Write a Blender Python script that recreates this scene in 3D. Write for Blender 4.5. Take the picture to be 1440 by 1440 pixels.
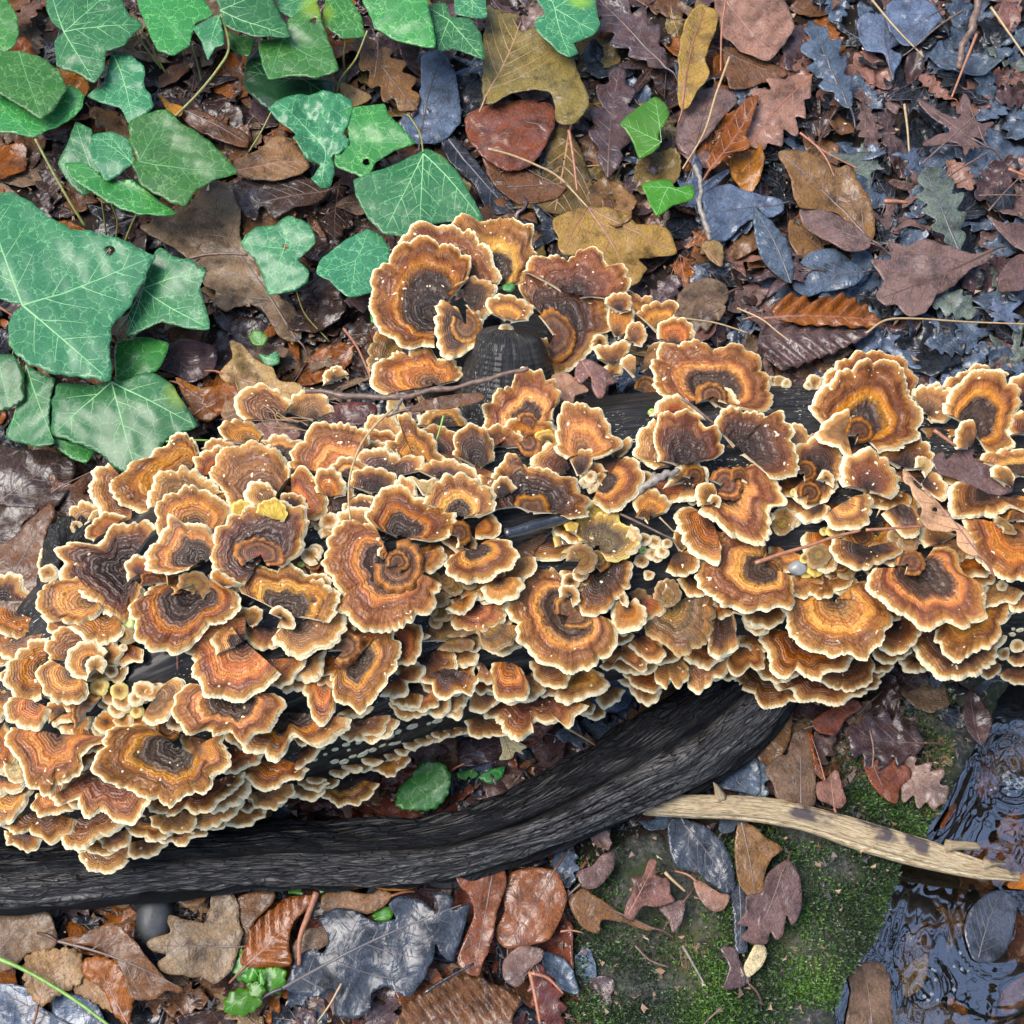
import bpy, math, random
import numpy as np
from mathutils import Vector
from mathutils.geometry import delaunay_2d_cdt

# ------------------------------------------------------------------ clearing, camera, sky, sun, exposure
for o in list(bpy.data.objects): bpy.data.objects.remove(o)
scene = bpy.context.scene
COL = scene.collection
R_ = math.radians
TILT = R_(20); DIST = 0.95; TGT = np.array([0., 0., .08]); SPAN = .72
CAM = TGT + DIST * np.array([0, -math.sin(TILT), math.cos(TILT)])
cd = bpy.data.cameras.new('camera'); cam = bpy.data.objects.new('camera', cd); COL.objects.link(cam)
cd.sensor_width = 36; cd.lens = 36 * DIST / SPAN; cd.clip_start = .01; cd.clip_end = 400
cam.location = CAM; cam.rotation_euler = (TILT, 0, 0)
scene.camera = cam
world = bpy.data.worlds.new('World'); scene.world = world; world.use_nodes = True
wn = world.node_tree; wn.nodes.clear()
sky = wn.nodes.new('ShaderNodeTexSky'); sky.sky_type = 'NISHITA'; sky.sun_disc = False
SUN_EL, SUN_AZ = R_(60), R_(-80)          # azimuth from +Y towards +X
sky.sun_elevation = SUN_EL; sky.sun_rotation = SUN_AZ; sky.air_density = 1.0; sky.dust_density = 1.2; sky.ozone_density = 1.0
bg = wn.nodes.new('ShaderNodeBackground'); bg.inputs['Strength'].default_value = .12
wo = wn.nodes.new('ShaderNodeOutputWorld')
wn.links.new(sky.outputs[0], bg.inputs[0]); wn.links.new(bg.outputs[0], wo.inputs[0])
sl = bpy.data.lights.new('sun', 'SUN'); sl.energy = 1.5; sl.angle = R_(42); sl.color = (1, .93, .84)
sun = bpy.data.objects.new('sun', sl); COL.objects.link(sun)
sd = Vector((math.sin(SUN_AZ) * math.cos(SUN_EL), math.cos(SUN_AZ) * math.cos(SUN_EL), math.sin(SUN_EL)))
sun.rotation_euler = (-sd).to_track_quat('-Z', 'Y').to_euler(); sun.location = (0, 0, 5)
scene.view_settings.view_transform = 'Standard'; scene.view_settings.look = 'None'
scene.view_settings.gamma = 1; scene.view_settings.use_curve_mapping = False
scene.view_settings.exposure = 2.15
scene.render.engine = 'CYCLES'

# ------------------------------------------------------------------ pixel <-> place helpers
fx = np.array([1., 0, 0]); fu = np.array([0, math.cos(TILT), math.sin(TILT)]); ff = np.array([0, math.sin(TILT), -math.cos(TILT)])
def ray(px, py):
    d = ff + fx * ((px - 720) / 1440 * SPAN / DIST) + fu * ((720 - py) / 1440 * SPAN / DIST)
    return d / np.linalg.norm(d)
def P(px, py, z=0.0):
    d = ray(px, py); return CAM + d * ((z - CAM[2]) / d[2])
TILES = dict(T0=(0, 0, 3), T1=(480, 0, 3), T2=(960, 0, 3), T3=(0, 480, 3), D=(0, 960, 3), E=(480, 960, 3), F=(960, 960, 3), X=(0, 0, 1),
             K1=(500, 290, 3.6), K2=(0, 600, 3.6), K3=(0, 860, 3.6), K4=(360, 560, 3.6), K5=(360, 760, 3.6),
             K6=(680, 480, 3.6), K7=(680, 700, 3.6), K8=(1040, 480, 3.6), K9=(1040, 680, 3.6), G=(480, 0, 3))
def tp(tile, x, y):
    ox, oy, s = TILES[tile]; return (ox + x / s, oy + y / s)
def pts(s): return [tuple(float(v) for v in q.split(',')) for q in s.split()]
MM = .001
rng = np.random.default_rng(7)
random.seed(7)

def wav(x, y, seed, freq, n=6):
    """smooth pseudo noise, about -1..1"""
    r = np.random.default_rng(int(seed) & 0xffffffff)
    out = 0
    for i in range(n):
        a = r.uniform(0, 6.283); f = freq * r.uniform(.55, 1.7); p = r.uniform(0, 6.283)
        out = out + np.sin((x * math.cos(a) + y * math.sin(a)) * f + p)
    return out / n * 1.6

# ------------------------------------------------------------------ object helpers
def mesh(name, V, F, mat, parent=None, attrs=None, smooth=True):
    """one mesh object; V world coordinates; F list/array of faces (or list of arrays)"""
    me = bpy.data.meshes.new(name)
    V = np.asarray(V, dtype=np.float32)
    arrs = [np.asarray(f, dtype=np.int32) for f in (F if isinstance(F, list) and len(F) and isinstance(F[0], np.ndarray) else [F])]
    arrs = [a for a in arrs if len(a)]
    if parent is not None:
        V = V - np.array(parent['_o'], dtype=np.float32)
    nl = sum(a.size for a in arrs); nf = sum(len(a) for a in arrs)
    me.vertices.add(len(V)); me.vertices.foreach_set('co', V.ravel())
    me.loops.add(nl); me.loops.foreach_set('vertex_index', np.concatenate([a.ravel() for a in arrs]))
    me.polygons.add(nf)
    tot = np.concatenate([np.full(len(a), a.shape[1], dtype=np.int32) for a in arrs])
    st = np.concatenate([[0], np.cumsum(tot)[:-1]]).astype(np.int32)
    me.polygons.foreach_set('loop_start', st); me.polygons.foreach_set('loop_total', tot)
    me.polygons.foreach_set('use_smooth', np.full(nf, smooth))
    for k, v in (attrs or {}).items():
        v = np.asarray(v, dtype=np.float32)
        if v.ndim == 0: v = np.full(len(V), float(v), dtype=np.float32)
        a = me.attributes.new(k, 'FLOAT', 'POINT'); a.data.foreach_set('value', v)
    me.update(calc_edges=True); me.validate()
    me.materials.append(mat)
    o = bpy.data.objects.new(name, me); COL.objects.link(o)
    if parent is not None:
        o.parent = parent
        o['_o'] = list(parent['_o'])
    else:
        o['_o'] = [0., 0., 0.]
    return o
def thing(name, label, cat, loc, group=None):
    o = bpy.data.objects.new(name, None); COL.objects.link(o); o.empty_display_size = .01
    o.location = tuple(float(v) for v in loc); o['_o'] = [float(v) for v in loc]
    tag(o, label, cat, group); return o
def tag(o, label=None, cat=None, group=None, kind=None):
    if label: o['label'] = label
    if cat: o['category'] = cat
    if group: o['group'] = group
    if kind: o['kind'] = kind
    return o
def cleanup():
    for o in bpy.data.objects:
        if '_o' in o: del o['_o']
def catmull(p, n_per=8, closed=False, k=1.):
    p = np.asarray(p, float)
    if closed: q = np.vstack([p[-1], p, p[0], p[1]])
    else: q = np.vstack([2 * p[0] - p[1], p, 2 * p[-1] - p[-2]])
    out = []
    t = np.linspace(0, 1, n_per, endpoint=False)[:, None]
    for i in range(len(q) - 3):
        a, b, c, d = q[i:i + 4]
        q_ = .5 * (2 * b + (c - a) * t + (2 * a - 5 * b + 4 * c - d) * t ** 2 + (-a + 3 * b - 3 * c + d) * t ** 3)
        out.append(q_ * k + (b + (c - b) * t) * (1 - k))
    out = np.vstack(out)
    if not closed: out = np.vstack([out, p[-1]])
    return out
def resample(p, n=None, step=None, closed=False):
    if closed: p = np.vstack([p, p[0]])
    d = np.linalg.norm(np.diff(p, axis=0), axis=1); s = np.concatenate([[0], np.cumsum(d)])
    if n is None: n = max(4, int(s[-1] / step))
    u = np.linspace(0, s[-1], n + 1)
    out = np.stack([np.interp(u, s, p[:, k]) for k in range(p.shape[1])], 1)
    return (out[:-1], u[:-1]) if closed else (out, u)
def grid_faces(nu, nv, wrap=False):
    i = np.arange(nu - 1 if not wrap else nu)[:, None]; j = np.arange(nv - 1)[None, :]
    i2 = (i + 1) % nu
    return np.stack([i * nv + j, i2 * nv + j, i2 * nv + j + 1, i * nv + j + 1], -1).reshape(-1, 4).astype(np.int32)

def tube(path, rad, nseg=8, rough=0, seed=1, freq=200, closed_ends=True):
    """returns V, F(list), s, ang ; path Nx3, rad scalar/array"""
    path = np.asarray(path, float); n = len(path); rad = np.broadcast_to(np.asarray(rad, float), (n,))
    tan = np.gradient(path, axis=0); tan /= np.linalg.norm(tan, axis=1)[:, None] + 1e-12
    up = np.array([0, 0, 1.]) if abs(tan[0][2]) < .9 else np.array([0, 1., 0])
    side = np.cross(tan, up); side /= np.linalg.norm(side, axis=1)[:, None] + 1e-9
    nn = np.cross(side, tan)
    a = np.linspace(0, 2 * math.pi, nseg, endpoint=False)
    s = np.concatenate([[0], np.cumsum(np.linalg.norm(np.diff(path, axis=0), axis=1))])
    A, S = np.meshgrid(a, s)
    r = np.repeat(rad[:, None], nseg, 1)
    if rough: r = r * (1 + rough * wav(S * 1.0, np.cos(A) * rad.mean() * 2, seed, freq) + rough * .6 * wav(S * .4, np.sin(A) * rad.mean() * 2, seed + 5, freq * 2))
    V = path[:, None, :] + side[:, None, :] * (r * np.cos(A))[..., None] + nn[:, None, :] * (r * np.sin(A))[..., None]
    V = V.reshape(-1, 3)
    i = np.arange(n - 1)[:, None]; j = np.arange(nseg)[None, :]; j2 = (j + 1) % nseg
    F = np.stack([i * nseg + j, i * nseg + j2, (i + 1) * nseg + j2, (i + 1) * nseg + j], -1).reshape(-1, 4)
    Fs = [F.astype(np.int32)]
    if closed_ends:
        c0 = len(V); V = np.vstack([V, path[0] - tan[0] * rad[0] * .25, path[-1] + tan[-1] * rad[-1] * .25])
        jj = np.arange(nseg); k2 = (jj + 1) % nseg; b = (n - 1) * nseg
        Fs.append(np.stack([np.full(nseg, c0), k2, jj], 1).astype(np.int32))
        Fs.append(np.stack([np.full(nseg, c0 + 1), b + jj, b + k2], 1).astype(np.int32))
        S = np.concatenate([S.ravel(), [s[0], s[-1]]]); A = np.concatenate([A.ravel(), [0, 0]])
    else: S = S.ravel(); A = A.ravel()
    return V, Fs, S, A

# ------------------------------------------------------------------ materials
def newmat(name):
    m = bpy.data.materials.new(name); m.use_nodes = True
    nt = m.node_tree; b = nt.nodes['Principled BSDF']
    return m, nt, b
class N:
    """tiny node-writing helper"""
    def __init__(s, nt): s.nt = nt
    def node(s, t, **kw):
        n = s.nt.nodes.new(t)
        for k, v in kw.items(): setattr(n, k, v)
        return n
    def L(s, a, b): s.nt.links.new(a, b)
    def put(s, inp, v):
        if isinstance(v, (int, float)): inp.default_value = v
        elif isinstance(v, tuple): inp.default_value = v if len(v) == len(inp.default_value) else (*v, 1)
        else: s.L(v, inp)
    def attr(s, name): return s.node('ShaderNodeAttribute', attribute_name=name).outputs['Fac']
    def math(s, op, a, b=0., c=0.):
        n = s.node('ShaderNodeMath', operation=op); s.put(n.inputs[0], a); s.put(n.inputs[1], b); s.put(n.inputs[2], c); return n.outputs[0]
    def pos(s): return s.node('ShaderNodeNewGeometry').outputs['Position']
    def comb(s, x, y, z=0.):
        n = s.node('ShaderNodeCombineXYZ'); s.put(n.inputs[0], x); s.put(n.inputs[1], y); s.put(n.inputs[2], z); return n.outputs[0]
    def noise(s, scale, vec=None, detail=3., rough=.55, dist=0.):
        n = s.node('ShaderNodeTexNoise'); n.inputs['Scale'].default_value = scale; n.inputs['Detail'].default_value = detail
        n.inputs['Roughness'].default_value = rough; n.inputs['Distortion'].default_value = dist
        s.L(vec if vec is not None else s.pos(), n.inputs['Vector']); return n.outputs['Fac']
    def voro(s, scale, vec=None, feature='DISTANCE_TO_EDGE'):
        n = s.node('ShaderNodeTexVoronoi', feature=feature); n.inputs['Scale'].default_value = scale
        s.L(vec if vec is not None else s.pos(), n.inputs['Vector']); return n.outputs[0]
    def ramp(s, fac, stops, interp='LINEAR'):
        n = s.node('ShaderNodeValToRGB'); cr = n.color_ramp; cr.interpolation = interp
        while len(cr.elements) > 1: cr.elements.remove(cr.elements[-1])
        cr.elements[0].position = stops[0][0]; cr.elements[0].color = (*stops[0][1], 1)
        for p, c in stops[1:]:
            e = cr.elements.new(p); e.color = (*c, 1)
        s.L(fac, n.inputs[0]); return n.outputs[0]
    def maprange(s, v, a, b, c=0., d=1., smooth=False):
        n = s.node('ShaderNodeMapRange'); n.interpolation_type = 'SMOOTHSTEP' if smooth else 'LINEAR'
        s.put(n.inputs[0], v); n.inputs[1].default_value = a; n.inputs[2].default_value = b
        n.inputs[3].default_value = c; n.inputs[4].default_value = d; return n.outputs[0]
    def mix(s, fac, a, b, mode='MIX'):
        n = s.node('ShaderNodeMix', data_type='RGBA', blend_type=mode); s.put(n.inputs[0], fac); s.put(n.inputs[6], a); s.put(n.inputs[7], b); return n.outputs[2]
    def bump(s, h, strength=.5, dist=.001, normal=None):
        n = s.node('ShaderNodeBump'); n.inputs['Strength'].default_value = strength; n.inputs['Distance'].default_value = dist
        s.L(h, n.inputs['Height'])
        if normal is not None: s.L(normal, n.inputs['Normal'])
        return n.outputs[0]
    def hsv(s, col, h, sat, v):
        n = s.node('ShaderNodeHueSaturation'); s.put(n.inputs['Hue'], h); s.put(n.inputs['Saturation'], sat); s.put(n.inputs['Value'], v); s.put(n.inputs['Color'], col); return n.outputs[0]
    def rnd(s): return s.node('ShaderNodeObjectInfo').outputs['Random']

CREAM = (.86, .70, .40)
def fungus_mat(name, stops, cream=1., rough=.42, yellow=(.84, .72, .45)):
    m, nt, b = newmat(name); g = N(nt)
    rad, edge, seed, arc = g.attr('rad'), g.attr('edge'), g.attr('seed'), g.attr('arc')
    n1 = g.noise(55, detail=3); n2 = g.noise(420, detail=4, rough=.7)
    fib = g.noise(1, g.comb(g.math('MULTIPLY', arc, 900), g.math('MULTIPLY', edge, 110), g.math('MULTIPLY', seed, 50)), detail=2)
    r = g.math('ADD', rad, g.math('MULTIPLY', g.math('SUBTRACT', n1, .5), .26))
    r = g.math('ADD', r, g.math('MULTIPLY', g.math('SUBTRACT', n2, .5), .13))
    r = g.math('ADD', r, g.math('MULTIPLY', g.math('SUBTRACT', seed, .5), .16))
    r = g.math('ADD', r, g.math('MULTIPLY', g.math('SUBTRACT', fib, .5), .05))
    col = g.ramp(r, stops)
    # concentric growth zones: thin darker and lighter lines
    band = g.math('SINE', g.math('ADD', g.math('MULTIPLY', r, 88), g.math('MULTIPLY', n1, 7)))
    band2 = g.math('SINE', g.math('ADD', g.math('MULTIPLY', r, 27), g.math('MULTIPLY', seed, 20)))
    bs = g.math('MULTIPLY', g.math('ADD', g.math('MULTIPLY', band, .09), g.math('MULTIPLY', band2, .14)), g.maprange(g.noise(70, detail=2), .4, .6, .15, 1.))
    mid = g.math('MULTIPLY', g.maprange(rad, .12, .4, .5, 1), g.maprange(rad, .62, .85, 1, .45))
    val = g.math('ADD', 1., g.math('MULTIPLY', bs, mid))
    val = g.math('MULTIPLY', val, g.maprange(fib, .3, .7, .72, 1.25))
    val = g.math('MULTIPLY', val, g.maprange(n2, .3, .7, .8, 1.2))
    s2 = g.math('FRACT', g.math('MULTIPLY', seed, 17.3)); s3 = g.math('FRACT', g.math('MULTIPLY', seed, 41.7))
    val = g.math('MULTIPLY', val, g.maprange(s2, 0, 1, .60, 1.12))
    col = g.hsv(col, g.maprange(s3, 0, 1, .490, .512), g.maprange(s2, 0, 1, 1.05, .92), val)
    # red-brown blotches
    blot = g.maprange(g.noise(170, detail=5, rough=.7), .48, .64, 0, .75, True)
    blot = g.math('MULTIPLY', blot, g.maprange(rad, .45, .75))
    col = g.mix(blot, col, (.11, .028, .009))
    gold = g.math('MULTIPLY', g.maprange(g.noise(95, detail=4, rough=.6), .46, .62, 0, .55, True), g.maprange(rad, .55, .85))
    col = g.mix(gold, col, (.33, .125, .022))
    # pale margin, by distance from the rim in metres
    s4 = g.math('FRACT', g.math('MULTIPLY', seed, 29.1))
    e2 = g.math('ADD', g.math('MULTIPLY', edge, g.maprange(s4, 0, 1, .95, 1.9)), g.math('MULTIPLY', g.math('SUBTRACT', n2, .5), .0030))
    e2 = g.math('ADD', e2, g.math('MULTIPLY', g.math('SUBTRACT', fib, .5), .0012))
    tanf = g.maprange(e2, .0022, .0095, .9, 0, True)
    crf = g.maprange(e2, .0006, .0042, .95, 0, True)
    if cream > 0:
        col = g.mix(g.math('MULTIPLY', tanf, cream), col, (.42, .21, .055))
        col = g.mix(g.math('MULTIPLY', crf, cream), col, yellow)
    sp = g.noise(300, detail=1, rough=.4); spm = g.math('MULTIPLY', g.maprange(sp, .705, .735), g.maprange(g.noise(34, detail=2), .50, .56))
    if cream > 0: col = g.mix(spm, col, (.70, .60, .38))
    drt = g.math('MULTIPLY', g.maprange(g.noise(260, detail=4, rough=.7), .60, .68, 0, .7), g.maprange(rad, .75, .45)); col = g.mix(drt, col, (.03, .018, .010))
    nt.links.new(col, b.inputs['Base Color'])
    rr = g.maprange(edge, .0015, .006, .8, rough)
    g.L(g.math('ADD', rr, g.math('MULTIPLY', g.math('SUBTRACT', n2, .5), .25)), b.inputs['Roughness'])
    g.L(g.maprange(edge, .002, .008, 0, .30), b.inputs['Coat Weight']); b.inputs['Coat Roughness'].default_value = .10; b.inputs['Coat IOR'].default_value = 1.45; b.inputs['Specular IOR Level'].default_value = .18
    b.inputs['Subsurface Weight'].default_value = 0
    h = g.math('ADD', g.math('MULTIPLY', band, .16), g.math('ADD', g.math('MULTIPLY', n2, 1.1), g.math('MULTIPLY', fib, .8)))
    g.L(g.bump(h, .75, .0011), b.inputs['Normal']); g.L(g.bump(h, .5, .0008), b.inputs['Coat Normal'])
    return m
dk = (.018, .009, .005); gb = (.060, .031, .015); um = (.036, .014, .006); am = (.52, .190, .014); orr = (.36, .098, .008)
rb = (.120, .034, .007); br = (.205, .068, .011); tn = (.34, .140, .028)
FM = {
 'C': fungus_mat('fungus_zoned', [(0, gb), (.15, dk), (.30, gb), (.42, um), (.49, (.20, .07, .012)), (.55, am), (.62, orr), (.69, rb), (.80, br), (.90, (.15, .045, .009)), (1, br)]),
 'O': fungus_mat('fungus_orange', [(0, um), (.12, (.10, .04, .014)), (.28, (.28, .10, .014)), (.40, orr), (.52, am), (.62, orr), (.72, rb), (.84, br), (.92, rb), (1, tn)]),
 'B': fungus_mat('fungus_brown', [(0, dk), (.2, um), (.38, (.11, .04, .014)), (.52, rb), (.66, br), (.78, rb), (.9, br), (1, tn)]),
 'D': fungus_mat('fungus_dark', [(0, gb), (.15, dk), (.4, um), (.62, (.065, .028, .014)), (.75, (.11, .038, .013)), (.88, rb), (1, br)], rough=.33),
 'I': fungus_mat('fungus_inner', [(0, (.18, .055, .02)), (.2, rb), (.34, (.075, .038, .018)), (.5, (.20, .075, .02)), (.62, um), (.74, (.18, .08, .026)), (.84, am), (.92, (.20, .075, .018)), (1, (.14, .06, .024))], cream=.0),
 'T': fungus_mat('fungus_tan', [(0, um), (.2, (.11, .05, .02)), (.45, (.24, .10, .028)), (.6, (.17, .065, .018)), (.75, (.32, .14, .036)), (.88, (.36, .17, .05)), (1, (.48, .27, .10))]),
 'P': fungus_mat('fungus_pale', [(0, (.30, .18, .07)), (.3, (.48, .33, .14)), (.6, (.62, .48, .24)), (1, (.75, .62, .36))]),
 'Y': fungus_mat('fungus_yellow', [(0, (.07, .045, .018)), (.35, (.12, .08, .028)), (.55, (.07, .045, .022)), (.72, (.22, .15, .032)), (.85, (.42, .30, .05)), (1, (.62, .46, .09))], yellow=(.8, .66, .22)),
 'V': fungus_mat('fungus_olive', [(0, (.15, .11, .025)), (.2, (.28, .16, .03)), (.35, (.24, .12, .025)), (.5, (.095, .06, .026)), (.64, (.20, .105, .034)), (.76, (.10, .06, .026)), (.88, (.18, .105, .036)), (1, (.27, .18, .065))], cream=.25),
 'R': fungus_mat('fungus_red', [(0, dk), (.2, (.10, .032, .014)), (.4, (.24, .06, .014)), (.55, orr), (.68, rb), (.8, (.30, .08, .016)), (.9, rb), (1, br)]),
 'A': fungus_mat('fungus_amber', [(0, dk), (.2, gb), (.36, um), (.43, (.34, .15, .02)), (.50, (.60, .26, .028)), (.58, (.46, .17, .018)), (.66, rb), (.80, br), (.9, rb), (1, br)]),
 'Q': fungus_mat('fungus_yellow_lobe', [(0, (.35, .22, .02)), (.5, (.60, .42, .04)), (1, (.75, .56, .08))], yellow=(.80, .62, .14)),
}
def simple(name, col, rough=.7, var=.25, nscale=200, bump=.4, coat=0., col2=None, bdist=.0008):
    m, nt, b = newmat(name); g = N(nt)
    n = g.noise(nscale, detail=5, rough=.6)
    c2 = col2 or tuple(v * (1 - var) for v in col)
    c = g.mix(g.maprange(n, .35, .65), c2, tuple(min(1, v * (1 + var * .6)) for v in col))
    g.L(c, b.inputs['Base Color']); b.inputs['Roughness'].default_value = rough; b.inputs['Coat Weight'].default_value = coat
    b.inputs['Coat Roughness'].default_value = .2
    g.L(g.bump(n, bump, bdist), b.inputs['Normal']); return m
M_PORE = simple('pore_surface', (.72, .6, .4), .9, .2, 900)
# ------------------------------------------------------------------ the log as a function
ax_px = [(-700, 1190, .06, .05), (-250, 1120, .065, .052), (0, 1060, .07, .060), (90, 1020, .078, .076), (200, 962, .088, .100), (400, 872, .09, .110), (600, 808, .088, .106), (800, 765, .085, .1),
         (1000, 738, .083, .097), (1200, 732, .082, .096), (1440, 738, .08, .097), (1750, 745, .08, .095), (2200, 750, .08, .09)]
LOG = catmull(np.array([list(P(a, b, z)) + [r] for a, b, z, r in ax_px]), 10)
def log_d(p):
    """signed distance to the log's bark, nearest axis index"""
    a = LOG[:-1, :3]; b = LOG[1:, :3]; ab = b - a
    t = np.clip(((p - a) * ab).sum(1) / (ab * ab).sum(1), 0, 1)
    q = a + ab * t[:, None]; d = np.linalg.norm(p - q, axis=1) - (LOG[:-1, 3] * (1 - t) + LOG[1:, 3] * t)
    i = int(np.argmin(d)); return d[i], q[i]
def on_log(px, py):
    d = ray(px, py); t = .6; best = (9, None)
    for _ in range(60):
        p = CAM + d * t; s, q = log_d(p)
        if s < best[0]: best = (s, p.copy(), q)
        if s < .0006: break
        t += max(s * .9, .0008)
        if p[2] < 0: break
    s, p, q = best
    n = (p - q) / np.linalg.norm(p - q)
    return p - n * s, n, s

# ------------------------------------------------------------------ ground, bank, water
BANK = [(1640, 700), (1470, 905), (1425, 965), (1375, 1060), (1325, 1150), (1275, 1225), (1262, 1260), (1235, 1330), (1195, 1385), (1180, 1440), (1160, 1560), (1120, 1800), (1080, 2200)]
bank_w = np.array([P(a, b, 0)[:2] for a, b in BANK])
bank_w = np.vstack([[bank_w[0] + np.array([1.2, 3.0])], bank_w, [bank_w[-1] + np.array([-.3, -3.])]])
def bank_dist(x, y):
    """signed distance to the waterline, positive on the water side (right)"""
    x = np.asarray(x, float); y = np.asarray(y, float)
    best = np.full(x.shape, 1e9); sg = np.ones(x.shape)
    for a, b in zip(bank_w[:-1], bank_w[1:]):
        ab = b - a; L2 = ab @ ab
        t = np.clip(((x - a[0]) * ab[0] + (y - a[1]) * ab[1]) / L2, 0, 1)
        dx = x - (a[0] + ab[0] * t); dy = y - (a[1] + ab[1] * t); d = np.hypot(dx, dy)
        cr = ab[0] * (y - a[1]) - ab[1] * (x - a[0])
        m = d < best; best = np.where(m, d, best); sg = np.where(m, np.sign(cr), sg)
    return best * sg
WATER_Z = -.022
def ground_z(x, y):
    d = bank_dist(x, y)
    z = .0025 * wav(x, y, 3, 60) + .0015 * wav(x, y, 4, 170)
    s = np.clip((d + .012) / .028, 0, 1); s = s * s * (3 - 2 * s)
    bed = -.075 + .006 * wav(x, y, 9, 50)
    far = np.clip((np.hypot(x, y) - 1) / 3, 0, 1) * .06 * wav(x, y, 5, 1.6)
    return z * (1 - s) + bed * s + far * (1 - s)
def soil_mat():
    m, nt, b = newmat('soil'); g = N(nt)
    n = g.noise(60, detail=6, rough=.7); n2 = g.noise(500, detail=4, rough=.7)
    c = g.ramp(n, [(.3, (.008, .007, .006)), (.5, (.020, .014, .010)), (.7, (.045, .03, .02))])
    c = g.mix(g.maprange(n2, .6, .7), c, (.05, .035, .02))
    g.L(c, b.inputs['Base Color']); b.inputs['Roughness'].default_value = .55; b.inputs['Specular IOR Level'].default_value = .15
    g.L(g.bump(n2, .9, .002), b.inputs['Normal']); return m
def stone_mat():
    m, nt, b = newmat('mossy_stone'); g = N(nt)
    n = g.noise(22, detail=6, rough=.65); n2 = g.noise(300, detail=5, rough=.7); n3 = g.noise(9, detail=3)
    c = g.ramp(n2, [(.3, (.012, .013, .012)), (.5, (.036, .038, .034)), (.7, (.10, .10, .085))])
    c = g.mix(g.maprange(n, .48, .62, 0, .85), c, (.022, .032, .010))
    c = g.mix(g.maprange(n3, .5, .7, 0, .5), c, (.075, .07, .025))
    g.L(c, b.inputs['Base Color']); b.inputs['Roughness'].default_value = .7; b.inputs['Specular IOR Level'].default_value = .15
    g.L(g.bump(n2, .8, .0015), b.inputs['Normal']); return m
def ground():
    # fine core sheet and coarse surround, one mesh with graded spacing
    def grade(c, n): # graded coordinates
        return np.concatenate([-np.geomspace(12, c, 26)[:-1], np.linspace(-c, c, n), np.geomspace(c, 12, 26)[1:]])
    xs = grade(.56, 280); ys = grade(.56, 280)
    X, Y = np.meshgrid(xs, ys, indexing='ij')
    Z = ground_z(X, Y)
    V = np.stack([X, Y, Z], -1).reshape(-1, 3)
    o = mesh('ground', V, grid_faces(len(xs), len(ys)), soil_mat()); o['kind'] = 'structure'
    return o
ground()

# mossy stone bank: a slab lying along the water, its own object of the setting
def slab():
    edge = [(760, 1600), (770, 1500), (790, 1440), (800, 1330), (830, 1230), (900, 1170), (1000, 1190), (1090, 1150), (1180, 1090), (1230, 1010), (1270, 930), (1330, 880), (1440, 860), (1500, 870)]
    wl = [(a - 4, b - 3) for a, b in BANK[1:]][:10]
    loop = np.array([P(a, b, .004)[:2] for a, b in edge + wl[0:1] + wl[1:]])
    loop = resample(catmull(loop, 8, closed=True), step=.006, closed=True)[0]
    gx = np.arange(loop[:, 0].min(), loop[:, 0].max(), .005); gy = np.arange(loop[:, 1].min(), loop[:, 1].max(), .005)
    GX, GY = np.meshgrid(gx, gy); q = np.stack([GX.ravel(), GY.ravel()], 1)
    q = q[inside(q, loop)]
    allp = np.vstack([loop, q]); n = len(loop)
    r = delaunay_2d_cdt([Vector(p) for p in allp], [], [list(range(n))], 1, 1e-7)
    v = np.array([(p.x, p.y) for p in r[0]]); f = np.array([t for t in r[2] if len(t) == 3], dtype=np.int32)
    d = np.abs(bank_dist(v[:, 0], v[:, 1]))
    dl = np.min(np.hypot(v[:, 0][:, None] - loop[None, ::3, 0], v[:, 1][:, None] - loop[None, ::3, 1]), axis=1)
    z = .006 + .0028 * wav(v[:, 0], v[:, 1], 31, 70) + .0015 * wav(v[:, 0], v[:, 1], 32, 240) - .012 * np.exp(-dl / .006) - .004 * np.exp(-d / .02)
    V = np.column_stack([v, z]); nb = len(V)
    B = V[:n].copy() if False else None
    # skirt down the boundary
    lo = np.column_stack([loop * 1.0, np.full(n, -.06)])
    # boundary vertices are the first n outputs of the triangulation (order kept)
    V = np.vstack([V, lo]); k = np.arange(n); k2 = (k + 1) % n
    sk = np.stack([k, k2, nb + k2, nb + k], 1).astype(np.int32)
    o = mesh('stone_bank', V, [f, sk], stone_mat()); o['kind'] = 'structure'
def inside(q, poly):
    x, y = q[:, 0], q[:, 1]; c = np.zeros(len(q), bool)
    for a, b in zip(poly, np.roll(poly, -1, 0)):
        m = ((a[1] > y) != (b[1] > y))
        with np.errstate(divide='ignore', invalid='ignore'):
            xi = (b[0] - a[0]) * (y - a[1]) / (b[1] - a[1] + 1e-15) + a[0]
        c ^= m & (x < xi)
    return c
slab()

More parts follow.
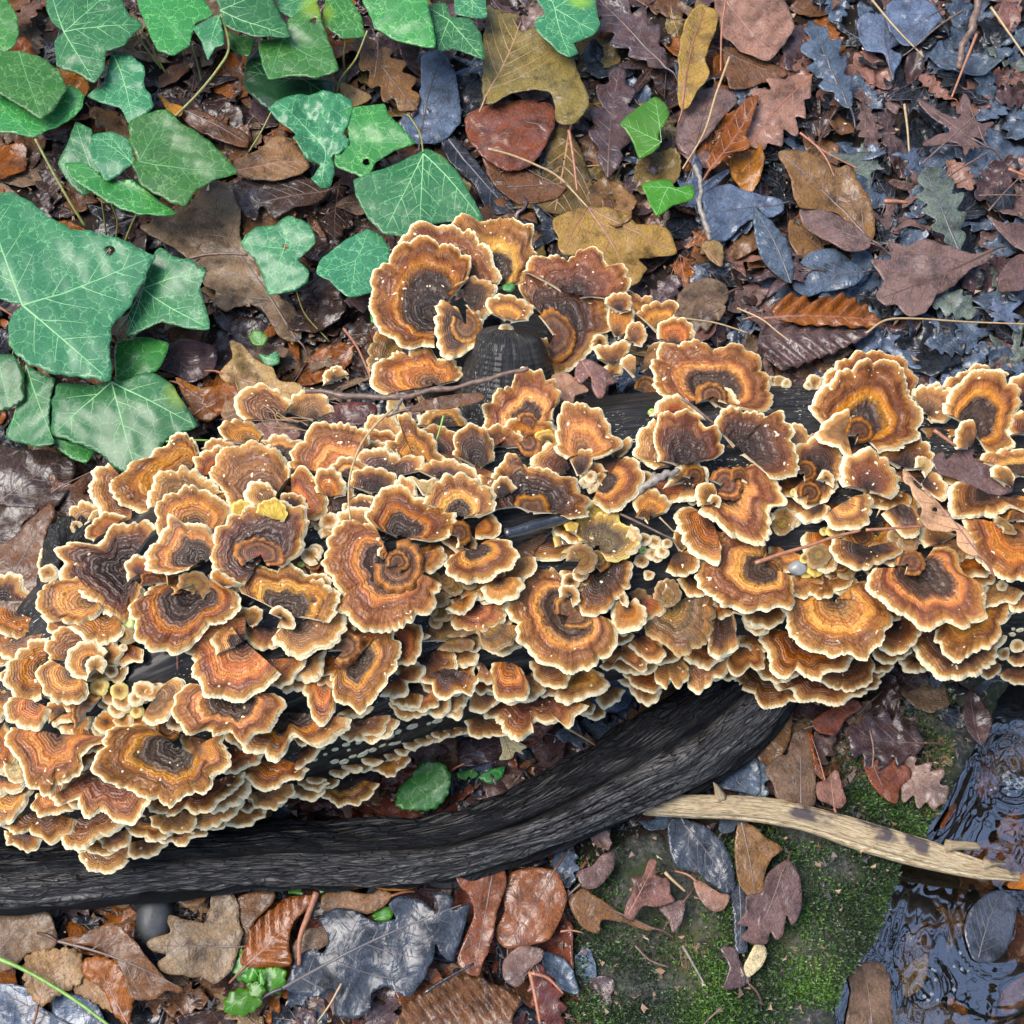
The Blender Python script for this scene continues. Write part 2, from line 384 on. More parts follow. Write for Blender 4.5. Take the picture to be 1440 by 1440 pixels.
def water():
    m, nt, b = newmat('water'); g = N(nt)
    b.inputs['Base Color'].default_value = (.62, .58, .45, 1)
    b.inputs['Transmission Weight'].default_value = 1; b.inputs['IOR'].default_value = 1.45; b.inputs['Roughness'].default_value = .0
    b.inputs['Coat Weight'].default_value = 1; b.inputs['Coat IOR'].default_value = 2.1; b.inputs['Coat Roughness'].default_value = .01
    n = g.noise(14, detail=1, rough=.4, dist=.4)
    nb = g.bump(n, .12, .003); g.L(nb, b.inputs['Normal']); g.L(nb, b.inputs['Coat Normal'])
    xs = np.concatenate([np.linspace(.05, .62, 240), np.geomspace(.64, 10, 20)])
    ys = np.concatenate([-np.geomspace(.7, 10, 20)[::-1], np.linspace(-.68, .2, 300), np.geomspace(.23, 10, 24)])
    X, Y = np.meshgrid(xs, ys, indexing='ij')
    Z = WATER_Z + .00012 * wav(X, Y, 21, 26) + .00001 * wav(X, Y, 22, 75)
    # ripples round the things that break the surface and along the bank
    bd = bank_dist(X, Y)
    Z += .00006 * np.sin(bd * 500 + 2 * wav(X, Y, 23, 40)) * np.exp(-np.abs(bd - .008) / .013)
    for (a, b2, k, amp) in [(1395, 1300, .026, .00005), (1215, 1400, .022, .00004), (1420, 1080, .02, .00005), (1300, 1390, .01, .00002)]:
        c = P(a, b2, WATER_Z); d = np.hypot(X - c[0], (Y - c[1]) * .8)
        Z += amp * np.sin(d * 650) * np.exp(-np.abs(d - k) / .009)
    V = np.stack([X, Y, Z], -1).reshape(-1, 3)
    F = grid_faces(len(xs), len(ys))
    # keep the sheet over the stream only
    c = V[F].mean(1); F = F[bank_dist(c[:, 0], c[:, 1]) > -.02]
    o = mesh('water', V, F, m); o['kind'] = 'structure'
water()

# ------------------------------------------------------------------ the fallen log
def wood_mat(name, dark, light, glint=.35, flecks=True, grain=1., coat=.35):
    m, nt, b = newmat(name); g = N(nt)
    s, a = g.attr('along'), g.attr('round')
    v = g.comb(g.math('MULTIPLY', s, 8), g.math('MULTIPLY', g.math('SINE', a), 6), g.math('MULTIPLY', g.math('COSINE', a), 6))
    n = g.noise(7, v, detail=7, rough=.68, dist=.6); n2 = g.noise(24, detail=4)
    v2 = g.comb(g.math('MULTIPLY', s, 60), g.math('MULTIPLY', g.math('SINE', a), 60), g.math('MULTIPLY', g.math('COSINE', a), 60))
    n3 = g.noise(4, v2, detail=4, rough=.7)
    c = g.ramp(n, [(.3, tuple(x * .5 for x in dark)), (.48, dark), (.6, tuple((x + y) / 2 for x, y in zip(dark, light))), (.74, light)])
    c = g.mix(g.maprange(n3, .5, .7, 0, .5), c, tuple(x * .4 for x in dark))
    c = g.mix(g.maprange(n2, .52, .68, 0, .5), c, tuple(x * .6 for x in dark))
    if flecks:
        v3 = g.comb(g.math('MULTIPLY', s, 160), g.math('MULTIPLY', g.math('SINE', a), 52), g.math('MULTIPLY', g.math('COSINE', a), 52))
        f = g.noise(2.2, v3, detail=2, rough=.4)
        fm = g.math('MULTIPLY', g.maprange(f, .665, .70), g.maprange(g.noise(16, detail=2), .46, .56))
        c = g.mix(fm, c, (.62, .6, .5))
    g.L(c, b.inputs['Base Color'])
    g.L(g.maprange(n3, .3, .7, glint, glint + .3), b.inputs['Roughness'])
    b.inputs['Coat Weight'].default_value = coat * .6; b.inputs['Coat Roughness'].default_value = .12; b.inputs['Coat IOR'].default_value = 1.45; b.inputs['Specular IOR Level'].default_value = .22
    g.L(g.bump(g.math('ADD', n, g.math('MULTIPLY', n3, .5)), .8 * grain, .0016), b.inputs['Normal']); return m
M_LOG = wood_mat('wet_black_wood', (.012, .012, .013), (.075, .066, .058))
def sweep(axis, nseg, rfun):
    """axis Nx4 (xyz r); rfun(s, ang, R)->radius"""
    path = axis[:, :3]; n = len(path)
    s = np.concatenate([[0], np.cumsum(np.linalg.norm(np.diff(path, axis=0), axis=1))])
    tan = np.gradient(path, axis=0); tan /= np.linalg.norm(tan, axis=1)[:, None]
    side = np.cross(tan, [0, 0, 1.]); side /= np.linalg.norm(side, axis=1)[:, None]; nn = np.cross(side, tan)
    a = np.linspace(0, 2 * math.pi, nseg, endpoint=False); A, S = np.meshgrid(a, s)
    R = rfun(S, A, np.repeat(axis[:, 3:4], nseg, 1))
    V = path[:, None] + side[:, None] * (R * np.cos(A))[..., None] + nn[:, None] * (R * np.sin(A))[..., None]
    i = np.arange(n - 1)[:, None]; j = np.arange(nseg)[None, :]; j2 = (j + 1) % nseg
    F = np.stack([i * nseg + j, i * nseg + j2, (i + 1) * nseg + j2, (i + 1) * nseg + j], -1).reshape(-1, 4).astype(np.int32)
    V = V.reshape(-1, 3); c0 = len(V)
    V = np.vstack([V, path[:1], path[-1:]])
    k = np.arange(nseg); k2 = (k + 1) % nseg; bb = (n - 1) * nseg
    caps = np.vstack([np.stack([np.full(nseg, c0), k2, k], 1), np.stack([np.full(nseg, c0 + 1), bb + k, bb + k2], 1)]).astype(np.int32)
    return V, [F, caps], np.concatenate([S.ravel(), [s[0], s[-1]]]), np.concatenate([A.ravel(), [0, 0]])
def log_obj():
    t = thing('fallen_log', 'thick black wet log lying across the litter under rows of bracket fungi', 'log', P(720, 780, 0))
    ax = resample(LOG, step=.004)[0]
    def rf(S, A, R):
        x, y = np.cos(A) * 1.0, np.sin(A) * 1.0
        r = R * 1.0
        r = r - .0012 - .0018 * np.abs(wav(S * 4, A * 0 + x * 14 + y * 9, 51, 2.2)) - .0015 * np.abs(wav(S * 9, x * 30 - y * 22, 52, 1.4))
        r = r - .003 * np.clip(wav(S * 6, x * 8 + y * 12, 53, 1.5) - .75, 0, 1)
        return r
    V, F, s, a = sweep(ax, 220, rf)
    mesh('trunk', V, F, M_LOG, t, dict(along=s, round=a))
    # knotty branch stub with growth wrinkles
    b0, n0, _ = on_log(706, 560)
    zt = b0[2] + .030
    tip = P(712, 478, zt)
    d = (tip - b0) / np.linalg.norm(tip - b0); Lb = np.linalg.norm(tip - b0)
    uu = np.linspace(-.05, Lb + .009, 220); pr = b0[None] + d[None] * uu[:, None]
    rr = np.interp(uu, [-.05, 0, Lb * .5, Lb * .85, Lb], [.046, .038, .031, .0255, .0225]); tt = np.clip((uu - Lb) / .009, 0, .9999); rr = rr * np.sqrt(1 - tt ** 2)
    ax2 = np.column_stack([pr, rr])
    def stub_r(S, A, R):
        sm = S.max(); tipf = np.clip((sm - S) / .012, 0, 1)
        ring = np.sin(S * 1900 + 6 * wav(S * 9, np.sin(A) + np.cos(A) * .7, 61, 1.6)) * (.4 + .6 * np.abs(wav(S * 30, np.cos(A) * 2, 66, 1.2)))
        r = R * (1 + .0075 * ring * tipf + .10 * wav(S * 22, np.cos(A) * 2 + np.sin(A), 62, 1.) * tipf)
        return r + (.0006 * wav(S * 420, A * 6, 67, 1.4) - .0012 * np.abs(wav(S * 60, A * 16, 87, 1.)) - .0030 * np.clip(wav(S * 90, A * 6, 63, 1.3) - .45, 0, 1)) * tipf
    V, F, s, a = sweep(ax2, 160, stub_r)
    mesh('branch_stub', V, F, M_LOG, t, dict(along=s, round=a))
    # broken left end: a jagged black chunk standing above the sunken part of the log
    th = np.linspace(0, 2 * math.pi, 50, endpoint=False); ph = np.linspace(.02, math.pi - .02, 30); T_, H_ = np.meshgrid(th, ph, indexing='ij'); c = P(135, 830, .085)
    r = 1 + .12 * wav(np.cos(T_) * 2, np.cos(H_) * 3, 68, 1.8) + .07 * np.abs(wav(np.cos(T_) * 9, H_ * 9 + np.sin(T_) * 6, 69, 1.3))
    V = np.stack([c[0] + .036 * r * np.sin(H_) * np.cos(T_), c[1] + .050 * r * np.sin(H_) * np.sin(T_), c[2] + .066 * r * np.cos(H_)], -1).reshape(-1, 3)
    mesh('broken_end', V, grid_faces(50, 30, wrap=True)[:, ::-1], M_LOG, t, dict(along=(H_ * .06).ravel(), round=T_.ravel()))
    # swollen burl of wood the upper brackets grow on
    th = np.linspace(0, 2 * math.pi, 60, endpoint=False); ph = np.linspace(.02, math.pi - .02, 30)
    T_, H_ = np.meshgrid(th, ph, indexing='ij'); c = P(703, 508, .07)
    r = 1 + .08 * wav(np.cos(T_) * 2, np.cos(H_) * 2, 64, 1.6) + .03 * wav(np.cos(T_) * 8, np.sin(T_) * 8 + H_ * 5, 65, 1.4)
    V = np.stack([c[0] + .062 * r * np.sin(H_) * np.cos(T_), c[1] + .052 * r * np.sin(H_) * np.sin(T_), c[2] + .062 * r * np.cos(H_)], -1).reshape(-1, 3)
    mesh('burl', V, grid_faces(60, 30, wrap=True)[:, ::-1], M_LOG, t, dict(along=(H_ * .06).ravel(), round=T_.ravel()))
    return t
log_obj()
STUB_TOP = P(712, 470, .21)

# ------------------------------------------------------------------ long charred branch below the log
def branch_obj():
    t = thing('charred_branch', 'long curved blackened branch with a knot lying below the fungus covered log', 'branch', P(600, 1180, 0))
    q = [(-260, 1232, .03, .022), (-60, 1230, .03, .0215), (100, 1222, .03, .021), (240, 1210, .03, .020), (380, 1202, .031, .0198), (520, 1199, .032, .0200), (640, 1187, .033, .0198), (760, 1148, .034, .0225),
         (860, 1098, .034, .0255), (950, 1050, .034, .031), (1010, 1006, .033, .031), (1060, 962, .032, .028), (1110, 895, .03, .025), (1160, 830, .028, .021)]
    ax = resample(catmull(np.array([list(P(a, b, z)) + [r] for a, b, z, r in q]), 12), step=.0022)[0]
    def rf(S, A, R):
        # A=pi/2 is up, A=0 towards image bottom side (cross(tan,up))
        g1 = 1.52 + .16 * wav(S * 5, S * 0, 71, 1.6)      # the long split
        d = np.abs(A - g1)
        r = R * (1 - .34 * np.exp(-(d / .12) ** 2) * (1 + .5 * wav(S * 10, A, 72, 2)))
        r = r + .0042 * np.abs(wav(S * 7, A * 14, 73, 1.4)) * np.clip((A - g1) * 3, .45, 1.5) - .0012 * np.abs(wav(S * 16, A * 46, 77, 1.))
        r = r + .0014 * wav(S * 50, A * 12, 74, 1.4) - .005 * np.clip(wav(S * 9, A * 22, 75, 1.5) - .55, 0, 1)
        r = r * (1 + .05 * wav(S * 60, np.sin(A) * 2 + np.cos(A), 78, 1.3)) - .0035 * np.clip(wav(S * 34, np.sin(A) * 5 - np.cos(A) * 4, 79, 1.2) - .35, 0, 1) + .0016 * wav(S * 150, A * 7, 80, 1.2)
        kn = np.exp(-(((S - sk) / .016) ** 2 + ((A - 1.35) / .36) ** 2))
        r = r + .008 * kn - .010 * np.exp(-(((S - sk) / .006) ** 2 + ((A - 1.35) / .15) ** 2))
        return r * (1 + .11 * wav(S * 14, A * .9, 76, 1.5) + .05 * wav(S * 45, A * 2.5, 88, 1.5))
    s_all = np.concatenate([[0], np.cumsum(np.linalg.norm(np.diff(ax[:, :3], axis=0), axis=1))])
    kp = P(962, 1075, .06); sk = s_all[np.argmin(np.linalg.norm(ax[:, :3] - kp, axis=1))]
    V, F, s, a = sweep(ax, 230, rf)
    m, nt, b = newmat('charred_wood'); g = N(nt)
    S, A = g.attr('along'), g.attr('round')
    v = g.comb(g.math('MULTIPLY', S, 13), g.math('MULTIPLY', A, 4.))
    n = g.noise(4, v, detail=9, rough=.74, dist=.9)
    patch = g.noise(38, detail=4, rough=.6); crack = g.voro(6, g.comb(g.math('MULTIPLY', S, 14), g.math('MULTIPLY', A, 3.4)))
    v2 = g.comb(g.math('MULTIPLY', S, 40), g.math('MULTIPLY', A, 9.)); n2 = g.noise(3, v2, detail=5, rough=.7)
    bare = g.ramp(n, [(.36, (.008, .007, .007)), (.45, (.045, .041, .038)), (.54, (.13, .128, .13)), (.70, (.27, .25, .225))])
    char = g.ramp(n, [(.35, (.006, .006, .007)), (.55, (.022, .022, .024)), (.75, (.055, .05, .05))])
    wv = g.math('ADD', A, g.math('MULTIPLY', g.math('SUBTRACT', g.noise(18, detail=4), .5), .9))
    c = g.mix(g.maprange(wv, 1.38, 1.52), bare, char)
    c = g.mix(g.maprange(n2, .5, .75, 0, .6), c, (.012, .011, .011))
    c = g.mix(g.maprange(patch, .52, .70, 0, .75, True), c, (.02, .018, .018)); c = g.mix(g.maprange(crack, 0, .05, .8, 0), c, (.006, .005, .005))
    g.L(c, b.inputs['Base Color']); g.L(g.maprange(patch, .35, .65, .75, .35), b.inputs['Roughness'])
    b.inputs['Coat Weight'].default_value = .12; b.inputs['Coat Roughness'].default_value = .15; b.inputs['Specular IOR Level'].default_value = .15
    g.L(g.bump(g.math('ADD', g.math('ADD', n, g.math('MULTIPLY', g.maprange(crack, 0, .12), .8)), g.math('MULTIPLY', n2, .5)), 1., .0032), b.inputs['Normal'])
    mesh('limb', V, F, m, t, dict(along=s, round=a))
    return t
branch_obj()

# ------------------------------------------------------------------ pale barkless stick reaching over the water
def stick_obj():
    t = thing('pale_stick', 'pale barkless stick with grey bark patch pointing out over the water', 'stick', P(1150, 1160, .02))
    q = [(888, 1136, .024, .004), (905, 1133, .024, .008), (960, 1133, .025, .010), (1030, 1137, .024, .0105), (1100, 1146, .023, .0115), (1160, 1160, .022, .0125), (1230, 1180, .02, .0130), (1300, 1200, .018, .0125), (1360, 1217, .016, .010), (1405, 1228, .015, .0065), (1434, 1233, .015, .0045)]
    ax = resample(catmull(np.array([list(P(a, b, z)) + [r] for a, b, z, r in q]), 12), step=.0014)[0]
    def rf(S, A, R):
        r = R * .80 * (1 + .13 * wav(S * 26, np.cos(A) * 1.2, 81, 1.3) + .07 * wav(S * 9, np.sin(A) * 3 + np.cos(A) * 2, 82, 1.5) + .04 * wav(S * 110, np.sin(A) * 2, 84, 1.5))
        r = r - .0010 * np.abs(wav(S * 20, np.sin(A) * 9 - np.cos(A) * 7, 85, 1.2)) - .0022 * np.clip(wav(S * 8, np.sin(A) * 14 + np.cos(A) * 9, 83, 1.4) - .1, 0, 1)
        # splintered far end
        tail = np.clip((S - .245) / .04, 0, 1)
        return r * (1 - tail * .35 * (np.sin(A * 3 + 1) > .1))
    V, F, s, a = sweep(ax, 72, rf)
    m, nt, b = newmat('bare_pale_wood'); g = N(nt)
    S, A = g.attr('along'), g.attr('round')
    v = g.comb(g.math('MULTIPLY', S, 22), g.math('MULTIPLY', g.math('SINE', A), 2.5), g.math('MULTIPLY', g.math('COSINE', A), 2.5))
    n = g.noise(6, v, detail=7, rough=.68, dist=.6)
    c = g.ramp(n, [(.30, (.10, .055, .028)), (.42, (.34, .24, .13)), (.52, (.56, .45, .28)), (.75, (.74, .64, .44))])
    bk = g.noise(22, detail=4, rough=.6)
    bark = g.math('MULTIPLY', g.maprange(bk, .50, .57), g.maprange(g.math('ADD', A, g.math('MULTIPLY', bk, .6)), 1.5, 1.9))
    c = g.mix(bark, c, (.10, .085, .09))
    c = g.mix(g.maprange(g.noise(60, v, detail=3), .58, .7, 0, .6), c, (.22, .10, .06))
    g.L(c, b.inputs['Base Color']); b.inputs['Roughness'].default_value = .6; b.inputs['Specular IOR Level'].default_value = .2
    g.L(g.bump(n, 1., .0025), b.inputs['Normal'])
    mesh('wood', V, F, m, t, dict(along=s, round=a))
    # splinter ends and the small broken side spur
    for name, p in (('splinter', [P(1330, 1188, .026), P(1372, 1190, .026), P(1376, 1196, .024)]), ('splinter', [P(1385, 1212, .022), P(1418, 1214, .02)]), ('side_spur', [P(1012, 1122, .03), P(1008, 1108, .036), P(1003, 1100, .038)])):
        p = catmull(np.array(p), 5); V, F, s, a = tube(p, np.linspace(.0042, .0003, len(p)), 6, .3, 5)
        mesh(name, V, F, m, t, dict(along=s, round=a))
stick_obj()
# ------------------------------------------------------------------ bracket fungi
LAYER = .0042
def cap(parent_thing, parent, cpx, arc_px, style, h=0., seed=None, z_extra=0., small=False, res=1.0, center_w=None, droop=1.):
    seed = seed if seed is not None else int(rng.integers(1, 1e6)); r = np.random.default_rng(seed)
    if center_w is None:
        c, n, miss = on_log(*cpx)
    else: c = np.array(center_w)
    c = c + np.array([0, 0, h * LAYER + z_extra])
    cw = P(cpx[0], cpx[1], c[2]); c = cw if center_w is None else c
    rpx = np.array(arc_px, float); Rpx = np.mean(np.hypot(*(rpx - np.array(cpx)).T))
    Rw = Rpx * .0005
    zr = c[2] + Rw * .12
    cc0 = np.array(cpx); rpx = cc0 + (rpx - cc0) * (1.035 + 3.0 / max(Rpx, 8))
    rim = np.array([P(a, b, zr) for a, b in rpx])[:, :2]
    # direction of turn should be consistent for upward normals
    rel = rim - c[:2]; ang = np.unwrap(np.arctan2(rel[:, 1], rel[:, 0]))
    if ang[-1] < ang[0]: rim = rim[::-1]
    rim = catmull(rim, 10)
    rim, s = resample(rim, step=(.0011 if not small else .0016) / res)
    M = len(rim); T = s[-1]
    # lobes, scallops and frills along the rim
    d = rim - c[:2]; ln = np.hypot(*d.T) + 1e-9; u = d / ln[:, None]
    def n1(f, k): return wav(s, s * 0 + k, seed + k, f)
    lob = np.abs(np.sin(s * math.pi / (Rw * .55) + 1.6 * n1(2.2 / Rw, 1) + r.uniform(0, 6)))
    sc = np.abs(np.sin(s * math.pi / .0068 + 3.4 * n1(90, 2)))
    fr = np.abs(np.sin(s * math.pi / .0026 + 2.5 * n1(300, 3)))
    amp = min(1, Rw / .03)
    fade = np.clip(np.minimum(s, T - s) / (.25 * Rw + 1e-6), 0, 1)
    g1_ = .6 + .6 * n1(90, 12)
    dl = (lob - .6) * Rw * .085 + .05 * Rw * n1(4.5 / Rw, 14) + (sc - .6) * .0017 * amp * g1_ + (fr - .6) * .0009 * amp * (.7 + .6 * n1(140, 13)) + .0006 * n1(700, 4) * amp
    ln2 = np.maximum(ln + dl * (.4 + .6 * fade), ln * .3)
    kw = max(3, int(len(ln2) * .16)) | 1; lp = np.concatenate([np.full(kw // 2, ln2[0]), ln2, np.full(kw // 2, ln2[-1])]); lns = np.convolve(lp, np.hanning(kw + 2)[1:-1] / np.hanning(kw + 2)[1:-1].sum(), 'valid')
    e_m = np.minimum(.0036, .28 * ln2)
    # rows
    nr = int(np.clip(Rw / (.0016 if not small else .0025) * res, 6, 34))
    t = np.linspace(.03, 1, nr) ** .92
    L1 = ln2 - e_m
    rows = [L1 * tj for tj in t]                                      # cap rows
    mrows = [ln2 - e_m * q for q in (1, .75, .5, .28, .10, 0)]
    rise = r.uniform(.10, .24); W1 = n1(2.4 / Rw, 5); W2 = n1(6.5 / Rw, 6)
    tiltx, tilty = r.uniform(-.05, .05, 2)
    def height(L, rad):
        e = np.maximum(ln2 - L, 0)
        z = Rw * (rise * rad - (rise * .75 + .05 * droop) * rad ** 4)
        z = z + Rw * .12 * rad
        z = z + Rw * (.10 * W1 + .06 * W2) * rad ** 2.4
        z = z + (.0008 * (sc - .5) * g1_ + .0020 * (lob - .5)) * amp * np.clip((rad - .55) / .45, 0, 1) ** 1.3
        z = z + .00045 * np.sin((rad * Rw) * 950 + 2.0 * W1 + 1.0 * n1(40, 9)) * np.clip(rad * 3, 0, 1) * amp
        z = z - .0012 * np.exp(-(e / .0011) ** 2)                    # rounded lip
        x = c[0] + u[:, 0] * L; y = c[1] + u[:, 1] * L
        z = z + tiltx * (x - c[0]) + tilty * (y - c[1]) + .0006 * wav(x, y, seed + 11, 260) * rad
        return x, y, z + c[2]
    def build(rows, name, mat, par, flip=False, zoff=None, attr_rows=None):
        Vx = []
        for i, L in enumerate(rows):
            rad = L / ln2; x, y, z = height(L, rad)
            if zoff is not None: z = z - zoff[i]
            Vx.append(np.stack([x, y, z], -1))
        V = np.stack(Vx, 1).reshape(-1, 3)                            # M x rows
        F = grid_faces(M, len(rows))
        if not flip: F = F[:, ::-1]
        radA = np.stack([(L / ln2) * (L / ln2) ** 3 + (L / lns) * (1 - (L / ln2) ** 3) for L in rows], 1).ravel(); eA = np.stack([ln2 - L for L in rows], 1).ravel()
        return mesh(name, V, F, mat, par, dict(rad=radA, edge=eA, seed=(seed % 997) / 997., arc=np.repeat(s, len(rows))))
    mat = FM[style]
    co = build(rows, 'cap', mat, parent)
    co['_o'] = parent['_o']
    build(mrows, 'margin', mat, co)
    th = .0011
    ur = [ln2, ln2 - .0009, ln2 * .86, ln2 * .5, ln2 * .12]
    build(ur, 'pore_surface', M_PORE, co, flip=True, zoff=[0.0, th, th * 1.8, th * 3, th * 5.])
    return co

